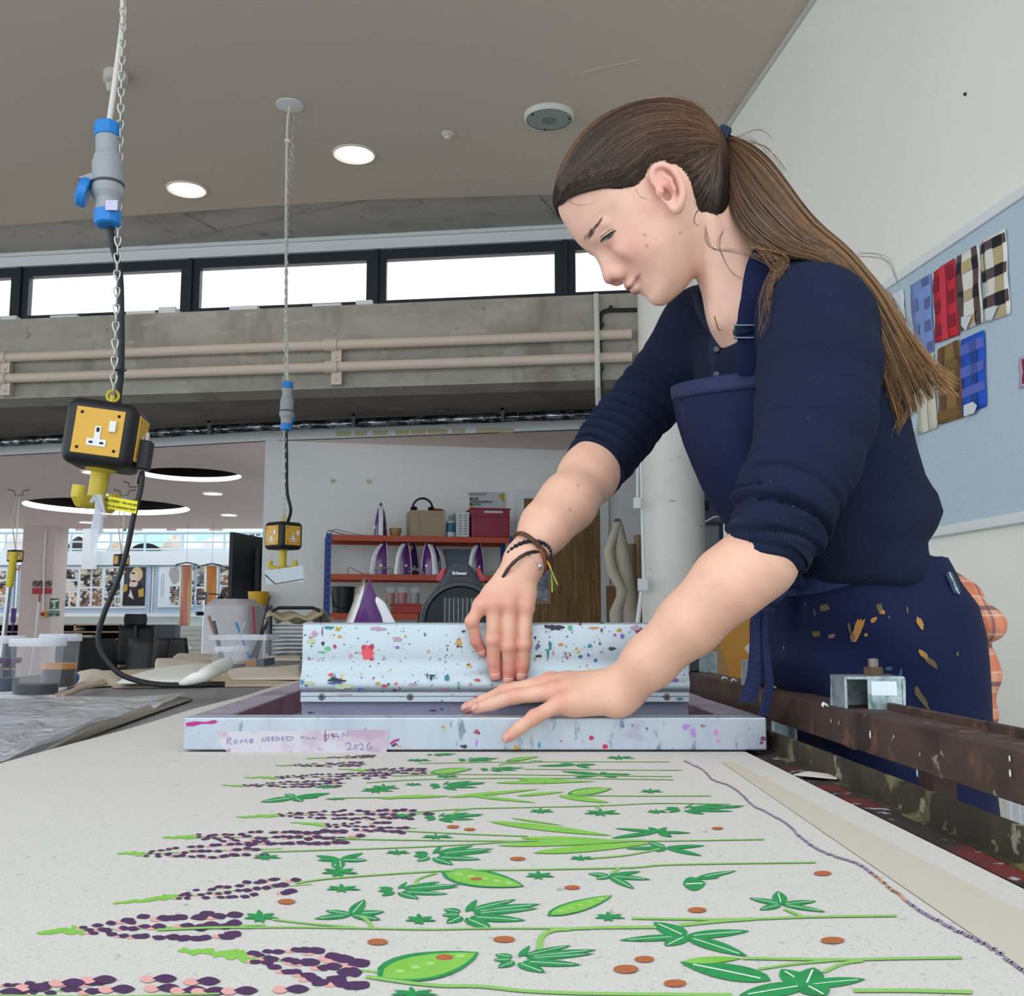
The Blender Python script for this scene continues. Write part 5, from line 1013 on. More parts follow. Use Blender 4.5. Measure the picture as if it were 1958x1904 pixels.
swatch([(1786, 520), (1826, 494), (1835, 640), (1790, 656)], mat('sw_red', '#c5283c', .85), [(.0, .10, .28, .30, '#8a1b33'), (.66, .05, .95, .24, '#8a1b33'), (.02, .44, .30, .60, '#8a1b33'), (.66, .38, .95, .56, '#8a1b33'), (.04, .76, .34, .92, '#8a1b33'), (.64, .70, .93, .86, '#8a1b33'), (.32, 0, .6, 1, '#d23a4c')], 'fabric_swatch', 'red checked fabric swatch on the pinboard')
swatch([(1831, 491), (1873, 467), (1881, 617), (1837, 634)], mat('sw_cream', '#e4e2da', .85), [(0, 0, .22, 1, '#5c4a4c'), (.70, 0, .94, 1, '#5c4a4c'), (.24, .12, .68, .27, '#bfae86'), (.24, .5, .68, .64, '#bfae86'), (.24, .84, .68, .96, '#bfae86'), (0, .1, .22, .25, '#1e1d22'), (0, .48, .22, .62, '#1e1d22'), (.7, .12, .94, .28, '#1e1d22'), (.7, .48, .94, .64, '#1e1d22'), (.7, .82, .94, .95, '#1e1d22')], 'fabric_swatch', 'black, cream and tan checked swatch next to the red one')
swatch([(1878, 460), (1924, 437), (1933, 600), (1885, 617)], mat('sw_cream'), [(0, .04, 1, .15, '#5c4a4c'), (0, .38, 1, .50, '#5c4a4c'), (0, .70, 1, .84, '#5c4a4c'), (.5, .15, .86, .38, '#bfae86'), (.5, .5, .86, .70, '#bfae86'), (.5, .84, .86, 1, '#bfae86'), (0, .16, .12, .38, '#bfae86'), (.5, .04, .86, .17, '#17171c'), (.5, .37, .86, .51, '#17171c'), (.5, .70, .86, .86, '#17171c'), (0, .06, .15, .17, '#17171c'), (0, .40, .15, .52, '#17171c'), (0, .72, .15, .84, '#17171c')], 'fabric_swatch', 'black, white and beige gingham swatch, topmost at the right')
swatch([(1793, 668), (1835, 649), (1844, 797), (1797, 812)], mat('sw_brown', '#8f7040', .85), [(.14, 0, .36, 1, '#6b4b34'), (.78, 0, .98, 1, '#6b4b34'), (0, .2, 1, .34, '#7b5c36'), (0, .52, 1, .66, '#7b5c36'), (0, .84, 1, .96, '#7b5c36'), (.14, .2, .36, .34, '#54392c'), (.14, .52, .36, .66, '#54392c'), (.78, .2, .98, .34, '#54392c'), (.78, .52, .98, .66, '#54392c')], 'fabric_swatch', 'brown and olive checked swatch below the red one')
swatch([(1838, 650), (1883, 631), (1887, 776), (1843, 794)], mat('sw_royal', '#1c55c4', .85), [(0, .08, 1, .22, '#5d6cc4'), (0, .38, 1, .52, '#5d6cc4'), (0, .66, 1, .78, '#5d6cc4'), (.42, .22, .68, .38, '#1e4690'), (.42, .52, .68, .66, '#1e4690'), (.42, .78, .68, .92, '#1e4690'), (.42, .08, .68, .22, '#4b58a8'), (.42, .38, .68, .52, '#4b58a8')], 'fabric_swatch', 'royal blue checked swatch below the black and tan one')
swatch([(1755, 700), (1786, 674), (1793, 818), (1757, 831)], mat('sw_pale', '#cdc9b6', .85), [(.0, .1, 1, .24, '#bdb59a'), (0, .45, 1, .58, '#bdb59a'), (.3, 0, .6, 1, '#d9d6c8')], 'fabric_swatch', 'pale cream checked swatch partly behind the ponytail')
swatch([(1700, 565), (1728, 553), (1732, 610), (1705, 640)], mat('paper_white', '#d6dbe0', .8), [], 'paper_sheet', 'white paper on the pinboard just behind the hair', cat='paper', grp=None)
swatch([(1950, 683), (1975, 676), (1975, 735), (1951, 742)], mat('paper_pink', '#cdb4d6', .8), [(.3, .1, 1, .9, '#7a2a3c')], 'pink_print', 'small pink print with a dark red motif at the right edge', cat='print', grp=None)
def curl(pts, lab):
    m = MB(); m.poly([on_right(x, y, .034) for x, y in pts]); tag(m.build('paper_note', mat('paper_white'), solid=.0015), lab, 'note', 'white paper notes on the swatches')
curl([(1838, 606), (1858, 604), (1846, 632), (1838, 622)], 'white paper corner curling at the foot of the black and tan swatch'); curl([(1885, 590), (1908, 584), (1896, 611), (1885, 612)], 'white paper corner at the foot of the gingham swatch'); curl([(1843, 775), (1860, 768), (1868, 775), (1862, 790), (1843, 796)], 'white paper note at the foot of the royal blue swatch')
m = MB(); a = on_right(1746, 815, .04); c = on_right(1744, 852, .04); m.tube([a, c], .006, 8); o = tag(m.build('pen', M_wpl, smooth=True), 'white pen hanging from the pinboard under the ponytail', 'pen'); m = MB(); m.tube([c, on_right(1744, 862, .04)], [.006, .002], 8); m.build('pen_tip', mat('chrome', '#9aa0a6', .2, .9), o)
# wall fittings near top right
c = on_right(1845, 180, .004); m = MB(); m.ball(c, .006, n=8); tag(m.build('wall_hook', M_blk), 'tiny dark nail in the right wall', 'nail')

# ================================================================ near-far workshop furniture
M_steel = mat('chrome', '#9aa0a6', .2, .9)
t = thing('display_screen', 'large black display screen seen side on, on a stand', 'screen', (PY(455, 1080, 9)[0], 9, 0))
s_ = 9.0
def m9(px, py, Y=9.0): return PY(px, py, Y)
zl, zh = m9(440, 1147)[2], m9(440, 1017)[2]; xa = m9(437, 1080)[0]; 
m = MB(); m.prism([(xa, 9.0, zl), (xa+.035, 9.0, zl), (xa+.31, 10.3, zl), (xa+.27, 10.3, zl)], (0, 0, zh-zl)); m.build('panel', M_blk, t, bevel=.004)
c = m9(487, 1090, 9.6); m = MB(); m.tube([(c[0], 9.6, 0), (c[0], 9.6, PY(487, 1078, 9.6)[2])], .03, 12); m.build('stand_pole', M_steel, t, smooth=True); m = MB(); m.box((c[0]-.28, 9.25, 0), (c[0]+.28, 9.95, .05)); m.build('base', M_blk, t)
m = MB(); z = PY(487, 1095, 9.6)[2]; m.box((c[0]-.05, 9.55, z-.07), (c[0]+.05, 9.65, z+.1)); m.tube([(c[0], 9.6, z), (c[0]-.12, 9.55, z+.03)], .025, 8); m.tube([(c[0], 9.6, z-.02), (c[0]-.12, 9.6, z-.06)], .02, 8); m.box((xa+.12, 9.42, z-.25), (xa+.16, 9.46, z+.22)); m.box((xa+.16, 9.6, z-.25), (xa+.2, 9.64, z+.22)); m.build('bracket', M_blk, t)
t = thing('yellow_bucket', 'yellow bucket beside the display stand', 'bucket', (PY(494, 1150, 8.3)[0], 8.3, 0)); c = PY(494, 1157, 8.3)
m = MB(); m.lathe([(.07, c[2]), (.085, PY(496, 1131, 8.3)[2])], (c[0], 8.3, 0), n=20); m.build('bucket_body', mat('bucket_yellow', '#d6a818', .5), t, smooth=True); m = MB(); m.box((c[0]-.13, 8.15, c[2]-.03), (c[0]+.09, 8.4, c[2])); m.box((c[0]-.12, 8.16, 0), (c[0]-.09, 8.19, c[2]-.03)); m.box((c[0]+.05, 8.36, 0), (c[0]+.08, 8.39, c[2]-.03)); m.build('stool_top', mat('stool_grey', '#6a6c70', .6), t)
# cloth draped machine
t = thing('draped_machine', 'machine covered by a pale grey cloth with a thin red stripe', 'machine', (PY(447, 1200, 6.6)[0], 6.6, 0))
x0, x1 = PY(399, 1180, 6.6)[0], PY(495, 1180, 6.6)[0]; zt_ = PY(447, 1147, 6.6)[2]; zb_ = .55
def dr(u, v):
    a = u*2*math.pi; rx = (x1-x0)/2*(1+.02*math.sin(a*5)); ry = .2*(1+.03*math.sin(a*4)); k = 1 if v > .12 else (v/.12)**.5
    sq = lambda w: np.sign(w)*abs(w)**.5
    tz = zt_ - .02*sq(math.cos(a))**2*0 - max(0, (v-.06))*(zt_-zb_)
    return ((x0+x1)/2 + rx*sq(math.cos(a))*k*(1+.05*v), 6.6+ry*sq(math.sin(a))*k, tz + (0 if v > .1 else .004))
m = MB(); m.grid(dr, 49, 18); m.build('cloth_cover', mat('cover_grey', '#c9c6cc', .9, noise=(3, '#b9b5bd', .6, .5)), t, smooth=True)
p0, p1 = PY(484, 1160, 6.37), PY(487, 1212, 6.37); m = MB(); m.ribbon([p0, (p0+p1)/2, p1], np.array([.006, 0, 0]), .002); m.build('red_stripe', mat('stripe_red', '#a32035', .7), t)
m = MB(); m.box((x0+.1, 6.5, 0), (x1-.1, 6.7, zb_+.3)); m.build('pedestal', mat('pedestal_grey', '#55585e', .6), t)
# clamp stand
t = thing('clamp_stand', 'chrome clamp stand with small spotlights beside the draped machine', 'stand', (PY(391, 1200, 6.9)[0], 6.9, 0)); a = PY(392, 1135, 6.9)
m = MB(); m.tube([(a[0], 6.9, 0), (a[0], 6.9, a[2])], .012, 10); m.build('pole', M_steel, t, smooth=True); m = MB(); m.box((a[0]-.16, 6.75, 0), (a[0]+.16, 7.05, .03)); m.build('base', M_blk, t)
for (dx_, dz, l, nm) in ((-.05, -.0, .08, 'knob'), (-.05, -.03, .05, 'knob'), (.03, .0, .07, 'knob'), (-.04, -.13, .06, 'knob')): m = MB(); m.tube([(a[0], 6.9, a[2]+dz), (a[0]+dx_, 6.86, a[2]+dz)], .013, 8); m.build(nm, M_steel if dz > -.1 else M_blk, t, smooth=True)
m = MB(); m.tube(spline([(a[0], 6.9, a[2]-.0), (a[0]+.09, 6.9, a[2]-.005), (a[0]+.2, 6.9, a[2]-.03)], 8), .004, 6); m.tube([(a[0]+.05, 6.9, a[2]-.1), (a[0]+.1, 6.9, a[2]-.04), (a[0]+.17, 6.9, a[2]-.05)], .012, 8); m.ball((a[0]+.1, 6.9, a[2]-.035), .022, n=8); m.build('arm', M_blk, t)
# print drying rack with fabric on top
t = thing('drying_rack', 'wire print drying rack with a black hoop frame', 'rack', (PY(560, 1200, 5.2)[0], 5.3, 0)); Y = 5.2
def f5(px, py, Y=5.2): return PY(px, py, Y)
a, c = f5(517, 1200), f5(613, 1200); zt_ = f5(560, 1162)[2]
m = MB(); m.tube([(a[0], Y, .0), (a[0], Y, zt_-.04), (a[0]+.012, Y, zt_-.012), (a[0]+.04, Y, zt_), (c[0]-.04, Y, zt_), (c[0]-.012, Y, zt_-.012), (c[0], Y, zt_-.04), (c[0], Y, 0)], .0085, 8); m.build('hoop_frame', M_blk, t, smooth=True)
for k in range(9):
    z = f5(560, 1196+k*8)[2]; m = MB()
    for q_ in range(5): m.tube([(a[0]+.005, Y+.02+q_*.09, z), (c[0]+.3, Y+.02+q_*.09, z)], .0022, 4)
    m.tube([(a[0]+.005, Y, z), (a[0]+.005, Y+.4, z)], .003, 4); m.build('wire_tray', M_steel, t)['kind'] = 'thing'
for o_ in t.children:
    if 'kind' in o_: del o_['kind']
def heap(poly, z0, h, name, m_, lab, cat, seed=1, grp=None, n=26, wr_=1.0, edge=.25, th=.003):
    # crumpled sheet over a ground footprint: poly = photo corners (near-left, near-right, far-right, far-left) at height z0
    P = [PZ(x, y, z0) for x, y in poly]; r_ = random.Random(seed); ph = [(r_.uniform(2, 9), r_.uniform(2, 9), r_.uniform(0, 6)) for _ in range(6)]
    def f(u, v):
        p = (P[0]*(1-u)+P[1]*u)*(1-v) + (P[3]*(1-u)+P[2]*u)*v
        e = min(u, 1-u, v, 1-v); k = min(1, e/edge)**.6; w = sum(math.sin(a*u*wr_+b_*v*wr_+c_) for a, b_, c_ in ph)/6
        return (p[0]+.006*w, p[1]+.01*w, p[2] + .0015 + k*h*(.55+.45*w))
    m = MB(); m.grid(f, n, n); o = m.build(name, m_, None, smooth=True, solid=th, angle=180); return tag(o, lab, cat, grp)
zz_ = f5(520, 1186)[2]
m = MB(); m.grid(lambda u, v: (a[0]-.02+(c[0]-a[0]+.03)*u, Y-.03+.35*v, zz_ + .045*math.sin(math.pi*min(1, v*1.3+.1))*(.75+.25*math.sin(u*9)) + .012*math.sin(u*14+v*7)), 30, 14)
tag(m.build('folded_canvas', mat('canvas_beige', '#b0a488', .9, noise=(9, '#978b70', .6, .4)), smooth=True, solid=.012, angle=180), 'crumpled beige canvas folded on top of the drying rack', 'canvas')

# ================================================================ things lying on the print table, left
M_lin = mat('linen_cream', '#d6c9bc', .9, noise=(12, '#c8b9a9', .6, .2)); M_wht = mat('felt_white', '#e9e7e0', .9); M_kr = mat('kraft_tan', '#c2ae97', .85); M_grc = mat('cloth_grey_edge', '#8b8478', .85)
Z0 = TZ-.005
heap([(215, 1316), (575, 1312), (575, 1278), (180, 1284)], Z0, .012, 'canvas_sheet', M_kr, 'large tan canvas sheet spread at the far left of the table', 'canvas', 3, wr_=.8)
heap([(220, 1308), (392, 1306), (430, 1268), (300, 1285)], Z0+.012, .042, 'folded_felt', M_wht, 'folded white felt lying on the tan canvas under the cable', 'felt', 8, wr_=.4, edge=.35)
m = MB(); m.tube(spline([PZ(345, 1306, TZ+.03), PZ(385, 1292, TZ+.05), PZ(422, 1275, TZ+.055), PZ(440, 1265, TZ+.055)], 10), [.004, .008, .011, .013, .015, .016, .017, .017, .014, .007], 16); tag(m.build('rolled_felt', M_wht, smooth=True, angle=180), 'rolled end of white felt sticking up on the canvas', 'felt')
heap([(290, 1290), (430, 1292), (400, 1262), (300, 1260)], Z0+.008, .022, 'linen_cloth', M_lin, 'crumpled pinkish linen behind the white felt', 'cloth', 5)
heap([(445, 1300), (575, 1300), (575, 1272), (425, 1284)], Z0+.008, .02, 'linen_cloth', M_lin, 'cream linen lying between the rectangular tub and the squeegee', 'cloth', 12, wr_=.7)
heap([(145, 1316), (235, 1310), (215, 1284), (150, 1286)], Z0+.002, .02, 'linen_cloth', M_lin, 'crumpled linen beside the nearest clear tubs', 'cloth', 15)
heap([(505, 1262), (575, 1262), (575, 1250), (510, 1250)], Z0+.002, .012, 'linen_cloth', M_lin, 'cream cloth edge at the far end of the table', 'cloth', 19)
heap([(325, 1254+10), (420, 1266), (420, 1252), (340, 1250)], Z0+.002, .012, 'linen_cloth', M_lin, 'pale cloth at the far edge of the table, left of the tubs', 'cloth', 23)
m = MB(); a, c = PZ(104, 1332, TZ+.004), PZ(203, 1306, TZ+.01); m.tube([a, (a+c)/2+np.array([0, 0, .004]), c], [.004, .006, .005], 8); m.tube([a+np.array([.004, .03, 0]), c+np.array([-.02, .03, .004])], [.004, .006], 8); tag(m.build('rolled_canvas_edge', M_kr, smooth=True), 'rolled tan canvas edge in front of the crumpled linen', 'canvas')
m = MB(); m.prism([PZ(-60, 1336, Z0), PZ(100, 1333, Z0), PZ(140, 1312, Z0), PZ(-60, 1308, Z0)], (0, 0, .006)); tag(m.build('white_board', mat('board_white', '#e2e4e8', .6)), 'white board under the clear tubs', 'board')
m = MB(); c = PZ(141, 1302, TZ+.01); m.ball(c+np.array([0, 0, .008]), .014, n=10, sc=(1, 1, 1.1)); tag(m.build('blue_cap', mat('cap_blue', '#1f5b9c', .4), smooth=True), 'small blue cap beside the tubs', 'cap')
M_tub = mat('tub_clear', '#dfe3ee', .06, alpha=.09); M_rim = mat('tub_rim', '#e3e6f0', .15, alpha=.45)
def tub(px, Y, r, h, label, fills, z0=TZ+.002):
    X = PY(px, 1300, Y)[0]; t = thing('paint_tub', label, 'tub', (X, Y, z0), 'clear paint tubs at the left')
    c = (X, Y, z0)
    m = MB(); m.lathe([(r*.82, 0), (r*.95, h-.016)], c, n=40, caps=False); m.lathe([(0, .001), (r*.82, .001)], c, n=40, caps=False); m.build('tub_wall', M_tub, t, smooth=True, angle=60)
    m = MB(); m.lathe([(r*.97, h-.018), (r*1.03, h-.018), (r*1.05, h-.004), (r*1.02, h), (r*.96, h), (r*.95, h-.012)], c, n=40, caps=False); m.build('rim', M_rim, t, smooth=True, angle=60)
    for (a, b_, col, nm) in fills:
        m = MB(); ra, rb = r*(.82+.13*a/h)-.001, r*(.82+.13*b_/h)-.001; m.lathe([(ra, a), (rb, b_), (0, b_)], c, n=40); m.build(nm, mat('fill_'+col[1:], col, .35), t, smooth=True, angle=40)
    return t
tub(69, 2.33, .057, .121, 'clear round tub with black liquid at the bottom', [(.002, .022, '#040506', 'black_liquid')])
tub(112, 2.62, .048, .128, 'clear round tub with amber and brown liquid, right behind the black one', [(.002, .042, '#140802', 'brown_liquid'), (.042, .056, '#c07a10', 'amber_liquid')])
tub(0, 2.45, .05, .125, 'clear tub with a purple band at the left edge', [(.002, .028, '#1c3048', 'blue_liquid'), (.062, .074, '#4a1450', 'purple_ink')])
tub(442, 3.75, .058, .075, 'small clear round tub in front of the rectangular one', [(.002, .014, '#6f6a78', 'grey_water')])
t = thing('clear_basin', 'clear rectangular basin holding brushes and amber liquid', 'basin', (PY(459, 1260, 3.95)[0], 3.95, TZ)); x0, x1 = PY(404, 1260, 3.9)[0], PY(514, 1260, 3.9)[0]; z0 = TZ+.002
m = MB()
for k, (xa, xb, ya, yb) in enumerate(((x0+.01, x1-.01, 3.87, 3.872), (x0+.01, x1-.01, 4.05, 4.052), (x0+.01, x0+.012, 3.87, 4.05), (x1-.012, x1-.01, 3.87, 4.05))): m.box((xa, ya, z0), (xb, yb, z0+.098))
m.build('basin_wall', M_tub, t); m = MB(); m.box((x0, 3.855, z0+.095), (x1, 3.872, z0+.115)); m.box((x0, 4.05, z0+.095), (x1, 4.067, z0+.115)); m.box((x0, 3.872, z0+.095), (x0+.01, 4.05, z0+.115)); m.box((x1-.01, 3.872, z0+.095), (x1, 4.05, z0+.115)); m.build('rim', M_rim, t)
m = MB(); m.box((x0+.1, 3.873, z0+.001), (x1-.04, 4.049, z0+.018)); m.build('amber_liquid', mat('fill_c07a10', '#b87412', .3), t); m = MB(); m.box((x1-.04, 3.873, z0+.001), (x1-.012, 4.049, z0+.026)); m.build('teal_liquid', mat('fill_teal', '#123c50', .3), t)
for (p, q_, r, c_, lb) in (((399, 1178), (415, 1225), .006, '#8a6640', 'flat wooden paint stick leaning in the clear basin'), ((408, 1188), (417, 1228), .008, '#4c5462', 'grey slate brush handle in the clear basin'), ((451, 1190), (467, 1232), .0045, '#2f7fb8', 'blue brush handle in the basin'), ((469, 1190), (458, 1215), .003, '#b9bec8', 'thin silver handle crossing the blue brush'), ((515, 1139), (497, 1214), .004, '#15161a', 'long thin black stick rising from the basin'), ((512, 1188), (491, 1233), .006, '#1a1b20', 'thick black brush handle beside the long stick'), ((507, 1195), (500, 1222), .005, '#22232a', 'short black handle behind the thick one')):
    a, c = PY(p[0], p[1], 3.98), PY(q_[0], q_[1], 3.96); d_ = (c-a); k = (c[2]-(TZ+.03))/(a[2]-c[2]); e = c + d_*k
    m = MB(); m.tube([a, e], r, 8); tag(m.build('brush_handle', mat('hnd_'+c_[1:], c_, .5), smooth=True), lb, 'brush', 'brushes in the clear basin')
# plastic film over the table
M_film = bpy.data.materials.new('clear_film'); M_film.use_nodes = True; b_ = M_film.node_tree.nodes['Principled BSDF']; b_.inputs['Base Color'].default_value = rgb('#f4f6ff'); b_.inputs['Roughness'].default_value = .06; b_.inputs['Alpha'].default_value = .55; b_.inputs['Specular IOR Level'].default_value = .9
n_ = M_film.node_tree.nodes.new('ShaderNodeTexNoise'); n_.inputs['Scale'].default_value = 7; n_.inputs['Detail'].default_value = 3; n_.inputs['Distortion'].default_value = 1.5; bp_ = M_film.node_tree.nodes.new('ShaderNodeBump'); bp_.inputs['Strength'].default_value = .9; bp_.inputs['Distance'].default_value = .02; M_film.node_tree.links.new(n_.outputs['Fac'], bp_.inputs['Height']); M_film.node_tree.links.new(bp_.outputs['Normal'], b_.inputs['Normal'])
P = [PZ(-160, 1520, Z0), PZ(55, 1452, Z0), PZ(372, 1336, Z0), PZ(-160, 1342, Z0)]
def film(u, v):
    p = (P[0]*(1-u)+P[1]*u)*(1-v) + (P[3]*(1-u)+P[2]*u)*v
    w = math.sin(u*9+v*17)*.5 + math.sin(u*23-v*11)*.25 + math.sin(v*31+u*5)*.25; e = max(0, (u-.82)/.18)
    return (p[0], p[1], Z0 + .008 + .0035*w + .014*e*e*(.5+.5*math.sin(v*8)))
m = MB(); m.grid(film, 60, 60); tag(m.build('plastic_film', M_film, smooth=True, angle=180), 'crinkled clear plastic film spread on the grey table at the left', 'plastic film')
heap([(60, 1450), (90, 1438), (374, 1338), (330, 1332)], Z0+.001, .012, 'paper_edge', M_grc, 'grey beige paper edge along the plastic film', 'paper', 31, wr_=.3)

# fan heater
Y = 2.42; t = thing('fan_heater', 'dark slate fan heater with red side tabs behind the squeegee', 'heater', (PY(880, 1250, Y)[0], Y, TZ)); M_sl = mat('heater_slate', '#19232c', .45); c0 = PY(880, 1185, Y); s_ = SC(Y)
def h(px, py, o=0): p = PY(px, py, Y); return np.array([p[0], Y+o, p[2]])
zf_ = TZ+.002
out = [(870, 1074), (890, 1074), (901, 1080), (908, 1092), (925, 1122), (943, 1145), (955, 1168), (960, 1195), (958, 1225), (945, 1255), (930, 1280)]
L_ = [(1760-x, y) for x, y in out[2:]]
pts = [h(x, y) for x, y in out] + [h(1760-x, y) for x, y in out[::-1]]
pts = [np.array([p[0], p[1], max(p[2], zf_+.012)]) for p in pts]
m = MB(); m.prism(pts, (0, .13, 0)); m.build('housing', M_sl, t, bevel=.012)
cz = h(880, 1188); R0 = 68/s_
m = MB(); m.lathe([(R0*.94, -.002), (R0*1.0, .006), (R0*1.1, .004), (R0*1.14, -.006)], cz+np.array([0, -.001, 0]), (0, -1, 0), 48, caps=False); m.build('bezel', M_sl, t, smooth=True)
m = MB(); m.lathe([(0, .0015), (R0*.95, .0015)], cz, (0, -1, 0), 48, caps=False); m.build('grille_disc', mat('grille_black', '#0e1418', .6), t)
m = MB()
for k in range(15):
    off = (k-7)/7.5*R0*.9
    l_ = math.sqrt(max(0, (R0*.93)**2-off**2)); d_ = np.array([.6, 0, -.8]); nn = np.array([.8, 0, .6]); c_ = cz + nn*off + np.array([0, -.004, 0]); m.tube([c_-d_*l_, c_+d_*l_], .0013, 5)
m.build('grille_bars', mat('bar_slate', '#26323c', .5), t)['kind'] = 'stuff'
m = MB(); e0, e1 = h(847, 1142, -.003), h(915, 1142, -.003); m.box((e0[0], Y-.0045, cz[2]-.06), (e1[0], Y-.003, e0[2])); el = m.build('element', mat('element_dark', '#1a2228', .5), t)
m = MB()
for k in range(8):
    x = e0[0] + (e1[0]-e0[0])*(.06+.125*k)
    for q_ in range(26): z = e0[2]-.004-q_*.0042; m.box((x-.0007, Y-.0056, z-.0013), (x+.0007, Y-.0044, z+.0013))
m.build('element_dots', mat('dot_pale', '#b9c4c4', .5), el)['kind'] = 'stuff'
for s2 in (-1, 1):
    m = MB(); p = [h(880+s2*a_, b2, .02) for a_, b2 in ((28, 1085), (36, 1084), (48, 1106), (43, 1112), (34, 1112))]; m.prism(p, (0, .06, 0)); m.build('red_tab', mat('tab_red', '#a53440', .45), t, bevel=.003)
m = MB(); a, c = h(863, 1101, -.001), h(895, 1091, -.001); m.box((a[0], Y-.0025, a[2]), (c[0], Y, c[2])); lg = m.build('badge', mat('badge_navy', '#10242e', .4), t, bevel=.0008)
text('Erbauer', .0105, h(879, 1096, -.003), (1, 0, 0), (0, 0, 1), M_wpl, lg, bold=True)
m = MB(); m.box((cz[0]-.05, Y+.02, TZ+.001), (cz[0]+.05, Y+.12, TZ+.016)); m.build('foot', M_blk, t)
m = MB(); p = h(800, 1182, .03); m.box(p-np.array([.006, 0, .03]), p+np.array([.012, .05, .012])); m.build('pivot', M_blk, t, bevel=.003)

# ================================================================ far studio
FYW = 17.98
def w18(px, py, Y=FYW): return PY(px, py, Y)
M_board = mat('far_board', '#afc4dc', .9); M_sheet = mat('sheet_white', '#dfe9f2', .8)
def frect(m, x0, y0, x1, y1, Y, d_=.01, mi=0):
    a, c = PY(x0, y1, Y), PY(x1, y0, Y); m.box((a[0], Y, a[2]), (c[0], Y+d_, c[2]), mi)
for (x0, x1, lb) in ((-60, 30, 'grey blue display board at the far left edge'), (33, 290, 'grey blue display board with the fashion posters beside the pink column'), (293, 505, 'grey blue display board behind the hanging pink and orange strips')):
    m = MB(); frect(m, x0, 1071, x1, 1172, FYW-.03, .03); tag(m.build('display_board', M_board), lb, 'display board', 'display boards on the far wall')
m = MB(); 
for x in (31.5, 291.5): frect(m, x-1, 1071, x+1, 1172, FYW-.045, .01)
m.build('board_joint', M_white, bpy.data.objects['trim_6'])
def pic(k): return layered('picture_%d' % k, ['#7c6f66', '#2c2b30', '#c9c2ba', '#a97b50', '#57616a', '#8a5f46'][k % 6], .7, 0, [(3+k % 3, .45, .5, ['#d3cdc6', '#c9bfae', '#4a4444', '#e0d4c2', '#1c1d22', '#d6b48c'][k % 6], (1, 1, 1.6), k*3.1), (7, .5, .54, ['#26242a', '#6b5a44', '#8a6a52', '#3a2c24', '#b3a894', '#33241c'][k % 6], (1, 1, 1), k*5.7), (14, .56, .6, '#e6e2dc', (1, 1, 1), k*2.3)])
PM = [pic(k) for k in range(6)]
def poster(x0, y0, x1, y1, pics, lab):
    m = MB(); frect(m, x0, y0, x1, y1, FYW-.045, .012); o = tag(m.build('poster', M_sheet), lab, 'poster', 'posters on the far display boards')
    for k, (a, b2, c, d_) in enumerate(pics): m = MB(); frect(m, a, b2, c, d_, FYW-.05, .005); m.build('picture', PM[(k*7+int(a)) % 6], o)
    return o
poster(-20, 1084, 15, 1161, [(-10, 1092, 11, 1107), (-10, 1111, 11, 1137), (-10, 1141, 10, 1158)], 'poster with three landscape pictures at the left edge')
o = poster(37, 1086, 63, 1165, [], 'white sheet of small vertical print left of the pink column'); m = MB(); frect(m, 45, 1105, 46, 1145, FYW-.05); frect(m, 49, 1106, 50, 1144, FYW-.05); m.build('small_print', mat('print_slate', '#8a96a4', .7), o)
po = poster(120, 1083, 281, 1163, [(126, 1088, 149, 1107), (125, 1111, 148, 1129), (122, 1133, 131, 1159), (134, 1133, 146, 1159), (153, 1087, 173, 1121), (176, 1087, 195, 1121), (152, 1125, 172, 1159), (175, 1125, 195, 1158), (200, 1086, 231, 1138), (198, 1142, 207, 1159), (210, 1142, 219, 1159), (221, 1142, 230, 1159)], 'long poster of many fashion pictures ending in a large portrait')
m = MB(); frect(m, 235, 1084, 280, 1158, FYW-.05, .005); pt = m.build('portrait_picture', mat('portrait_dark', '#3a3a44', .7), po)
def pp(name, pts, m_, d_=0): m = MB(); m.prism([(lambda q: (q[0], FYW-.053-d_, q[2]))(w18(x, y)) for x, y in pts], (0, .002, 0)); m.build(name, m_, pt)
def ell(cx_, cy_, rx, ry, n=16): return [(cx_+rx*math.cos(2*math.pi*k/n), cy_+ry*math.sin(2*math.pi*k/n)) for k in range(n)]
pp('blond_hair', ell(264, 1098, 11, 14), mat('p_blond', '#cdb98c', .7)); pp('face', ell(258, 1102, 8, 11), mat('p_skin', '#d9c3b2', .7), .002); pp('neck', [(252, 1110), (264, 1110), (268, 1122), (248, 1122)], mat('p_skin'), .002); pp('jacket', [(236, 1158), (238, 1130), (247, 1118), (258, 1128), (268, 1114), (278, 1125), (277, 1158)], mat('p_black', '#1c1a1e', .7), .004); pp('gold_sleeve', [(266, 1128), (277, 1124), (277, 1140), (268, 1142)], mat('p_gold', '#b99a4a', .7), .006); pp('gold_sleeve', [(237, 1120), (246, 1116), (246, 1128), (238, 1134)], mat('p_gold'), .006); pp('eye_shadow', ell(257, 1096, 3.6, 1.6), mat('p_black'), .006); pp('collar', [(248, 1140), (252, 1126), (258, 1146)], mat('p_pale', '#d8d4d6', .7), .006)
po = poster(301, 1083, 372, 1161, [(324, 1121, 343, 1156), (367, 1083, 372, 1117), (367, 1121, 371, 1155)], 'poster with a draped figure and a dark picture behind the pink strip'); pt = po; pp('draped_figure', [(325, 1100), (327, 1088), (340, 1083), (345, 1092), (343, 1112), (333, 1117)], mat('p_grey', '#a9a4a4', .7)); m = MB(); frect(m, 308, 1098, 309, 1140, FYW-.05); frect(m, 312, 1096, 313, 1141, FYW-.05); m.build('small_print', mat('print_slate'), po)
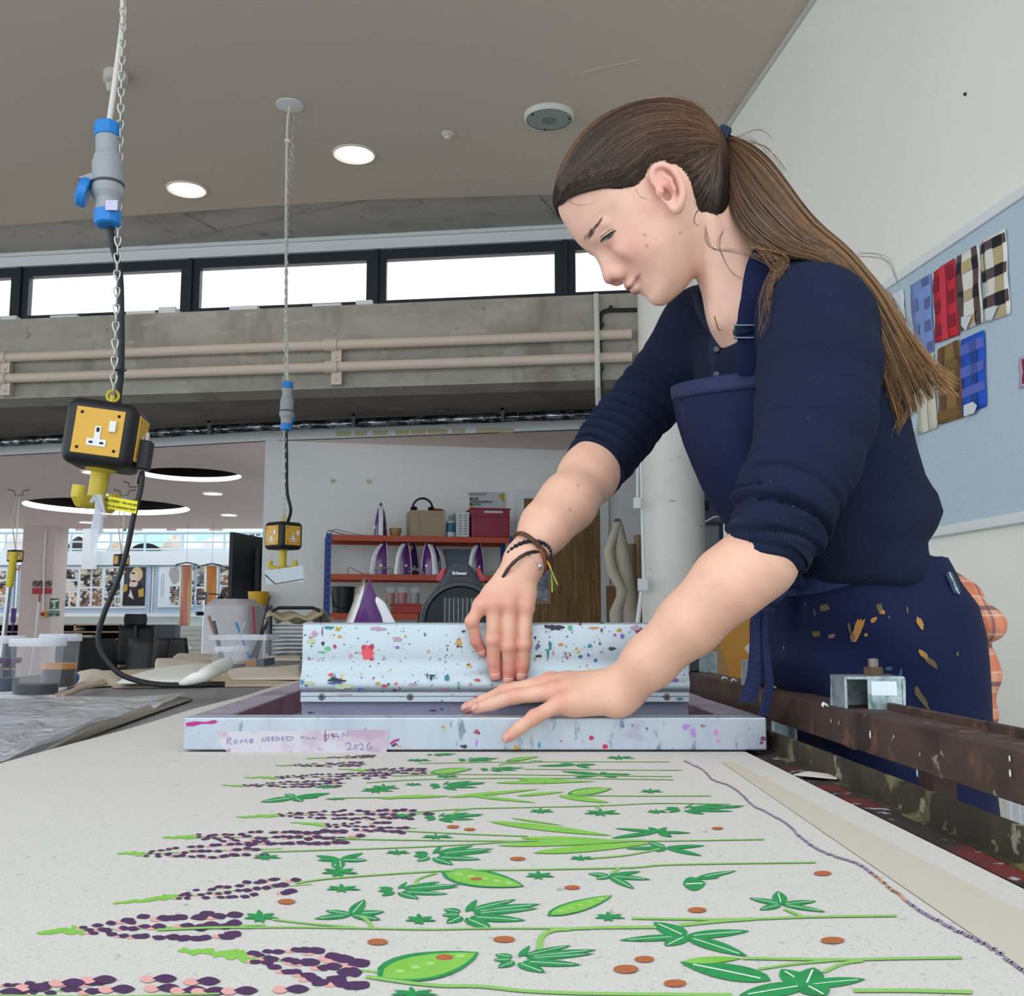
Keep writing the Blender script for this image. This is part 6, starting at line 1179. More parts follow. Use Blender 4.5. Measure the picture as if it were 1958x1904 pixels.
poster(374, 1081, 418, 1158, [(376, 1082, 391, 1121), (376, 1125, 391, 1139), (376, 1142, 391, 1156)], 'poster of interiors behind the orange strip'); poster(419, 1080, 450, 1160, [(421, 1083, 440, 1096), (421, 1099, 440, 1119), (421, 1122, 440, 1150)], 'poster of dark botanical pictures left of the black screen')
for (x0, x1, y0, y1, c1, c2, lb) in ((342, 367, 1080, 1196, '#d98a84', '#d9bf8a', 'pink fabric strip with pale borders hanging before the far posters'), (391, 415, 1082, 1204, '#d6904e', '#e0a15e', 'orange fabric strip hanging beside the clamp stand'), (495, 520, 1079, 1130, '#df9a6a', '#e2b878', 'orange fabric strip just left of the pale wall')):
    Yq = 15.0; a, c = PY(x0, y1, Yq), PY(x1, y0, Yq); t = thing('fabric_strip', lb, 'fabric strip', (a[0], Yq, a[2]), 'fabric strips hanging in the far studio')
    w = c[0]-a[0]; m = MB(); m.grid(lambda u, v: (a[0]+w*u*(1+.03*math.sin(v*5)), Yq+.02*math.sin(u*6+v*3), a[2]+(c[2]-a[2])*v), 8, 16); m.build('border_cloth', mat('st_'+c2[1:], c2, .8), t, smooth=True, solid=.006)
    m = MB(); m.grid(lambda u, v: (a[0]+w*(.18+.62*u)*(1+.03*math.sin(v*5)), Yq-.012+.02*math.sin(u*6+v*3), a[2]+(c[2]-a[2])*v), 8, 16); m.build('centre_cloth', mat('st_'+c1[1:], c1, .8), t, smooth=True, solid=.006)
    m = MB(); m.tube(spline([(a[0]-.08, Yq, c[2]+.0), (a[0]+w*.3, Yq, c[2]+.03), (a[0]+w*.7, Yq, c[2]+.03), (c[0]+.08, Yq, c[2]+.0)], 10), .009, 6); m.tube([(a[0]+w/2, Yq, c[2]+.03), (a[0]+w/2, Yq, 2.54)], .002, 4); m.build('hanger', M_blk, t)
# cubby shelves under the boards
t = thing('cubby_shelves', 'low wooden cubby shelves along the far wall under the boards', 'shelves', (-6, 17.6, 0)); M_wd = mat('cubby_wood', '#a98f72', .7); zt_, zb_ = w18(100, 1193, 17.5)[2], 0.0
m = MB(); m.box((-12, 17.9, 0), (-6.3, 17.95, zt_)); m.build('back', mat('cubby_dark', '#1e1c20', .9), t)
for k, z in enumerate((zt_, zt_-.12, zt_-.24, .35)): m = MB(); m.box((-12, 17.45, z-.02), (-6.3, 17.9, z)); m.build('shelf', M_wd, t)
for px in (-40, 44, 47, 141, 228): x = PY(px, 1200, 17.45)[0]; m = MB(); m.box((x, 17.45, 0), (x+.03, 17.9, zt_)); m.build('divider', M_wd, t)
for px, w, zz2 in ((22, .25, 1), (130, .12, 0), (152, .3, 1)): x = PY(px, 1210, 17.5)[0]; m = MB(); zc_ = zt_-.24+.001 if zz2 else zt_-.12+.001; m.ball((x+.15, 17.6, zc_+.035), .2, n=12, sc=(w*3, .8, .17)); tag(m.build('plastic_bundle', mat('bundle_pale', '#b4b4b0', .4), smooth=True), 'pale plastic wrapped bundle in the far cubby shelves', 'bundle', 'bundles in the cubby shelves')
t = thing('grey_cabinet', 'dark grey double cabinet right of the office chair, far wall', 'cabinet', (PY(290, 1210, 17.2)[0], 17.2, 0))
for a_, c_ in ((266, 302), (303, 335)): m = MB(); x0, x1 = PY(a_, 1200, 17.2)[0], PY(c_, 1200, 17.2)[0]; m.box((x0, 17.2, 0), (x1, 17.7, PY(300, 1194, 17.2)[2])); m.build('cabinet_door', mat('cab_grey', '#3d454d', .6), t)
m = MB(); 
x0, x1 = PY(345, 1200, 16.5)[0], PY(505, 1200, 16.5)[0]
for k in range(14): m.box((x0, 16.5, k*.075), (x1, 16.53, k*.075+.068))
m.box((x0, 16.53, 0), (x1, 16.6, 1.05)); tag(m.build('slatted_screen', mat('slat_pale', '#c8cdc6', .7)), 'pale horizontal slatted panel behind the clamp stand', 'panel')
# column signs
Yc = 15.7
def cs(name, x0, y0, x1, y1, m_, par, d_=.01): m = MB(); frect(m, x0, y0, x1, y1, Yc-d_, .008); return m.build(name, m_, par)
M_rd = mat('sign_red', '#a8202c', .5); M_gn = mat('sign_green', '#12604a', .5)
o = tag(cs('safety_sign', 61, 1124, 81.5, 1135.5, M_rd, None), 'left part of the red safety sign on the square pink column', 'sign', 'red safety signs on the column'); o2 = tag(cs('safety_sign', 85, 1124, 99.5, 1135.5, M_rd, None), 'right part of the red safety sign beyond the conduit', 'sign', 'red safety signs on the column')
for (cx_, par) in ((68, o), (79, o), (93, o2)):
    c = PY(cx_, 1116, Yc-.012); m = MB(); m.tube([c+np.array([.04*math.cos(a), 0, .042*math.sin(a)]) for a in [k*math.pi/9 for k in range(18)]], .007, 5, closed=True); m.tube([c+np.array([-.028, 0, .028]), c+np.array([.028, 0, -.028])], .006, 5); m.build('prohibition_ring', mat('ring_dark', '#4b2a32', .6), par); m = MB(); m.ball(c, .016, n=8, sc=(.8, .3, 1.3)); m.build('pictogram', M_blk, par)
m = MB(); frect(m, 74, 1136, 77, 1151, Yc-.01, .006); m.build('red_stem', M_rd, o)
o = tag(cs('stop_sign_green', 94.5, 1144, 113, 1164, M_gn, None), 'green square sign with a white push symbol on the pink column', 'sign'); m = MB(); c = PY(104, 1156, Yc-.014); m.lathe([(.035, .02), (.03, .03), (0, .038)], c, n=12); m.box(c+np.array([-.01, 0, -.04]), c+np.array([.01, .003, .03])); m.box(c+np.array([-.03, 0, -.05]), c+np.array([.03, .003, -.04])); m.build('push_symbol', M_wpl, o); m = MB(); m.prism([PY(95, 1149, Yc-.012), PY(112, 1146, Yc-.012), PY(112, 1149, Yc-.012), PY(100, 1151, Yc-.012)], (0, .002, 0)); m.build('hand_symbol', M_wpl, o)
o = tag(cs('stop_sign_green', 93, 1168, 114, 1178, M_gn, None), 'green sign reading Emergency stop on the pink column', 'sign'); text('Emergency', .032, PY(103.5, 1171, Yc-.014), (1, 0, 0), (0, 0, 1), M_wpl, o); text('stop', .032, PY(103.5, 1175.5, Yc-.014), (1, 0, 0), (0, 0, 1), M_wpl, o)
t = thing('emergency_button', 'yellow box with a red emergency button on the pink column', 'button', tuple(PY(83, 1174, Yc))); m = MB(); frect(m, 79, 1169, 88, 1180, Yc-.05, .048); m.build('button_box', mat('btn_yellow', '#c8a02c', .5), t); m = MB(); c = PY(81.5, 1174, Yc-.05); m.lathe([(.026, 0), (.03, .02), (0, .03)], c, (0, -1, 0), 14); m.build('button', M_rd, t)
m = MB(); a = PY(86, 1012, Yc); m.tube([PY(88, 1014, Yc-.02), PY(84, 1075, Yc-.02), PY(83, 1170, Yc-.02)], .012, 6); tag(m.build('column_conduit', M_wpl), 'thin white conduit running down the pink column', 'conduit')
m = MB(); m.tube([PY(74, 1151, 13), PY(68, 1216, 13), np.array([PY(68, 1216, 13)[0]-.08, 13, .02])], .012, 6); tag(m.build('white_rod', M_wpl), 'thin white rod leaning in front of the pink column', 'rod')
# pole with yellow grip near the left edge
t = thing('window_pole', 'steel pole with a ribbed yellow grip at the left edge', 'pole', (PY(8, 1215, 3.6)[0], 3.6, 0)); a, b2, c = PY(27, 1055, 3.6), PY(18, 1122, 3.6), PY(7, 1222, 3.6); d_ = (c-b2)/(c[2]-b2[2]); e = c + d_*(0-c[2]); m = MB(); m.tube([b2, c, e], .0085, 10); m.build('rod', M_steel, t, smooth=True)
m = MB(); pts = [a*(1-k/40)+b2*(k/40) for k in range(41)]; m.tube(pts, [.009 if k == 0 else .0125+.001*math.sin(k*1.6) for k in range(41)], 12); m.build('grip', mat('grip_yellow', '#bfae28', .6), t, smooth=True, angle=180)
m = MB(); frect(m, 20, 1163, 31, 1190, 17.4, .01); m.box((PY(25, 1180, 17.41)[0]-.01, 17.41, 0), (PY(25, 1180, 17.41)[0]+.01, 17.43, 1.2)); tag(m.build('purple_card', mat('card_purple', '#3a1f6e', .6)), 'dark purple card on a thin post by the far wall', 'card')
# far tables and chairs
M_top = mat('table_top_pink', '#e6dbe2', .35); M_chr = mat('chair_black', '#08090c', .6)
def ftable(x0, x1, y0, y1, z, lab):
    t = thing('work_table', lab, 'table', ((x0+x1)/2, (y0+y1)/2, 0), 'white work tables in the far studio'); m = MB(); m.box((x0, y0, z-.03), (x1, y1, z)); m.build('tabletop', M_top, t)
    for x in (x0+.05, x1-.09):
        for y in (y0+.05, y1-.09): m = MB(); m.box((x, y, 0), (x+.04, y+.04, z-.03)); m.build('leg', M_chr, t)
ftable(-6.6, -4.75, 15.4, 15.65, .74, 'white work table behind the row of black chairs'); ftable(-5.0, -4.55, 14.3, 14.9, .80, 'small white work table at the right of the black chairs')
def chair():
    t = thing('shell_chair', '', 'chair', (0, 0, 0), 'black shell chairs in the far studio')
    m = MB(); m.grid(lambda u, v: ((u-.5)*(.46+.04*math.sin(v*3)), .04*math.cos((u-.5)*3)*-1 + .05*v, .46+.44*v), 9, 8); m.build('backrest', M_chr, t, smooth=True, solid=.02); m = MB(); m.grid(lambda u, v: ((u-.5)*.46, -.03-.42*v, .46-.02*math.sin(u*math.pi)), 9, 6); m.build('seat', M_chr, t, smooth=True, solid=.02)
    for x in (-.19, .19):
        for y in (-.4, -.05): m = MB(); m.tube([(x*.8, y, .45), (x, y, 0)], .012, 6); m.build('leg', M_blk, t)
    return t
pr_ = chair()
for k, (px, Y, rz, lb) in enumerate(((188, 12.4, 48, 'black chair just behind the hanging cable, leaning left'), (264, 12.0, -38, 'black chair in front of the office chair'), (303, 12.6, -48, 'black chair right of the office chair, turned a little'), (336, 13.2, 150, 'dark chair farthest right by the slatted panel'), (150, 12.8, 30, 'black chair behind the nearest clear tubs'))):
    o = pr_ if k == 0 else copy_tree(pr_); o.location = (float(PY(px, 1230, Y)[0]), Y, 0); o.rotation_euler = (0, 0, R(rz)); o['label'] = lb
t = thing('office_chair', 'black office chair with a headrest behind the shell chairs', 'office chair', (PY(255, 1230, 13.6)[0], 13.6, 0)); x = PY(258, 1200, 13.6)[0]
m = MB(); m.grid(lambda u, v: (x+(u-.5)*.25*(1+.15*math.sin(v*3.1)), 13.6+.03*math.cos((u-.5)*4), PY(0, 1196, 13.6)[2]+.15*v), 9, 6); m.build('headrest', M_chr, t, smooth=True, solid=.05, angle=180)
m = MB(); m.grid(lambda u, v: (x+(u-.5)*.52*(1-.15*v), 13.65+.04*v, .55+.5*v), 9, 8); m.build('backrest', M_chr, t, smooth=True, solid=.05); m = MB(); m.box((x-.26, 13.2, .46), (x+.26, 13.6, .52)); m.build('seat', M_chr, t, bevel=.02); m = MB(); m.tube([(x, 13.4, .05), (x, 13.4, .46)], .03, 8)
for k in range(5): a_ = k*72; m.tube([(x, 13.4, .08), (x+.3*math.cos(R(a_)), 13.4+.3*math.sin(R(a_)), .04)], .02, 6)
m.build('wheel_base', M_blk, t); m = MB(); m.box((x-.02, 13.62, .9), (x+.02, 13.66, 1.12)); m.build('headrest_post', M_blk, t)
# balcony rail and what stands behind it
t = thing('balcony_railing', 'pale tubular railing along the far balcony', 'railing', (-6, 17.95, 2.32)); M_rl = mat('rail_pale', '#c6dbe6', .4)
for py, r in ((1018, .03), (1036, .014), (1050, .014)): z = PY(0, py, 17.95)[2]; m = MB(); m.tube([(-12, 17.95, z), (-4.2, 17.95, z)], r, 8); m.build('rail_tube', M_rl, t, smooth=True)
for px in (12, 72, 137, 213, 278, 350, 430, 500): p = PY(px, 1018, 17.95); m = MB(); m.tube([(p[0], 17.95, 2.2), (p[0], 17.95, p[2])], .022, 8); m.build('post', M_rl, t, smooth=True)
m = MB(); m.box((-7.55, 18.3, 0), (-7.15, 18.6, 3.0)); 
a = PY(159, 1010, 17.8); m = MB(); m.box((PY(160, 1040, 17.8)[0], 17.75, 2.0), (PY(183, 1040, 17.8)[0], 17.9, 3.6)); structure(m.build('column_white', M_white))
r_ = random.Random(9)
for k, (px, w, h_, c_, nm, lb, ct) in enumerate(((38, .62, .42, '#d3c6c0', 'fabric_pile', 'beige fabric piled behind the railing, left of the pink column', 'fabric'), (148, .35, .28, '#3a2e30', 'dark_bag', 'dark bag behind the railing, right of the pink column', 'bag'), (222, .3, .2, '#c4a894', 'fabric_pile', 'tan cloth heap behind the railing above the socket box', 'fabric'), (330, .36, .3, '#cdbfae', 'sewing_machine_cover', 'cream machine cover behind the railing', 'cover'), (365, .5, .2, '#dcd4dc', 'fabric_pile', 'white cloth heap spilling over the balcony edge', 'fabric'), (405, .45, .26, '#d9cfd0', 'fabric_pile', 'pale pink cloth heap left of the black screen', 'fabric'), (300, .4, .12, '#b98f80', 'fabric_pile', 'brownish cloth lying behind the railing', 'fabric'), (490, .4, .2, '#d9d3c8', 'fabric_pile', 'pale cloth heap right of the black screen', 'fabric'))):
    p = PY(px, 1060, 18.4); m = MB(); n_ = 14; 
    m.grid(lambda u, v: (p[0] + .5*w*math.cos(u*6.2832)*math.sin(v*1.57)*(1+.15*math.sin(u*31+k)), 18.4+.2*math.sin(u*6.2832)*math.sin(v*1.57), 2.30 + h_*(math.cos(v*1.57))**.8*(1+.12*math.sin(u*19))), 25, 9); tag(m.build(nm, mat('hp_'+c_[1:], c_, .9), smooth=True, angle=180), lb, ct)
m = MB(); p = PY(278, 1056, 18.1); m.grid(lambda u, v: (p[0]+.27*math.cos(u*3.14), 18.1, 2.3+.17*math.sin(u*3.14)*v), 13, 4); tag(m.build('chair_back', M_chr, solid=.03), 'dark rounded chair back on the balcony', 'chair')
m = MB(); frect(m, 215, 1008, 245, 1017, 19.5, .05); tag(m.build('hanging_sign', M_white), 'white panel hanging above the balcony', 'panel')
for (x0, y0, x1, y1, c_, lb) in ((0, 1012, 18, 1024, '#dceaf2', 'pale sheet high on the atrium wall, far left'), (20, 1014, 50, 1026, '#dceaf2', 'second pale sheet high on the atrium wall'), (128, 1010, 142, 1024, '#cfe3ee', 'pale sheet right of the pink column'), (272, 1004, 318, 1019, '#cfdff0', 'wide pale panel above the railing'), (338, 1003, 362, 1015, '#d3e3f2', 'pale panel above the railing left of the screen'), (262, 1022, 332, 1048, '#a9dfe6', 'turquoise glazing behind the balcony'), (374, 1022, 402, 1034, '#a9dfe6', 'short turquoise glazing behind the balcony')):
    m = MB(); frect(m, x0, y0, x1, y1, 21.7, .05); tag(m.build('wall_panel', mat('pn_'+c_[1:], c_, .5)), lb, 'panel', 'pale panels on the atrium wall')
m = MB()
for (x0, y0, x1, y1) in ((477, 1018, 486, 1024), (489, 1018, 502, 1024), (477, 1027, 486, 1037), (489, 1027, 502, 1037)): frect(m, x0, y0, x1, y1, 21.6, .05)
tag(m.build('window_grid', mat('grid_dark', '#20404c', .5)), 'dark small paned window on the atrium wall right of the screen', 'window')
for (x0, y0, x1, y1, c_) in ((52, 1005, 64, 1020, 0), (144, 1006, 158, 1016, 0), (232, 1004, 271, 1018, 0), (317, 1001, 337, 1019, 0), (400, 1004, 425, 1020, 0)):
    m = MB(); frect(m, x0, y0, x1, y1, 21.8, .03); m.build('brick_panel', mat('brick_brown', '#9a7f78', .8), bpy.data.objects['wall_atrium'])
# green exit sign hanging far away
m = MB(); frect(m, 234, 1009, 241, 1015, 17.0, .03); m.tube([PY(237, 1009, 17.01), PY(237, 990, 17.01)], .004, 4); tag(m.build('exit_sign', mat('exit_green', '#2a9c78', .5)), 'tiny green sign hanging at the far ceiling edge', 'sign')
# ================================================================ implicit surface tools
def proj(P):                              # world points -> photo position
    x = P[:, 0]; y = P[:, 1]; z = P[:, 2]-CAMZ
    d = y*cp + z*sp; u = z*cp - y*sp
    return 979 + FPX*x/d, 952 - FPX*u/d
def sseg(P, a, b, ra, rb):
    a = np.asarray(a, float); b = np.asarray(b, float); ab = b-a; t = np.clip(((P-a)@ab)/(ab@ab+1e-12), 0, 1)
    return np.linalg.norm(P-a-t[:, None]*ab, axis=1) - (ra+(rb-ra)*t)
def sball(P, c, r): return np.linalg.norm(P-np.asarray(c, float), axis=1)-r
def sell(P, c, r, M=None):
    q = P-np.asarray(c, float)
    if M is not None: q = q@np.asarray(M, float).T
    r = np.asarray(r, float); k = np.linalg.norm(q/r, axis=1); return (k-1)*r.min()*.9
def smin(a, b, k):
    h = np.clip(.5+.5*(b-a)/k, 0, 1); return b*(1-h)+a*h-k*h*(1-h)
def smax(a, b, k): return -smin(-a, -b, k)
def poly_sd(X, Z, V):                     # signed distance to a polygon, positive inside
    V = np.asarray(V, float); n = len(V); d2 = np.full(X.shape, 1e9); ins = np.zeros(X.shape, bool)
    for i in range(n):
        ax_, az = V[i]; bx, bz = V[(i+1) % n]; ex_, ez = bx-ax_, bz-az
        t = np.clip(((X-ax_)*ex_+(Z-az)*ez)/(ex_*ex_+ez*ez+1e-12), 0, 1)
        d2 = np.minimum(d2, (X-ax_-t*ex_)**2+(Z-az-t*ez)**2)
        c = ((az > Z) != (bz > Z)) & (X < (bx-ax_)*(Z-az)/(bz-az+1e-15)+ax_); ins ^= c
    return np.where(ins, 1, -1)*np.sqrt(d2)
class Sd2:                                # cached signed distance grid of a polygon
    def __init__(s, V, pad, h):
        V = np.asarray(V, float); s.lo = V.min(0)-pad; s.h = h; n = np.ceil((V.max(0)+pad-s.lo)/h).astype(int)+2; s.n = n
        X, Z = np.meshgrid(s.lo[0]+np.arange(n[0])*h, s.lo[1]+np.arange(n[1])*h, indexing='ij'); s.g = poly_sd(X.ravel(), Z.ravel(), V).reshape(n)
    def __call__(s, X, Z):
        u = (X-s.lo[0])/s.h; w = (Z-s.lo[1])/s.h; uc = np.clip(u, 0, s.n[0]-1.001); wc = np.clip(w, 0, s.n[1]-1.001)
        i = uc.astype(int); j = wc.astype(int); a = uc-i; b = wc-j; g = s.g
        return g[i, j]*(1-a)*(1-b)+g[i+1, j]*a*(1-b)+g[i, j+1]*(1-a)*b+g[i+1, j+1]*a*b - np.hypot(u-uc, w-wc)*s.h
def blur_inside(S, m):                    # rounds the ridge of the distance field, leaves the outline
    g = S.g; k = np.ones(m)/m
    for _ in range(3): g = np.apply_along_axis(lambda r: np.convolve(np.pad(r, m//2, mode='edge'), k, 'valid')[:len(r)], 0, g); g = np.apply_along_axis(lambda r: np.convolve(np.pad(r, m//2, mode='edge'), k, 'valid')[:len(r)], 1, g)
    S.g = S.g+(g-S.g)*np.clip((S.g-.006)/.02, 0, 1)
def smooth_loop(P, n):
    P = [np.array(p, float) for p in P]; k = len(P); out = []
    for q in range(n):
        t = q/n*k; i = int(t); u = t-i; p0, p1, p2, p3 = P[i-1], P[i % k], P[(i+1) % k], P[(i+2) % k]
        out.append(.5*((2*p1)+(-p0+p2)*u+(2*p0-5*p1+4*p2-p3)*u*u+(-p0+3*p1-3*p2+p3)*u**3))
    return out
def surfnet(f, lo, hi, h, B=20, margin=None):
    lo = np.array(lo, float); hi = np.array(hi, float); nb = np.ceil((hi-lo)/(h*B)).astype(int)
    margin = margin or h*B*.95
    g = np.arange(B+1); GX, GY, GZ_ = np.meshgrid(g, g, g, indexing='ij'); L = np.stack([GX, GY, GZ_], -1).reshape(-1, 3)
    cen = np.stack(np.meshgrid(*[np.arange(n) for n in nb], indexing='ij'), -1).reshape(-1, 3)
    cc = lo + (cen+.5)*B*h; fv = f(cc); blocks = cen[np.abs(fv) < margin*1.25]
    keys = []; pos = []; quads = []
    N = (nb*B+2).astype(np.int64)
    K = lambda i, j, k: (i.astype(np.int64)*N[1]+j)*N[2]+k
    edges = [((0,0,0),(1,0,0)),((0,1,0),(1,1,0)),((0,0,1),(1,0,1)),((0,1,1),(1,1,1)),((0,0,0),(0,1,0)),((1,0,0),(1,1,0)),((0,0,1),(0,1,1)),((1,0,1),(1,1,1)),((0,0,0),(0,0,1)),((1,0,0),(1,0,1)),((0,1,0),(0,1,1)),((1,1,0),(1,1,1))]
    for bk in blocks:
        o = bk*B; v = f(lo+(L+o)*h).reshape(B+1, B+1, B+1)
        if (v > 0).all() or (v < 0).all(): continue
        s = v < 0; acc = np.zeros((B, B, B, 3)); cnt = np.zeros((B, B, B))
        for (a, b_) in edges:
            va = v[a[0]:a[0]+B, a[1]:a[1]+B, a[2]:a[2]+B]; vb = v[b_[0]:b_[0]+B, b_[1]:b_[1]+B, b_[2]:b_[2]+B]
            m = (va < 0) != (vb < 0)
            if not m.any(): continue
            t = np.where(m, va/np.where(m, va-vb, 1), 0)
            for ax_ in range(3): acc[..., ax_] += np.where(m, a[ax_]+(b_[ax_]-a[ax_])*t, 0)
            cnt += m
        m = cnt > 0; idx = np.argwhere(m); p = acc[m]/cnt[m][:, None]
        gi = idx+o; keys.append(K(gi[:, 0], gi[:, 1], gi[:, 2])); pos.append(lo+(gi+p)*h)
        for ax_ in range(3):
            A = s[:B, :B, :B]; sh = [slice(0, B)]*3; sh[ax_] = slice(1, B+1); Bs = s[tuple(sh)]
            for flip in (0, 1):
                mm = np.argwhere((A & ~Bs) if flip == 0 else (~A & Bs))+o
                if not len(mm): continue
                u, w = (ax_+1) % 3, (ax_+2) % 3; q = []
                for (du, dw) in ((0, 0), (-1, 0), (-1, -1), (0, -1)):
                    c = mm.copy(); c[:, u] += du; c[:, w] += dw; q.append(K(c[:, 0], c[:, 1], c[:, 2]))
                q = np.stack(q, 1); quads.append(q if flip == 0 else q[:, ::-1])
    keys = np.concatenate(keys); pos = np.concatenate(pos); quads = np.concatenate(quads)
    o = np.argsort(keys); keys = keys[o]; pos = pos[o]
    ix = np.searchsorted(keys, quads); ix = np.clip(ix, 0, len(keys)-1); ok = (keys[ix] == quads).all(1)
    return pos, ix[ok]
def npmesh(name, V, F, m, parent, col=None, smooth=True):
    me = bpy.data.meshes.new(name); n = F.shape[1]
    me.vertices.add(len(V)); me.vertices.foreach_set('co', V.astype(np.float32).ravel())
    me.loops.add(F.size); me.loops.foreach_set('vertex_index', F.astype(np.int32).ravel())
    me.polygons.add(len(F)); me.polygons.foreach_set('loop_start', np.arange(0, F.size, n, dtype=np.int32)); me.polygons.foreach_set('loop_total', np.full(len(F), n, np.int32))
    me.update(calc_edges=True); me.validate()
    if smooth: me.polygons.foreach_set('use_smooth', [True]*len(me.polygons))
    if col is not None:
        at = me.color_attributes.new('tint', 'FLOAT_COLOR', 'POINT'); c = np.ones((len(V), 4), np.float32); c[:, :3] = col; at.data.foreach_set('color', c.ravel())
    me.materials.append(m); o = bpy.data.objects.new(name, me); COL.objects.link(o); setparent(o, parent); return o
def hit(f, px, py, y0=1.0, y1=1.9, steps=110, off=.0):   # where the line of sight at a photo position meets a surface
    px = np.atleast_1d(np.asarray(px, float)); py = np.atleast_1d(np.asarray(py, float))
    a = (px-979)/FPX; b = -(py-952)/FPX; D = np.stack([a, cp-b*sp, sp+b*cp], 1); D = D/D[:, 1:2]
    Y = np.full(len(px), y0); done = np.zeros(len(px), bool); O_ = np.array([0, 0, CAMZ])
    for _ in range(steps):
        d = f(O_+D*Y[:, None]); done |= d < .0004; Y = np.where(done | (Y > y1), Y, Y+np.maximum(d*.6, .0005))
    return O_+D*(Y-off)[:, None], done & (Y < y1)
def strands(name, paths, rad, cols, m, parent, taper=.35):
    paths = np.asarray(paths, float); n, k, _ = paths.shape; T = np.gradient(paths, axis=1); T /= np.linalg.norm(T, axis=2, keepdims=True)+1e-9
    up = np.array([.3, -1, .2]); A = np.cross(T, up); A /= np.linalg.norm(A, axis=2, keepdims=True)+1e-9; Bv = np.cross(T, A)
    rr = np.asarray(rad).reshape(-1, 1, 1)*((1-(1-taper)*np.linspace(0, 1, k)**3)*np.minimum(1, .25+np.linspace(0, 1, k)*9))[None, :, None]
    ring = [paths + (A*math.cos(q)+Bv*math.sin(q))*rr for q in (math.pi/2, math.pi*7/6, math.pi*11/6)]
    V = np.stack(ring, 2).reshape(-1, 3)
    i, j, q = np.meshgrid(np.arange(n), np.arange(k-1), np.arange(3), indexing='ij'); b0 = (i*k+j)*3
    F = np.stack([b0+q, b0+(q+1) % 3, b0+3+(q+1) % 3, b0+3+q], -1).reshape(-1, 4)
    C = np.repeat(np.asarray(cols), 3, axis=1).reshape(-1, 3) if np.ndim(cols) == 3 else np.repeat(np.asarray(cols), k*3, axis=0)
    return npmesh(name, V, F, m, parent, C)
def chain_sd(P, pts, rs, k=.01):
    d = None
    for i in range(len(pts)-1):
        e = sseg(P, pts[i], pts[i+1], rs[i], rs[i+1]); d = e if d is None else smin(d, e, k)
    return d

# ================================================================ the printer
Yh = 1.37; SH = SC(Yh, 1.55)
def hp(px, py): p = PY(px, py, Yh); return (p[0], p[2])
HEADP = [hp(*q) for q in ((1066, 372), (1067, 395), (1073, 413), (1090, 441), (1106, 462), (1121, 475), (1138, 487), (1156, 500), (1172, 514), (1187, 530), (1199, 544), (1212, 553), (1225, 561), (1235, 568), (1245, 579), (1258, 584), (1273, 582), (1292, 568), (1312, 549), (1332, 520), (1352, 480), (1374, 420), (1384, 350), (1378, 285), (1345, 241), (1290, 212), (1225, 214), (1160, 242), (1110, 291), (1079, 338))]
HSD = Sd2(smooth_loop(HEADP, 120), .12, .001); blur_inside(HSD, 11)
upv = np.array([-.656, .755]); chin = np.array(hp(1255, 583))
def head_F(P):
    X, Z = P[:, 0], P[:, 2]; D = HSD(X, Z); v = (X-chin[0])*upv[0]+(Z-chin[1])*upv[1]
    fw = -((X-chin[0])*.755+(Z-chin[1])*.656)
    Wm = np.interp(v, [-.03, 0, .02, .05, .09, .12, .16, .20, .26], [.045, .047, .052, .060, .0665, .069, .074, .074, .068])
    fs_ = X*0 + ((X-fp0[0])*fnv[0]+(Z-fp0[1])*fnv[1])
    k1 = np.interp(fs_, [-.01, 0, .008, .016, .025, .036, .048, .06, .075, .095], [.50, .62, .71, .78, .84, .89, .93, .96, .985, 1]); k2 = np.interp(fs_, [-.01, .01, .04, .08], [.84, .88, .96, 1]); bl = np.clip((v-.085)/.05, 0, 1)
    Wm = Wm*(k1*(1-bl)+k2*bl)
    R_ = .066; F = (np.abs(P[:, 1]-Yh)/Wm)**2 + (1-np.minimum(D, R_)/R_)**2 - 1
    return F*.031
fp0 = np.array(hp(1255, 584)); _d = np.array(hp(1075, 402))-fp0; _d /= np.linalg.norm(_d); fnv = np.array([-_d[1], _d[0]]); fnv = fnv if fnv[0] > 0 else -fnv
NOSEP = [hp(*q) for q in ((1120, 464), (1134, 474), (1144, 486), (1150, 501), (1153, 516), (1155, 530), (1159, 537.5), (1165, 540), (1173, 537.5), (1181, 533), (1188, 535), (1200, 532), (1192, 495), (1160, 460))]
NSD = Sd2(NOSEP, .05, .0006)
def H(px, py, w): return PY(px, py, Yh-w)
def mir(p): return np.array([p[0], 2*Yh-p[1], p[2]])
EARH = [H(1256, 354, .078), H(1247, 338, .081), H(1251, 322, .084), H(1268, 316, .087), H(1288, 325, .091), H(1301, 346, .093), H(1306, 370, .091), H(1301, 390, .086), H(1294, 400, .081), H(1284, 394, .078)]
EARR = [float(np.interp(k, np.linspace(0, 21, 10), [.003, .0034, .0036, .0036, .0038, .004, .0042, .005, .0052, .004])) for k in range(22)]
EARH = spline(EARH, 22); EARB = (min(p[0] for p in EARH)-.03, max(p[0] for p in EARH)+.03)
EARA = [H(1266, 334, .083), H(1282, 343, .086), H(1289, 362, .086), H(1284, 382, .082)]
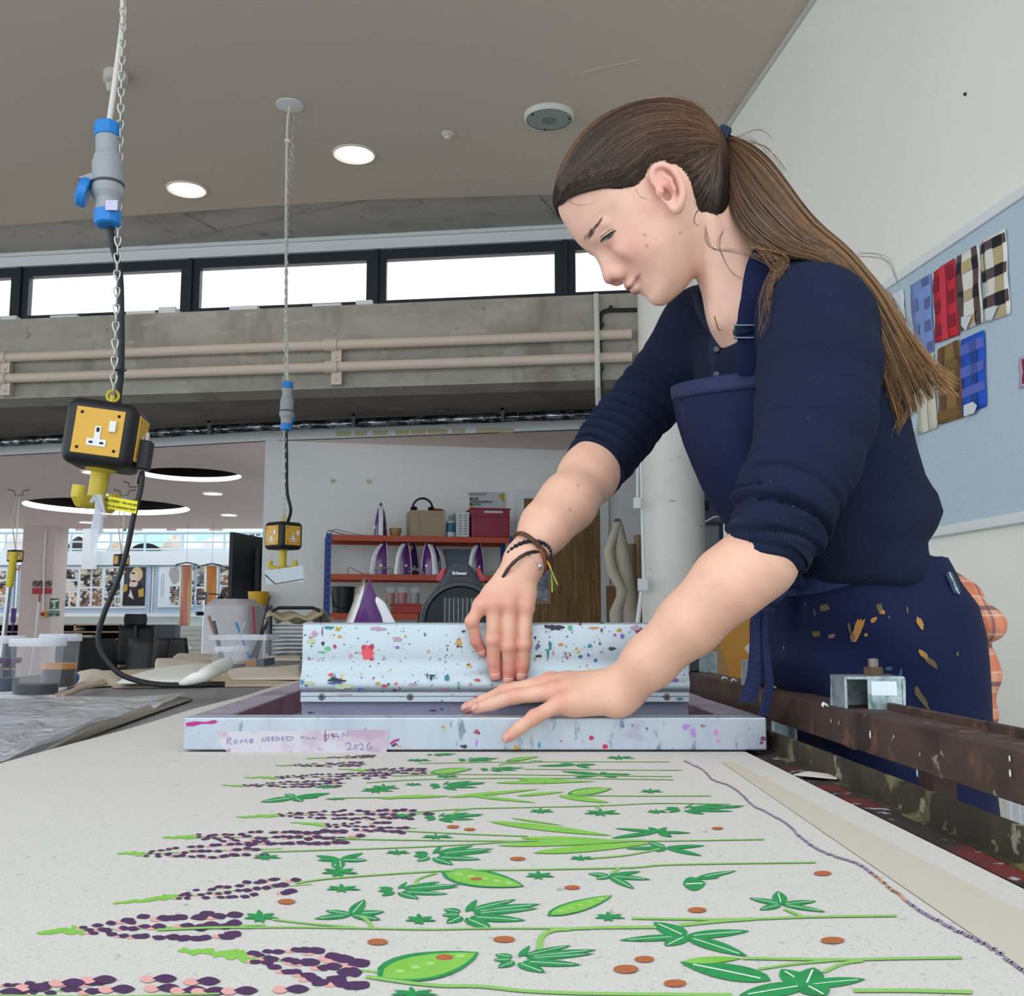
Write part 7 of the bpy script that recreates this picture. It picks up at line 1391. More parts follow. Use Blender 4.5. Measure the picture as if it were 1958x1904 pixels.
def face_F(P):
    f = head_F(P)
    X, Z = P[:, 0], P[:, 2]; Pm = P.copy(); Pm[:, 1] = Yh-np.abs(P[:, 1]-Yh)   # mirrored halves
    # cheek and jaw
    f = smin(f, sell(Pm, H(1205, 466, .036), (.024, .012, .020)), .02)
    # brow ridge, eye socket, lids
    f = smax(f, -sell(Pm, H(1150, 462, .057), (.015, .013, .012)), .012)
    f = smin(f, sseg(Pm, H(1141, 452, .022), H(1156, 428, .044), .006, .005), .012)
    f = smin(f, sball(Pm, H(1167, 454, .0345), .0122), .004)
    # nose
    D = NSD(X, Z)+.0012; w = np.abs(P[:, 1]-Yh); zz = Z-hp(1164, 538)[1]
    Wn = np.interp(zz, [0, .015, .05], [.0145, .0125, .0105]); N_ = ((w/Wn)**2+(1-np.minimum(D, .0115)/.0115)**2-1)*.006
    f = smin(f, N_, .011)
    f = smin(f, sell(Pm, H(1183, 521, .0135), (.0100, .0078, .0088)), .003)
    f = smax(f, -sell(Pm, H(1177, 531, .0080), (.0046, .0032, .0026)), .0025)
    f = smin(f, sell(Pm, H(1176, 492, .011), (.014, .008, .017)), .012)
    # lips
    f = smin(f, sseg(Pm, H(1200, 546.5, .0), H(1206, 541, .008), .0046, .0042), .006); f = smin(f, sseg(Pm, H(1206, 541, .008), H(1220, 527, .018), .0040, .0022), .006)
    f = smin(f, sseg(Pm, H(1213, 554, .0), H(1217, 548, .008), .0054, .0048), .006); f = smin(f, sseg(Pm, H(1217, 548, .008), H(1223, 533, .018), .0044, .0022), .006)
    f = smax(f, -chain_sd(Pm, [H(1203, 552.5, .0), H(1208, 549, .010), H(1214, 540, .0155), H(1222, 528, .0205)], [.0014, .0014, .0012, .0010], .001), .0022)
    # ear
    em = (np.abs(P[:, 1]-Yh) > .055) & (P[:, 0] > EARB[0]) & (P[:, 0] < EARB[1])
    if not em.any(): return f
    Pa = Pm; ff = f; Pm = Pm[em]; f = f[em]
    e = chain_sd(Pm, EARH, EARR, .003)
    e = smin(e, chain_sd(Pm, EARA, [.0026, .003, .003, .0026], .003), .003)
    Me = np.array([[.42, 0, -.907], [0, 1, 0], [.907, 0, .42]])
    e = smin(e, sell(Pm, H(1277, 358, .081), (.028, .0035, .0165), Me), .004)
    e = smin(e, sball(Pm, H(1263, 369, .080), .0042), .004)
    e = smax(e, -sell(Pm, H(1276, 368, .0855), (.0105, .0085, .0066), Me), .003); e = smax(e, -sell(Pm, H(1266, 338, .0895), (.0085, .0052, .0045), Me), .003); e = smin(e, sball(Pm, H(1264, 366, .083), .0042), .003)
    f = smin(f, e, .004)
    ff[em] = f; return ff
def neck_F(P):
    f = sseg(P, PY(1366, 440, Yh), PY(1436, 600, Yh+.015), .047, .050)
    f = smin(f, sseg(P, PY(1432, 600, Yh+.015), PY(1490, 700, Yh+.03), .050, .055), .03)
    f = smin(f, sseg(P, PY(1352, 415, Yh-.048), PY(1382, 610, Yh-.005), .009, .007), .025)   # sternomastoid
    return f
def W3(px, py, Y): return PY(px, py, Y)
# ---- arms and hands
def hand(P, fingers, palm, wrist, wr_):
    f = None
    for (a, ra) in palm:
        for (b_, rb) in [(wrist, wr_)]:
            e = sseg(P, b_, a, rb, ra); f = e if f is None else smin(f, e, .012)
    for i in range(len(palm)-1): f = smin(f, sseg(P, palm[i][0]*.75+wrist*.25, palm[i+1][0]*.75+wrist*.25, .0105, .0105), .010)
    fing = None
    for pts, rs in fingers:
        e = chain_sd(P, pts, rs, .0035)
        e = smin(e, sball(P, pts[1], rs[1]*1.035), .003)
        fing = e if fing is None else smin(fing, e, .0014)
    return smin(f, fing, .0065)
LW = W3(1190, 1317, 1.272)
LF = [([W3(1072, 1344, 1.256), W3(1022, 1371, 1.247), W3(994, 1391, 1.247), W3(972, 1409, 1.250)], [.0098, .0085, .0075, .0066]),
      ([W3(1062, 1323, 1.276), W3(985, 1331, 1.288), W3(940, 1346, 1.296), W3(912, 1354, 1.300)], [.0108, .0092, .0082, .0072]),
      ([W3(1047, 1308, 1.298), W3(965, 1322, 1.322), W3(925, 1341, 1.334), W3(893, 1354, 1.340)], [.0108, .0092, .0082, .0072]),
      ([W3(1052, 1303, 1.322), W3(985, 1318, 1.352), W3(950, 1338, 1.366), W3(925, 1351, 1.374)], [.0105, .009, .008, .007]),
      ([W3(1140, 1330, 1.322), W3(1100, 1345, 1.352), W3(1070, 1357, 1.372), W3(1045, 1362, 1.382)], [.0125, .0105, .0095, .008])]
LP = [(LF[0][0][0], .0118), (LF[1][0][0], .0122), (LF[2][0][0], .0122), (LF[3][0][0], .012), (LF[4][0][0], .013)]
def left_F(P):
    f = hand(P, LF, LP, LW, .021)
    f = smin(f, sseg(P, W3(1175, 1341, 1.262), W3(1095, 1350, 1.262), .0155, .0125), .012)      # heel of the hand
    f = smin(f, sball(P, W3(1182, 1345, 1.262), .0145), .012)
    a = chain_sd(P, [LW, W3(1245, 1262, 1.245), W3(1320, 1190, 1.22), W3(1395, 1115, 1.200), W3(1452, 1072, 1.202)], [.0235, .0265, .0325, .0375, .040], .03)
    a = smin(a, sseg(P, W3(1452, 1072, 1.202), W3(1484, 990, 1.208), .040, .034), .02)
    return smin(f, a, .016)
RW = W3(1003, 1072, 1.405)
RF = [([W3(921, 1156, 1.375), W3(902, 1188, 1.374), W3(910, 1225, 1.384), W3(921, 1246, 1.391)], [.0095, .0083, .0076, .0067]),
      ([W3(946, 1152, 1.372), W3(943, 1222, 1.377), W3(944, 1264, 1.385), W3(947, 1291, 1.387)], [.0108, .0097, .0088, .0078]),
      ([W3(973, 1152, 1.374), W3(973, 1235, 1.377), W3(974, 1277, 1.385), W3(972, 1300, 1.386)], [.0108, .0097, .0088, .0078]),
      ([W3(1004, 1158, 1.380), W3(1002, 1232, 1.380), W3(1000, 1270, 1.386), W3(997, 1292, 1.387)], [.0108, .0096, .0088, .0077]),
      ([W3(1006, 1125, 1.420), W3(1008, 1162, 1.443), W3(1002, 1195, 1.450), W3(996, 1215, 1.450)], [.0115, .0100, .009, .008])]
RP = [(RF[0][0][0], .0112), (RF[1][0][0], .0125), (RF[2][0][0], .0128), (RF[3][0][0], .0125), (RF[4][0][0], .013)]
def right_F(P):
    f = hand(P, RF, RP, RW, .020)
    a = chain_sd(P, [RW, W3(1045, 1005, 1.44), W3(1085, 962, 1.475), W3(1126, 908, 1.535), W3(1150, 868, 1.556)], [.0235, .0305, .036, .0385, .036], .03)
    return smin(f, a, .016)
def box_of(pts, m): a = np.array(pts); return a.min(0)-m, a.max(0)+m
GR = [(lambda P: smin(face_F(P), neck_F(P), .012), box_of([PY(1040, 180, Yh), PY(1540, 720, Yh)], np.array([.05, .13, .05]))),
      (left_F, box_of([p for c, _ in LF for p in c]+[LW, W3(1320, 1190, 1.22), W3(1490, 990, 1.19)], .06)),
      (right_F, box_of([p for c, _ in RF for p in c]+[RW, W3(1152, 860, 1.545)], .055))]
def body_F(P):
    out = np.full(len(P), .2)
    for f, (lo, hi) in GR:
        m = ((P > lo-.03) & (P < hi+.03)).all(1)
        if m.any(): out[m] = np.minimum(out[m], f(P[m]))
    return out
def skin_tint(V, dark=1.0):
    n = len(V); base = np.array(rgb('#e4b49c')[:3]); C = np.tile(base, (n, 1)); px, py = proj(V); sx_ = V[:, 1] < Yh+.2
    def mixc(mask, c): 
        nonlocal C
        C = C*(1-mask[:, None]) + np.array(rgb(c)[:3])*mask[:, None]
    def soft(c, r, p=2): return np.exp(-(np.linalg.norm(V-np.asarray(c), axis=1)/r)**p)
    head = (V[:, 2] > 1.36) & (px < 1480)
    mixc(head*.55, '#e9bfae')
    rr = np.random.RandomState(4); nz = sum(np.sin(V@rr.uniform(-160, 160, 3)+rr.uniform(0, 6)) for _ in range(8))/8
    mixc(np.clip(nz, 0, 1)*.35, '#d4937c'); nz = sum(np.sin(V@rr.uniform(-420, 420, 3)+rr.uniform(0, 6)) for _ in range(8))/8; mixc(np.clip(nz, 0, 1)*.22, '#c98a74')
    mixc(soft(H(1205, 480, .055), .032)*.45, '#dd8f86'); mixc(soft(H(1180, 520, .01), .014)*.4, '#d98f88'); mixc(soft(H(1160, 534, .0), .010)*.35, '#d98880')
    mixc(soft(H(1280, 350, .088), .028)*.5, '#d9857a'); mixc(soft(H(1150, 436, .05), .014)*.35, '#c99482')
    Vm = V.copy(); Vm[:, 1] = Yh-np.abs(V[:, 1]-Yh)
    lu = np.minimum(sseg(Vm, H(1200, 549, 0), H(1221, 527, .020), .0012, -.001), sseg(Vm, H(1213, 554, 0), H(1222, 531, .020), 0.0018, -.001)); mixc(np.clip((.0058-lu)/.0025, 0, 1)*.6*head, '#b3666a'); lc = chain_sd(Vm, [H(1203, 552.5, .0), H(1208, 549, .010), H(1214, 540, .0165), H(1224, 523, .024)], [.0]*4, .001); mixc(np.clip((.0032-lc)/.0015, 0, 1)*.55*head, '#7c3b3e')  # lip colour, then the shade of the mouth crease painted as a dark line
    for (p, c2, r) in [(f_[0][0], '#d4776c', .013) for f_ in LF[:4]]+[(f_[0][1], '#cf7568', .011) for f_ in LF[:4]]+[(f_[0][-1], '#e08878', .013) for f_ in LF]+[(f_[0][0], '#cf6f66', .013) for f_ in RF[:4]]+[(f_[0][1], '#cf7a6c', .012) for f_ in RF[:4]]+[(f_[0][2], '#cf6f66', .012) for f_ in RF[:4]]+[(f_[0][3], '#cc6c62', .014) for f_ in RF[:4]]:
        mixc(soft(p, r*1.15)*.6, c2)
    # moles
    for (x, y, f_) in ((1233, 449, face_F), (1301, 446, face_F), (1105, 928, right_F), (1090, 975, right_F), (1237, 470, face_F)):
        q, ok = hit(f_, [x], [y]); mixc(np.clip(1.6-np.linalg.norm(V-q[0], axis=1)/.0018, 0, 1)*.55, '#7d4f3e')
    return C
person = thing('person', 'woman in navy sweater and apron bending over the table to pull the squeegee', 'person', (.52, 1.47, 0))
M_skin = vcol_mat('skin', .5, sss=.12, bumpscale=520, bump=.16)
los = np.min([g[1][0] for g in GR], 0); his = np.max([g[1][1] for g in GR], 0)
import time as _t; _t0 = _t.time()
Vb, Fb = surfnet(body_F, los, his, .0019); print('body', len(Vb), _t.time()-_t0)
Cb = skin_tint(Vb)
# coarse hidden trunk and legs, the same mesh
def trunk_F(P):
    f = sell(P, W3(1550, 790, 1.44), (.09, .11, .17)); f = smin(f, sell(P, W3(1615, 1060, 1.46), (.09, .11, .16)), .08)
    for yy, dx_ in ((1.43, 0), (1.56, .02)):
        f = smin(f, sseg(P, (.52, yy, .95), (.50+dx_, yy, .50), .055, .045), .03); f = smin(f, sseg(P, (.50+dx_, yy, .50), (.53+dx_, yy, .09), .05, .034), .02); f = smin(f, sseg(P, (.53+dx_, yy, .07), (.42+dx_, yy, .05), .034, .028), .02)
    f = smin(f, sseg(P, W3(1480, 680, 1.50), W3(1360, 650, 1.60), .04, .036), .03); f = smin(f, chain_sd(P, [W3(1360, 650, 1.60), W3(1296, 702, 1.625), W3(1240, 764, 1.615), W3(1192, 824, 1.59), W3(1150, 872, 1.56)], [.036, .032, .032, .032, .034], .02), .01)
    f = smin(f, sseg(P, W3(1500, 680, 1.36), W3(1560, 660, 1.29), .04, .04), .03); f = smin(f, sseg(P, W3(1560, 640, 1.29), W3(1545, 850, 1.215), .05, .045), .02); f = smin(f, sseg(P, W3(1545, 850, 1.215), W3(1490, 1010, 1.19), .042, .04), .02)
    f = smin(f, sseg(P, W3(1452, 640, 1.40), W3(1520, 740, 1.44), .04, .06), .03)
    return f
Vt, Ft = surfnet(trunk_F, (.1, 1.05, 0), (.85, 1.75, 1.55), .010, B=16)
body = npmesh('body', np.concatenate([Vb, Vt]), np.concatenate([Fb, Ft+len(Vb)]), M_skin, person, np.concatenate([Cb, np.tile(np.array(rgb('#e4b49c')[:3]), (len(Vt), 1))]))

# nails
def dorsal_nail(P0, P1, r, nrm):
    P0, P1, nrm = map(np.asarray, (P0, P1, nrm)); t = P1-P0; t /= np.linalg.norm(t); nrm = nrm-t*nrm.dot(t); nrm /= np.linalg.norm(nrm); s = np.cross(t, nrm)
    m = MB(); m.grid(lambda u, v: P1 + t*(-.0035+.0098*u)*1 + (nrm*math.cos((v-.5)*2.0)+s*math.sin((v-.5)*2.0))*(r+.0004)*(1-.10*u*u) - nrm*.002*u*u*u, 6, 7)
    return m.build('fingernail', mat('nail', '#d8a195', .35), person, smooth=True, solid=.0006)
cam_dir = np.array([-.02, -1, .02])
for (c, r) in RF[:4]: dorsal_nail(c[2], c[3], r[3], (0, -1, .05))
for k, (c, r) in enumerate(LF[:3]): dorsal_nail(c[2], c[3], r[3], (-.05, -.62, .8) if k else (-.2, -.75, .62))

# ---- eye, brow, lashes
fF = face_F
M_hair = vcol_mat('hair', .42, spec=.45); M_lash = mat('lash', '#2b201d', .6)
def curve_on(pts, n, off=.0006): P = spline(pts, n); q, ok = hit(fF, [p[0] for p in P], [p[1] for p in P], off=off); return q
m = MB(); up_l = [(1150, 463), (1157, 456), (1165, 450), (1172, 444), (1177, 440)]; lo_l = [(1150, 464), (1157, 460), (1166, 455), (1173, 448), (1177, 441)]
A = curve_on(up_l, 9, .0006); B2 = curve_on(lo_l, 9, .0006)
vs = []; 
for i in range(9):
    for j in range(4): vs.append(A[i]*(1-j/3)+B2[i]*(j/3))
m.add(vs, [(i*4+j, i*4+j+1, (i+1)*4+j+1, (i+1)*4+j) for i in range(8) for j in range(3)]); eye = m.build('eye', mat('eye_white', '#9a8f8c', .25), person, smooth=True)
m = MB(); C1 = curve_on([(1162, 457), (1163, 453), (1168, 449), (1173, 446), (1172, 450), (1167, 455)], 12, .0010); m.poly([tuple(p) for p in C1]); m.build('iris', mat('iris', '#2b2f33', .2), eye)
m = MB(); m.tube(curve_on([(1148, 463), (1152, 456), (1160, 450), (1169, 444), (1178, 440)], 12, .0009), [.0004, .0007, .0009, .001, .001, .001, .001, .001, .001, .0009, .0007, .0004], 6); 
m.tube(curve_on([(1146, 456), (1154, 448), (1164, 441), (1174, 437)], 10, .0002), [.0002, .0004, .0005, .0005, .0005, .0005, .0005, .0004, .0003, .0002], 5)
r_ = np.random.RandomState(3); LH, _ = hit(fF, [1156+19*k/15 for k in range(16)], [456-14*k/15 for k in range(16)], off=.001)
for k in range(16):
    u = k/15; p = LH[k]; q = p + np.array([-.0050-.001*u, -.0025, -.0075+.002*u])*r_.uniform(.75, 1.1); m.tube([p, (p+q)/2+np.array([-.0008, -.001, .0005]), q], [.00045, .0003, .0001], 4)
m.build('eyelashes', M_lash, person, smooth=True)['kind'] = 'stuff'
paths = []
for k in range(110):
    u = r_.uniform(0, 1); cx_ = np.interp(u, [0, .5, 1], [1120, 1130, 1147]); cy_ = np.interp(u, [0, .5, 1], [459, 444, 423]); w_ = np.interp(u, [0, .3, 1], [6.5, 5, 1.5])
    x = cx_ + r_.uniform(-w_, w_); y = cy_ + r_.uniform(-w_*.4, w_*.6); l_ = r_.uniform(6, 11); paths.append([(x, y), (x+l_*.35, y-l_*.5), (x+l_*.62, y-l_)])
paths = np.array(paths); a, _ = hit(fF, paths[..., 0].ravel(), paths[..., 1].ravel(), off=.0007); paths = a.reshape(-1, 3, 3)
strands('eyebrow', paths, r_.uniform(.00016, .00026, 110), r_.uniform(.6, 1.2, (110, 1))*np.array(rgb('#5c4840')[:3]), M_hair, person)['kind'] = 'stuff'

# ---- hair
HREG = [(1040, 420), (1063, 400), (1075, 392), (1090, 377), (1112, 366), (1150, 361), (1188, 366), (1214, 360), (1234, 347), (1242, 330), (1244, 318), (1266, 313), (1298, 326), (1318, 350), (1327, 376), (1336, 410), (1348, 440), (1366, 468), (1400, 470), (1450, 380), (1450, 250), (1350, 120), (1180, 110), (1010, 200)]
RSD = Sd2(HREG, 60, 1.0)
def hair_F(P):
    Pm = P.copy(); Pm[:, 1] = Yh-np.abs(P[:, 1]-Yh); px, py = proj(Pm); r = -RSD(px, py)/SH
    X, Z = P[:, 0], P[:, 2]; D = HSD(X, Z)+.0065
    v = (X-chin[0])*upv[0]+(Z-chin[1])*upv[1]; Wm = np.interp(v, [-.03, 0, .05, .09, .12, .16, .20, .26], [.05, .05, .06, .0685, .0715, .077, .078, .072])
    f = ((np.abs(P[:, 1]-Yh)/Wm)**2 + (1-np.clip(D, -1, .068)/.068)**2 - 1)*.031
    f = smin(f, sseg(P, PY(1345, 300, Yh), PY(1366, 274, Yh), .045, .012), .02)
    f = smin(f, sell(P, PY(1352, 380, Yh-.02), (.028, .05, .05)), .02)
    f = f + .0045*(1-np.clip(-r/.016, 0, 1))
    return smax(f, r, .004)
Vh, Fh = surfnet(hair_F, PY(1020, 480, Yh)-np.array([.02, .10, .02]), PY(1440, 150, Yh)+np.array([.03, .10, .04]), .0028)
hx_, hy_ = proj(Vh); rs_ = np.random.RandomState(8)
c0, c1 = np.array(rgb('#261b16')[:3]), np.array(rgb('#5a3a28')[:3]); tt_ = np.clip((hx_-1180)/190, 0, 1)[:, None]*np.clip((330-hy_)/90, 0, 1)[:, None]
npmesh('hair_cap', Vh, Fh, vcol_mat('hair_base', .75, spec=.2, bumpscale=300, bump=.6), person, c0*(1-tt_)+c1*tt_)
def bez(a, b_, c, n): t = np.linspace(0, 1, n)[:, None]; return (1-t)**2*np.array(a)+2*t*(1-t)*np.array(b_)+t*t*np.array(c)
starts = [(1061, 396), (1064, 380), (1074, 390), (1088, 376), (1110, 367), (1150, 362), (1186, 366), (1214, 359), (1234, 345), (1244, 322), (1266, 314), (1298, 327), (1318, 352), (1328, 380), (1340, 415), (1356, 452)]
TOPC = [(1062, 392), (1066, 352), (1082, 310), (1113, 262), (1158, 224), (1222, 199), (1288, 196), (1342, 217), (1374, 258)]
BOTC = [(1066, 397), (1092, 378), (1150, 363), (1212, 359), (1240, 338), (1262, 312), (1308, 300), (1346, 290), (1374, 284)]
P2d = []; K_ = 18; NS = 3000; TC = np.array(spline(TOPC, 60)); BC = np.array(spline(BOTC, 60))
for k in range(NS):
    if k < 2350:
        a = rs_.uniform(0, .985); t0 = .03+rs_.uniform(0, .5)**1.5; wob = rs_.normal(0, .012); t_ = np.linspace(t0, 1, K_); idx = t_*59; aa = np.clip(a + wob*np.sin(t_*rs_.uniform(3, 9)), 0, 1)[:, None]
        Ti = np.stack([np.interp(idx, np.arange(60), TC[:, c]) for c in (0, 1)], 1); Bi = np.stack([np.interp(idx, np.arange(60), BC[:, c]) for c in (0, 1)], 1); P2d.append(Ti*(1-aa)+Bi*aa)
    else:
        u = rs_.uniform(9.6, len(starts)-1.001); i = int(u); f_ = u-i; s = np.array(starts[i])*(1-f_)+np.array(starts[i+1])*f_; g = (u-9.6)/5.4
        P2d.append(bez(s + rs_.uniform(-3, 3, 2), (np.interp(g, [0, 1], [1318, 1388])+rs_.uniform(-10, 10), np.interp(g, [0, 1], [290, 372])+rs_.uniform(-8, 8)), (1373+rs_.uniform(-4, 4), 276+rs_.uniform(-4, 12)), K_))
P2d = np.array(P2d); q, ok = hit(hair_F, P2d[..., 0].ravel(), P2d[..., 1].ravel(), y0=1.2, y1=1.46, steps=60, off=.0004); q = q.reshape(NS, K_, 3); ok = ok.reshape(NS, K_).all(1)
q = q + rs_.uniform(-.0008, .0008, (NS, 1, 3))
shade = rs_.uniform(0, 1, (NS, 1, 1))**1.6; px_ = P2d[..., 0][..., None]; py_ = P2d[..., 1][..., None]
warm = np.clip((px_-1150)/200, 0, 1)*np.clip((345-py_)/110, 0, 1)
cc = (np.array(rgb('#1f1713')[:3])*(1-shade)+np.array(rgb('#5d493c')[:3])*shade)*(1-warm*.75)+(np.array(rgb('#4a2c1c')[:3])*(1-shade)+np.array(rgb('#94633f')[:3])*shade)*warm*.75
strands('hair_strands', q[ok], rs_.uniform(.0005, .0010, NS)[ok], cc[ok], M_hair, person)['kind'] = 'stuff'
SIL = np.array(spline([(1061, 388), (1063, 350), (1080, 307), (1112, 258), (1158, 220), (1222, 195), (1290, 190), (1343, 208), (1376, 252)], K_)); paths = []; cols = []
for k in range(900):
    dl = rs_.uniform(-.045, .03); ins = (.072-math.sqrt(.072**2-dl*dl))*SH + rs_.uniform(-2.5, 1.5); t0 = .07+rs_.uniform(0, .6)**2; idx = np.linspace(t0, 1, K_)*(K_-1); S_ = np.stack([np.interp(idx, np.arange(K_), SIL[:, c]) for c in (0, 1)], 1); cdir = np.array([1225, 330])-S_; cdir /= np.linalg.norm(cdir, axis=1)[:, None]
    tp = np.clip((1-np.linspace(t0, 1, K_))*5, .15, 1)[:, None]; S_ = S_+cdir*(ins*tp + (1-tp)*3); s_ = rs_.uniform(0, 1)**1.5; paths.append([PY(x, y, Yh+dl*q_[0]) for (x, y), q_ in zip(S_, tp)]); cols.append((np.array(rgb('#2f201a')[:3])*(1-s_)+np.array(rgb('#7d5a42')[:3])*s_))
strands('crown_strands', paths, rs_.uniform(.0005, .0009, 900), np.array(cols), M_hair, person)['kind'] = 'stuff'
# hair tie
m = MB(); c = PY(1377, 270, Yh-.012); d_ = np.array([.86, -.05, -.42]); d_ /= np.linalg.norm(d_); a_ = np.cross(d_, (0, 1, 0)); a_ /= np.linalg.norm(a_); b2 = np.cross(d_, a_)
for o_ in (-.005, .0, .005): m.tube([c+d_*o_+(a_*math.cos(t_)+b2*math.sin(t_))*(.0185+.0008*math.sin(t_*3+o_*900)) for t_ in [2*math.pi*k/18 for k in range(18)]], .0035, 6, closed=True)
m.build('hair_tie', mat('tie_navy', '#16203a', .8), person, smooth=True, angle=180)
# ponytail
UPB = [(1376, 254), (1420, 272), (1462, 300), (1505, 352), (1560, 425), (1622, 480), (1690, 562), (1735, 640), (1775, 700), (1800, 745)]
LOB = [(1378, 286), (1390, 340), (1402, 410), (1440, 462), (1500, 492), (1572, 505), (1632, 590), (1672, 690), (1695, 765), (1712, 832)]
YP = [1.372, 1.350, 1.325, 1.305, 1.292, 1.284, 1.282, 1.288, 1.296, 1.302]
K2 = 24; U = np.array(spline(UPB, K2)); Lw = np.array(spline(LOB, K2)); Yp = np.array(spline([(y, 0) for y in YP], K2))[:, 0]
def tail_pts(a, w, jit=0, ln=1.0):
    n = K2; idx = np.linspace(0, (n-1)*ln, n); Ui = np.stack([np.interp(idx, np.arange(n), U[:, k]) for k in (0, 1)], 1); Li = np.stack([np.interp(idx, np.arange(n), Lw[:, k]) for k in (0, 1)], 1); Yi = np.interp(idx, np.arange(n), Yp)
    aa = a + jit*np.sin(np.linspace(0, 5, n)+a*20)*.05*np.linspace(0, 1, n)
    xy = Ui*(1-aa[:, None])+Li*aa[:, None]
    th_ = np.interp(idx, [0, 3, 10, n-1], [.010, .018, .024, .012])
    return np.array([PY(x, y, yy+ww) for (x, y), yy, ww in zip(xy, Yi, w*th_)])
m = MB(); rings = []
for j in range(14):
    t_ = 2*math.pi*j/14; rings.append(tail_pts(np.full(K2, .5-.40*math.cos(t_)), np.full(K2, math.sin(t_)*.85), ln=.93))
rings = np.array(rings); vs = [tuple(rings[j, i]) for i in range(K2) for j in range(14)]
m.add(vs, [(i*14+j, i*14+(j+1) % 14, (i+1)*14+(j+1) % 14, (i+1)*14+j) for i in range(K2-1) for j in range(14)]+[tuple(range(14)), tuple((K2-1)*14+j for j in range(14))])
m.build('ponytail_core', mat('hair_core', '#2c1d16', .7), person, smooth=True, angle=180)
NP = 1500; paths = []; cols = []
for k in range(NP):
    a = rs_.uniform(-.04, 1.04); w = -abs(rs_.normal(0, .8)) if rs_.uniform() < .8 else rs_.uniform(0, 1); ring_ = math.sqrt(max(0, 1-(2*a-1)**2))
    w = np.clip(w, -1.1, 1)*(.35+.65*ring_); ln = rs_.uniform(.86, 1.0) if rs_.uniform() < .75 else rs_.uniform(.6, .9)
    p = tail_pts(np.full(K2, a), np.full(K2, w), 1.0, ln); cl = .0022*np.sin(np.linspace(0, rs_.uniform(3, 8), K2)+rs_.uniform(0, 6))*np.linspace(.2, 1, K2)
    p[:, 0] += cl; p[:, 2] += cl*rs_.uniform(-1, 1)
    paths.append(p); s_ = rs_.uniform(0, 1)**1.3; l_ = np.linspace(0, 1, K2)[:, None]; d_ = (np.array(rgb('#2b1c15')[:3])*(1-s_)+np.array(rgb('#70503b')[:3])*s_); e_ = (np.array(rgb('#432c1d')[:3])*(1-s_)+np.array(rgb('#b08357')[:3])*s_); cols.append(d_*(1-l_)+e_*l_)
# wispy tip reaching right
for k in range(90):
    a = rs_.uniform(0, .35); p = tail_pts(np.full(K2, a), np.full(K2, rs_.uniform(-1, 0)), 1, .93); e = PY(rs_.uniform(1795, 1836), rs_.uniform(716, 760), 1.30)
    t_ = np.clip((np.linspace(0, 1, K2)-.72)/.28, 0, 1)[:, None]**1.5; p = p*(1-t_)+(p[17]*(1-np.linspace(0, 1, K2)[:, None]**3)+e*np.linspace(0, 1, K2)[:, None]**3)*t_; p[-1] = e; paths.append(p); l_ = np.linspace(0, 1, K2)[:, None]; cols.append(np.array(rgb('#6b4a32')[:3])*(1-l_)+np.array(rgb('#b98c60')[:3])*l_)
strands('ponytail', paths, rs_.uniform(.0005, .00105, len(paths)), np.array(cols), M_hair, person)['kind'] = 'stuff'
# loose wisps: nape curls, flyaways
paths = []; cols = []
def wisp(pts, Y, n, spread, c_='#5a3e2c'):
    for k in range(n):
        j = rs_.uniform(-1, 1, (len(pts), 2))*np.linspace(.8, 1, len(pts))[:, None]*spread; P = spline([(x+a, y+b_) for (x, y), (a, b_) in zip(pts, j)], 20)
        Yq = np.linspace(Y[0], Y[1], 20)+rs_.uniform(-.008, .008); paths.append([PY(p[0], p[1], yy) for p, yy in zip(P, Yq)]); cols.append(np.array(rgb(c_)[:3])*rs_.uniform(.6, 1.5))
wisp([(1350, 430), (1352, 460), (1365, 475), (1400, 480), (1440, 490), (1480, 505)], (1.315, 1.27), 5, 5, '#5a4234'); wisp([(1385, 440), (1374, 460), (1378, 485), (1400, 520), (1430, 535)], (1.315, 1.285), 3, 4, '#5a4234')
wisp([(1338, 400), (1330, 410), (1327, 425), (1336, 432)], (1.30, 1.29), 3, 2, '#4a3528'); wisp([(1440, 470), (1490, 500), (1485, 540), (1465, 580)], (1.28, 1.245), 34, 22, '#8a6344'); wisp([(1480, 490), (1500, 505), (1470, 545), (1462, 600), (1455, 640)], (1.27, 1.23), 12, 12, '#7a5a40')
wisp([(1385, 264), (1425, 268), (1470, 285), (1500, 330)], (1.35, 1.34), 7, 9, '#7a5a40'); wisp([(1400, 268), (1450, 245), (1480, 262)], (1.36, 1.34), 2, 6); wisp([(1230, 196), (1300, 190), (1350, 215), (1372, 258)], (1.37, 1.37), 8, 12, '#8a6a52'); wisp([(1640, 488), (1690, 495), (1720, 540)], (1.29, 1.29), 4, 10)
wisp([(1085, 380), (1095, 388), (1115, 392), (1140, 388)], (1.33, 1.30), 2, 3, '#8b6f60'); wisp([(1215, 362), (1225, 375), (1240, 380)], (1.295, 1.292), 2, 3, '#8b6f60')
wisp([(1715, 740), (1728, 790), (1705, 826)], (1.29, 1.295), 30, 14, '#8d6846'); wisp([(1690, 560), (1760, 660), (1790, 720)], (1.29, 1.30), 14, 14, '#9a7350')
strands('loose_hair', paths, np.full(len(paths), .00033), np.array(cols), M_hair, person)['kind'] = 'stuff'
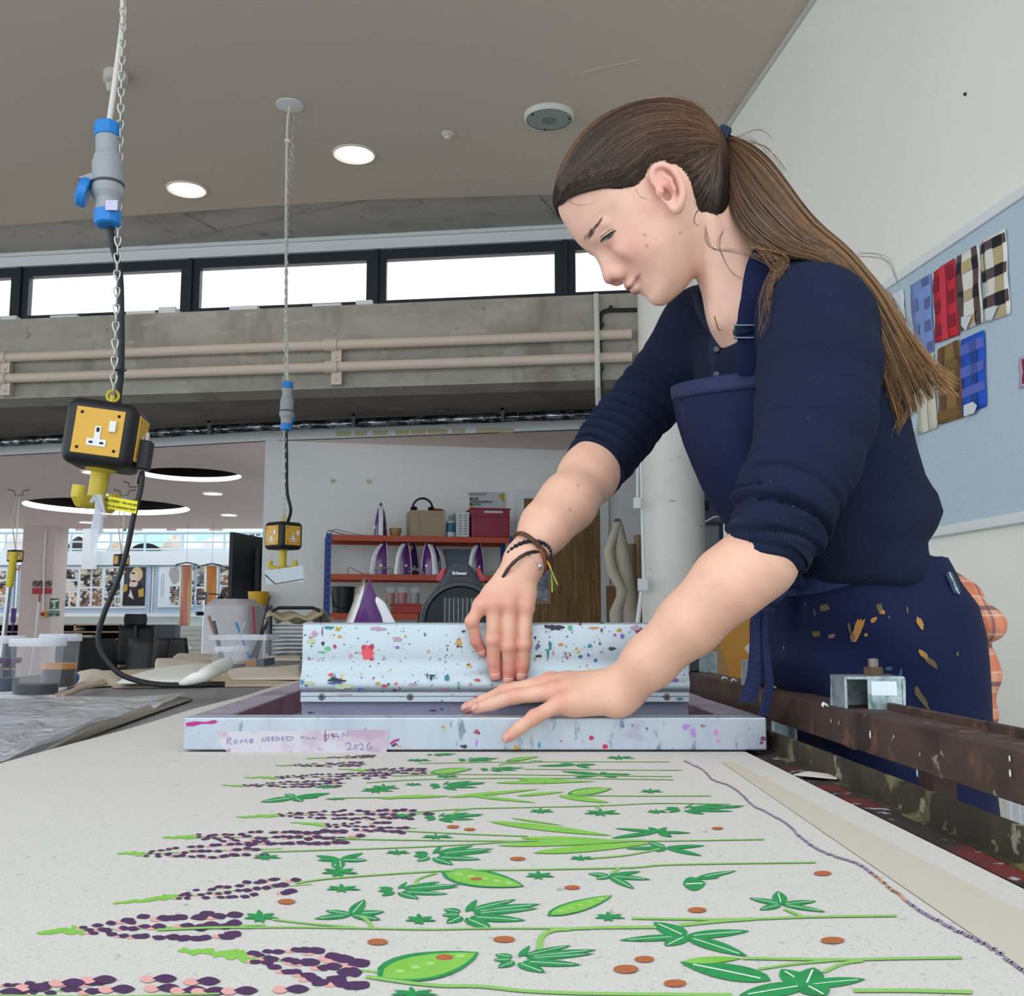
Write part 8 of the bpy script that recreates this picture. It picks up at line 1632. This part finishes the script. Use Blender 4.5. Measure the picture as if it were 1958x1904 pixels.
# ================================================================ clothes
def stack_F(rows, Yc, P, p=2.4, shear=0.0, zshear=(1.2, 1.5)):
    zs_ = np.array([r[0] for r in rows]); cx_ = np.array([r[1] for r in rows]); hx = np.array([r[2] for r in rows]); cy_ = np.array([r[3] for r in rows]); hy = np.array([r[4] for r in rows])
    z = P[:, 2]; o = np.argsort(zs_); g = lambda a: np.interp(z, zs_[o], a[o]); y = P[:, 1]-g(cy_)
    x = P[:, 0]-g(cx_)-shear*np.clip((z-zshear[0])/(zshear[1]-zshear[0]), 0, 1)*y; a, b_ = g(hx), g(hy)
    f = ((np.abs(x)/a)**p+(np.abs(y)/b_)**p)**(1/p)-1
    f = f*np.minimum(a, b_)*.85
    return smax(f, np.maximum(z-zs_.max(), zs_.min()-z), .02)
def row(py, l, r, hy, Yc=1.43):
    a, b_ = PY(l, py, Yc), PY(r, py, Yc); return (a[2], (a[0]+b_[0])/2, (b_[0]-a[0])/2, Yc, hy)
TR = [row(*r) for r in ((530, 1480, 1545, .05), (555, 1440, 1590, .085), (590, 1400, 1620, .115), (640, 1368, 1645, .145), (700, 1352, 1668, .152), (780, 1358, 1692, .152), (870, 1388, 1718, .150), (925, 1412, 1738, .150), (960, 1430, 1760, .152), (992, 1440, 1768, .153), (1020, 1448, 1752, .150), (1045, 1455, 1732, .147), (1085, 1470, 1745, .147), (1130, 1480, 1740, .140))]
def fold_w(P, sc, seed):
    r_ = np.random.RandomState(int(seed*10)); K = [(r_.uniform(-1, 1, 3)*sc, r_.uniform(0, 6)) for k in range(6)]
    return np.sin(P@np.array([k[0] for k in K]).T+np.array([k[1] for k in K])).mean(1)
NSL = [W3(1556, 622, 1.286), W3(1566, 700, 1.25), W3(1558, 800, 1.225), W3(1540, 880, 1.213), W3(1508, 945, 1.207), W3(1484, 1000, 1.202), W3(1471, 1052, 1.198)]
NSR = [.071, .070, .0675, .063, .058, .052, .0465]
FSL = [W3(1352, 640, 1.60), W3(1296, 700, 1.625), W3(1240, 762, 1.615), W3(1192, 822, 1.59), W3(1155, 868, 1.565), W3(1131, 904, 1.548)]
FSR = [.070, .057, .052, .050, .047, .043]
def sleeve(P, pts, rs, kf, seed):
    d = np.full(len(P), 9.); s = np.zeros(len(P)); L = 0; ang = np.zeros(len(P))
    for i in range(len(pts)-1):
        a, b_ = pts[i], pts[i+1]; ab = b_-a; l = np.linalg.norm(ab); t = np.clip(((P-a)@ab)/(l*l), 0, 1); q = P-a-t[:, None]*ab
        e = np.linalg.norm(q, axis=1)-(rs[i]+(rs[i+1]-rs[i])*t)
        if i == len(pts)-2: e = np.maximum(e, ((P-a)@ab)/l-l)
        m = e < d; s = np.where(m, L+t*l, s)
        side = np.cross(ab/l, (0, -1, 0)); side /= np.linalg.norm(side); an = np.arctan2(q@side, -q[:, 1]); ang = np.where(m, an, ang); d = smin(d, e, .012) if i else e; L += l
    u = s/L; amp = np.interp(u, [0, .35, .62, .78, .94, 1], [.0, .0012, .0075, .0110, .0065, .0010])*kf
    lam = np.interp(u, [0, .5, 1], [.075, .036, .026])
    ph = s/lam*2*np.pi+1.5*np.sin(ang+seed)+1.3*np.sin(2*ang+u*7+seed*2)+5.0*fold_w(P, 16, seed)
    w = 2*np.abs(np.sin(ph/2))**.7-1.2; env = np.clip(.75+1.6*fold_w(P, 26, seed+5), .1, 1.6)
    soft = .0050*fold_w(P, 42, seed+9)+.0080*np.clip(fold_w(P*np.array([1, 1, .5]), 55, seed+2), 0, 1)
    return d-amp*w*env-soft*np.clip(u*3, .3, 1)
def sweater_F(P):
    f = stack_F(TR, 1.43, P, 2.5, -.25); f = f-.0045*fold_w(P, 34, 3)-.0060*np.clip(fold_w(P*np.array([1, .5, 1]), 60, 5), 0, 1)
    lo, hi = box_of(NSL, .1); m = ((P > lo-.05) & (P < hi+.05)).all(1)
    if m.any(): f[m] = smin(f[m], sleeve(P[m], NSL, NSR, 1.0, 1.3), .016)
    lo, hi = box_of(FSL, .09); m = ((P > lo-.05) & (P < hi+.05)).all(1)
    if m.any(): f[m] = smin(f[m], sleeve(P[m], FSL, FSR, .85, 2.6), .014)
    f = smin(f, sseg(P, W3(1450, 650, 1.52), W3(1352, 640, 1.595), .07, .068), .04)
    f = smin(f, sseg(P, W3(1488, 590, 1.37), W3(1556, 622, 1.288), .060, .068), .035)
    f = smin(f, sseg(P, W3(1735, 990, 1.43), W3(1700, 1000, 1.31), .035, .03), .03); f = smin(f, sseg(P, W3(1490, 515, 1.37), W3(1530, 560, 1.33), .028, .05), .02)
    # neck opening
    f = smax(f, -sseg(P, PY(1385, 520, Yh), PY(1410, 590, Yh-.01), .052, .047), .006)
    return f
M_knit = layered('navy_knit', '#1a2139', .95, 0, [(6, .45, .7, '#151b2e', (1, 1, 1), 3), (420, .735, .76, '#a9b3c9', (1, 1, 1), 6)], bump=.25)
M_knit.node_tree.nodes['Principled BSDF'].inputs['Specular IOR Level'].default_value = .2
lo = np.array([.05, 1.08, 1.02]); hi = np.array([.72, 1.75, 1.55])
V, F = surfnet(sweater_F, lo, hi, .0036)
npmesh('sweater', V, F, M_knit, person)
def ribbed(name, rings, nr, amp, m_, n=None, ph=0):
    n = n or nr*4; vs = []
    for (c, d, r, e) in rings:
        c, d = np.array(c, float), np.array(d, float); d /= np.linalg.norm(d); a = np.cross(d, (0, -1, 0)); a /= np.linalg.norm(a); b_ = np.cross(d, a)
        for j in range(n): t = 2*math.pi*j/n; rr = r*(1+amp*math.cos(nr*t)); vs.append(c+a*math.cos(t)*rr+b_*math.sin(t)*rr*e)
    m = MB(); k = len(rings); m.add(vs, [(i*n+j, i*n+(j+1) % n, (i+1)*n+(j+1) % n, (i+1)*n+j) for i in range(k-1) for j in range(n)]); return m.build(name, m_, person, smooth=True, solid=.0022, angle=180)
M_rib = mat('navy_rib', '#19213a', .95)
d_ = W3(1462, 1060, 1.19)-W3(1480, 1010, 1.20); d_ = d_/np.linalg.norm(d_)
ribbed('cuff', [(W3(1478, 1024, 1.2), d_, .0475, 1), (W3(1474, 1034, 1.199), d_, .0492, 1), (W3(1471, 1046, 1.197), d_, .0482, 1), (W3(1468, 1060, 1.195), d_, .0465, 1)], 62, .014, M_rib)
d_ = W3(1118, 922, 1.53)-W3(1155, 868, 1.565)
ribbed('cuff', [(W3(1142, 888, 1.555), d_, .0450, 1), (W3(1134, 899, 1.550), d_, .0462, 1), (W3(1126, 909, 1.545), d_, .0450, 1)], 54, .014, M_rib)
# collar band
m = MB(); col_ = spline([W3(1332, 560, 1.47), W3(1345, 600, 1.45), W3(1376, 634, 1.405), W3(1410, 628, 1.35), W3(1440, 600, 1.318), W3(1470, 560, 1.31), W3(1500, 520, 1.33), W3(1515, 500, 1.38)], 60)
m.tube(col_, [.0062+.0007*math.sin(k*2.6) for k in range(60)], 8, flat=1.7, up=(0, 0, 1)); m.build('collar', M_rib, person, smooth=True, angle=180)
m = MB(); m.ribbon([W3(1368, 640, 1.398), W3(1366, 670, 1.40), W3(1370, 700, 1.40), W3(1372, 735, 1.405)], np.array([.007, -.004, 0]), .0015); m.build('button_placket', M_rib, person)
for py in (668, 716): c = W3(1370, py, 1.392); m = MB(); m.lathe([(.0045, 0), (.004, .0015), (0, .0015)], c, (-.3, -1, 0), 12); m.build('button', mat('button_navy', '#2a3550', .3), person)
m = MB(); m.tube(spline([W3(1366, 605, 1.335), W3(1374, 630, 1.35), W3(1380, 628, 1.36)], 12), .0009, 5); m.build('necklace', mat('gold', '#c9a86a', .3, .9), person)

# ---- apron skirt
AR = [row(*r) for r in ((1045, 1446, 1770, .153, 1.45), (1120, 1436, 1808, .165, 1.455), (1160, 1450, 1842, .172, 1.46), (1210, 1462, 1852, .175, 1.465), (1260, 1468, 1856, .175, 1.47), (1300, 1492, 1858, .172, 1.475), (1345, 1528, 1860, .168, 1.48), (1400, 1536, 1864, .165, 1.485), (1480, 1540, 1870, .165, 1.49), (1560, 1542, 1878, .165, 1.49), (1750, 1545, 1885, .16, 1.49), (1950, 1545, 1880, .155, 1.49))]
def apron_F(P):
    f = stack_F(AR, 1.46, P, 2.3); px, py = proj(P)
    u = px-1465; w = np.sin((px*.55-py*.75)/36+1.2*fold_w(P, 9, 4))*np.exp(-((px-1600)/170)**2)*np.clip((py-1150)/120, 0, 1)
    w2 = np.exp(-((px-1528-(py-1160)*-.02)/10)**2)*np.clip((1300-py)/120, 0, 1)
    w3 = np.sin(px/26+fold_w(P, 14, 6)*2)*np.clip((1220-py)/90, 0, 1)*.5
    return f-.0105*w+.009*w2-.0045*w3-.0055*fold_w(P, 16, 8)
V, F = surfnet(apron_F, (.25, 1.2, .48), (.86, 1.72, 1.14), .0055)
M_apr = layered('apron_navy', '#121b3e', .75, 0, [(5, .45, .7, '#0e1636', (1, 1, 1), 3), (12, .62, .8, '#2a3048', (1, 1, .7), 17)], bump=.1); M_apr.node_tree.nodes['Principled BSDF'].inputs['Specular IOR Level'].default_value = .2
npmesh('apron_skirt', V, F, M_apr, person)
# paint marks on the apron
def mark(mb, pts, mi, n=1):
    c = np.mean(pts, 0); P = [c]+list(pts); q, ok = hit(apron_F, [p[0] for p in P], [p[1] for p in P], y0=1.15, off=.0012)
    if ok.all(): mb.add([tuple(v) for v in q], [(0, 1+i, 1+(i+1) % len(pts)) for i in range(len(pts))], mi)
rm = random.Random(3)
def sm(cx_, cy_, rx, ry, rot, mi, mb, k=14, rag=.35):
    c, s = math.cos(R(rot)), math.sin(R(rot)); pts = []
    for i in range(k): a = 2*math.pi*i/k; r = 1-rag*rm.random(); x, y = rx*r*math.cos(a), ry*r*math.sin(a); pts.append((cx_+x*c-y*s, cy_+x*s+y*c))
    mark(mb, pts, mi)
m = MB()
for a in ((1639, 1205, 9, 30, 18, 0), (1648, 1195, 4, 14, 25, 0), (1671, 1185, 10, 5, -40, 0), (1624, 1200, 3, 15, -12, 1), (1683, 1164, 7, 14, -15, 1), (1688, 1170, 5, 6, 0, 0), (1759, 1190, 6, 16, -22, 0), (1735, 1166, 2.5, 9, -5, 1), (1765, 1250, 6, 14, -45, 0), (1780, 1266, 6, 22, -48, 1), (1831, 1250, 3, 5, 0, 1), (1763, 1335, 7, 28, -32, 1), (1754, 1322, 6, 12, -10, 1), (1576, 1162, 12, 9, -20, 1), (1557, 1170, 2, 11, -10, 1), (1590, 1216, 9, 5, -20, 2), (1560, 1212, 10, 7, 0, 1), (1540, 1155, 1.6, 4, 0, 3), (1630, 1218, 5, 9, 0, 2), (1700, 1278, 8, 5, 0, 3), (1722, 1290, 4, 14, 5, 3), (1656, 1214, 4, 4, 0, 0), (1498, 1238, 1.5, 5, 0, 4), (1700, 1180, 3, 3, 0, 1)): sm(*a, m)
m.build('paint_marks', [mat('mark_ochre', '#a97a3c', .8), mat('mark_olive', '#5e5138', .85), mat('mark_pinkish', '#7a5a60', .85), mat('mark_blue', '#3a5278', .8), mat('mark_green', '#5c7c74', .8)], person)['kind'] = 'stuff'
# waist tie following the body, knot and hanging ends
q, ok = hit(apron_F, *zip(*[(x, y) for x, y in spline([(1436, 1112), (1470, 1121), (1530, 1122), (1600, 1108), (1680, 1082), (1740, 1052), (1775, 1036)], 26)]), y0=1.15, off=.0025)
P_ = [p for p, k in zip(q, ok) if k]
def ribb(name, pts, w, m_, th=.001): m = MB(); m.ribbon(pts, w, th); return m.build(name, m_, person, smooth=True, angle=60)
M_tape = layered('apron_tape', '#18244c', .85, 0, [(160, .5, .6, '#223060', (1, 1, 3), 3)], bump=.3)
ribb('waist_tie', P_, np.array([.0, .001, .011]), M_tape, .0018)
ribb('tie_end', spline([W3(1462, 1150, 1.30), W3(1450, 1185, 1.29), W3(1449, 1230, 1.283), W3(1444, 1290, 1.28), W3(1430, 1342, 1.275)], 20), np.array([.0105, .004, 0]), M_tape)
ribb('tie_end', spline([W3(1468, 1150, 1.30), W3(1462, 1200, 1.29), W3(1466, 1260, 1.285), W3(1471, 1310, 1.28), W3(1460, 1368, 1.275)], 20), [np.array([.0035+.0035*k/19, .006, 0]) for k in range(20)], M_tape)
m = MB(); m.tube([W3(1438, 1150, 1.31), W3(1455, 1146, 1.295), W3(1480, 1144, 1.29), W3(1500, 1130, 1.30)], [.006, .012, .013, .008], 10, flat=.7); m.tube([W3(1430, 1180, 1.31), W3(1455, 1172, 1.298), W3(1475, 1160, 1.292)], [.003, .008, .010], 8, flat=.6); m.build('tie_knot', M_tape, person, smooth=True, angle=180)
# bib: wraps the chest from the near arm round the front edge to the far side
RID = [(1284, 742), (1288, 775), (1296, 812), (1308, 850), (1324, 890), (1344, 935), (1370, 978), (1398, 1020), (1420, 1070), (1438, 1120)]
NR = [(1450, 708), (1458, 750), (1466, 800), (1474, 850), (1482, 900), (1492, 950), (1502, 1000), (1512, 1045), (1530, 1090), (1545, 1125)]
def bib(u, v):
    i = v*(len(RID)-1); r = [np.interp(i, range(10), [p[k] for p in RID]) for k in (0, 1)]; n = [np.interp(i, range(10), [p[k] for p in NR]) for k in (0, 1)]
    Yr, Yn = 1.44, np.interp(v, [0, 1], [1.285, 1.30]); fold = .0045*math.sin(u*9+v*6)+.004*math.sin(u*5-v*9)
    if u < .62:
        t = u/.62; ph = t*math.pi/2; x = n[0]+(r[0]-n[0])*math.sin(ph)**.9; Y = Yn+(Yr-Yn)*(1-math.cos(ph)); y = n[1]+(r[1]-n[1])*t
        return PY(x, y, Y+fold)
    t = (u-.62)/.38; ph = t*math.pi/2; p = PY(r[0]+(n[0]-r[0])*.75*(1-math.cos(ph)), r[1], Yr+.12*math.sin(ph)+fold*.5); return p
m = MB(); m.grid(bib, 50, 46); m.build('apron_bib', M_apr, person, smooth=True, solid=.0016, angle=180)
def hemf(v0, off):
    def g(u, v): p = bib(u, v0+v); return p + np.array([-.0012*1, -.0012, 0])*off
    return g
m = MB(); m.grid(lambda u, v: hemf(.005, 1)(u, v*.085), 46, 4); m.build('bib_hem', mat('apron_hem', '#131e48', .75), person, smooth=True, solid=.002, angle=180)
# neck strap with buckle
ribb('neck_strap', spline([W3(1480, 452, 1.335), W3(1452, 500, 1.300), W3(1438, 560, 1.283), W3(1431, 600, 1.280), W3(1431, 636, 1.280)], 16), [np.array([.020-.006*min(1, k/8), .004, .004]) for k in range(16)], M_apr)
ribb('strap_lower', spline([W3(1431, 630, 1.284), W3(1432, 670, 1.282), W3(1433, 718, 1.284)], 8), np.array([.0145, .003, 0]), M_apr)
m = MB(); c = W3(1431, 634, 1.276); w = .0175
m.tube([c+np.array([x, 0, z]) for x, z in ((-w, -.008), (w, -.008), (w, .008), (-w, .008))], .0017, 6, closed=True); m.build('buckle', mat('buckle_steel', '#5d6676', .25, .9), person)
# maker's label on the side seam
a, ok = hit(apron_F, [1808, 1822, 1838, 1824], [1097, 1096, 1132, 1134], y0=1.2, off=.003)
if ok.all():
    m = MB(); m.poly([tuple(p) for p in a]); lb_ = m.build('side_label', mat('label_dark_teal', '#1d3a4c', .6), person, solid=.0012); text('PORTWEST', .0062, a.mean(0)+np.array([0, -.0016, 0]), a[2]-a[1], (a[1]-a[0]), M_wpl, lb_)
# plaid shirt tied behind the hips
M_pl = bpy.data.materials.new('plaid_flannel'); M_pl.use_nodes = True; nt = M_pl.node_tree; b_ = nt.nodes['Principled BSDF']; b_.inputs['Roughness'].default_value = .9
tc = nt.nodes.new('ShaderNodeTexCoord'); sep = nt.nodes.new('ShaderNodeSeparateXYZ'); nt.links.new(tc.outputs['Object'], sep.inputs[0])
def stripe(axis, period, width, off):
    a = nt.nodes.new('ShaderNodeMath'); a.operation = 'MULTIPLY_ADD'; nt.links.new(sep.outputs[axis], a.inputs[0]); a.inputs[1].default_value = 1/period; a.inputs[2].default_value = off
    f = nt.nodes.new('ShaderNodeMath'); f.operation = 'FRACT'; nt.links.new(a.outputs[0], f.inputs[0]); l = nt.nodes.new('ShaderNodeMath'); l.operation = 'LESS_THAN'; nt.links.new(f.outputs[0], l.inputs[0]); l.inputs[1].default_value = width; return l.outputs[0]
cur = None
for (ax2, pe, wi, of, colr, am) in (('Z', .052, .4, 0, '#cf6a48', .55), ('X', .032, .35, .2, '#cf6a48', .45), ('Z', .052, .12, .4, '#4a3a52', .7), ('X', .032, .13, .7, '#5a4658', .6), ('Z', .026, .06, .1, '#e9d3c4', .6)):
    mx = nt.nodes.new('ShaderNodeMix'); mx.data_type = 'RGBA'; s_ = stripe(ax2, pe, wi, of); k = nt.nodes.new('ShaderNodeMath'); k.operation = 'MULTIPLY'; nt.links.new(s_, k.inputs[0]); k.inputs[1].default_value = am; nt.links.new(k.outputs[0], mx.inputs['Factor'])
    if cur is None: mx.inputs['A'].default_value = rgb('#dfa184')
    else: nt.links.new(cur, mx.inputs['A'])
    mx.inputs['B'].default_value = rgb(colr); cur = mx.outputs['Result']
nt.links.new(cur, b_.inputs['Base Color'])
def plaid_F(P):
    f = sseg(P, W3(1840, 1160, 1.47), W3(1882, 1188, 1.46), .028, .022); f = smin(f, sell(P, W3(1886, 1196, 1.455), (.024, .03, .024)), .012)
    f = smin(f, chain_sd(P, [W3(1870, 1215, 1.47), W3(1876, 1290, 1.48), W3(1872, 1370, 1.49), W3(1868, 1440, 1.50), W3(1880, 1560, 1.50)], [.017, .022, .02, .014, .018], .02), .008)
    f = smin(f, sseg(P, W3(1840, 1150, 1.56), W3(1800, 1120, 1.60), .03, .03), .02)
    return f-.0030*fold_w(P, 95, 4)-.0015*fold_w(P, 200, 9)
V, F = surfnet(plaid_F, W3(1780, 1600, 1.4)-np.array([.02, .05, .02]), W3(1930, 1100, 1.66)+np.array([.03, .02, .03]), .003)
npmesh('tied_plaid_shirt', V, F, M_pl, person)
# trousers and shoes
def leg_F(P):
    f = None
    for yy, dx_ in ((1.42, 0), (1.56, .02)):
        e = chain_sd(P, [(.52, yy, .95), (.50+dx_, yy, .50), (.53+dx_, yy, .10)], [.07, .062, .055], .03); f = e if f is None else smin(f, e, .03)
    return smax(f, .07-P[:, 2], .01)
V, F = surfnet(leg_F, (.35, 1.2, .03), (.7, 1.75, 1.08), .010, B=16); npmesh('trousers', V, F, mat('trouser_navy', '#1a2238', .9), person)
for yy, dx_ in ((1.38, 0), (1.56, .02)):
    def shoe_F(P): return smax(chain_sd(P, [(.56+dx_, yy, .045), (.46+dx_, yy, .045), (.36+dx_, yy, .03)], [.042, .042, .034], .03), .002-P[:, 2], .003)
    V, F = surfnet(shoe_F, (.28, yy-.08, -.01), (.66, yy+.08, .12), .006, B=14); npmesh('shoe', V, F, mat('shoe_black', '#141416', .5), person)
# bracelets
def wrist_ring(c, d, r, e, n=36, tilt=(0, 0, 0)):
    c, d = np.array(c, float), np.array(d, float)+np.array(tilt); d /= np.linalg.norm(d); a = np.cross(d, (0, -1, 0)); a /= np.linalg.norm(a); b2 = np.cross(d, a); return [c+a*math.cos(2*math.pi*k/n)*r+b2*math.sin(2*math.pi*k/n)*r*e for k in range(n)]
dw = W3(1045, 1005, 1.44)-RW
rg2 = wrist_ring(W3(998, 1094, 1.392), dw, .0345, .86, tilt=(-.08, .01, 0)); m = MB(); m.tube(rg2, [.0022+.0004*(k % 2) for k in range(36)], 8, closed=True); m.build('bracelet', mat('bead_brown', '#3a2622', .4), person, smooth=True, angle=180)
rg2 = wrist_ring(W3(1010, 1068, 1.405), dw, .0305, .98, 30, tilt=(-.05, .02, 0)); m = MB()
for k, p in enumerate(rg2): m.ball(p, .0033, n=8, sc=(1.25, 1, .95))
m.build('bracelet', mat('bead_hematite', '#23273a', .15, .6), person, smooth=True)['kind'] = 'stuff'
rg2 = wrist_ring(W3(1018, 1052, 1.411), dw, .0310, .98, 40, tilt=(.05, 0, .03)); m = MB(); m.tube(rg2, .0026, 6, closed=True, flat=1.6); m.build('bracelet', mat('cord_woven', '#6b4a30', .8, noise=(260, '#2c2018', 1, 0)), person, smooth=True, angle=180)
rg2 = wrist_ring(W3(1016, 1058, 1.409), dw, .0312, .98, 40, tilt=(.1, .03, .03)); m = MB(); m.tube(rg2, .0016, 6, closed=True); m.build('bracelet', mat('cord_orange', '#b8452c', .7, noise=(180, '#3a5a3c', 1, 0)), person, smooth=True, angle=180)
m = MB()
for k, (x, y) in enumerate(((1056, 1132), (1062, 1128), (1058, 1120), (1066, 1118), (1050, 1112))): m.tube(spline([W3(1046, 1072, 1.39), W3(1054, 1090, 1.385), W3(x, y, 1.385)], 8), .0011, 5, k % 3)
m.build('bracelet_threads', [mat('thread_yellow', '#b9a636', .8), mat('thread_green', '#2c5a44', .8), mat('thread_dark', '#2a2320', .8)], person)
m = MB()
for k in range(9): u = k/8; p = W3(1012+24*u, 1062+24*u, 1.378+.006*u); m.ball(p, .0022 if k != 7 else .0038, n=8)
m.build('bracelet_charms', mat('silver', '#c9c4c4', .2, .9), person, smooth=True)['kind'] = 'stuff'
# ================================================================ light
w = bpy.data.worlds.new('daylight'); scn.world = w; w.use_nodes = True
bg = w.node_tree.nodes['Background']; bg.inputs['Color'].default_value = (.86, .94, 1.0, 1); bg.inputs['Strength'].default_value = 1.25
vs = scn.view_settings; vs.view_transform = 'Standard'; vs.look = 'None'; vs.gamma = 1; vs.exposure = 0.82; vs.use_curve_mapping = False

cy = scn.cycles; cy.max_bounces = 8; cy.diffuse_bounces = 4; cy.glossy_bounces = 3; cy.transmission_bounces = 4
cy.use_adaptive_sampling = True; cy.adaptive_threshold = .02
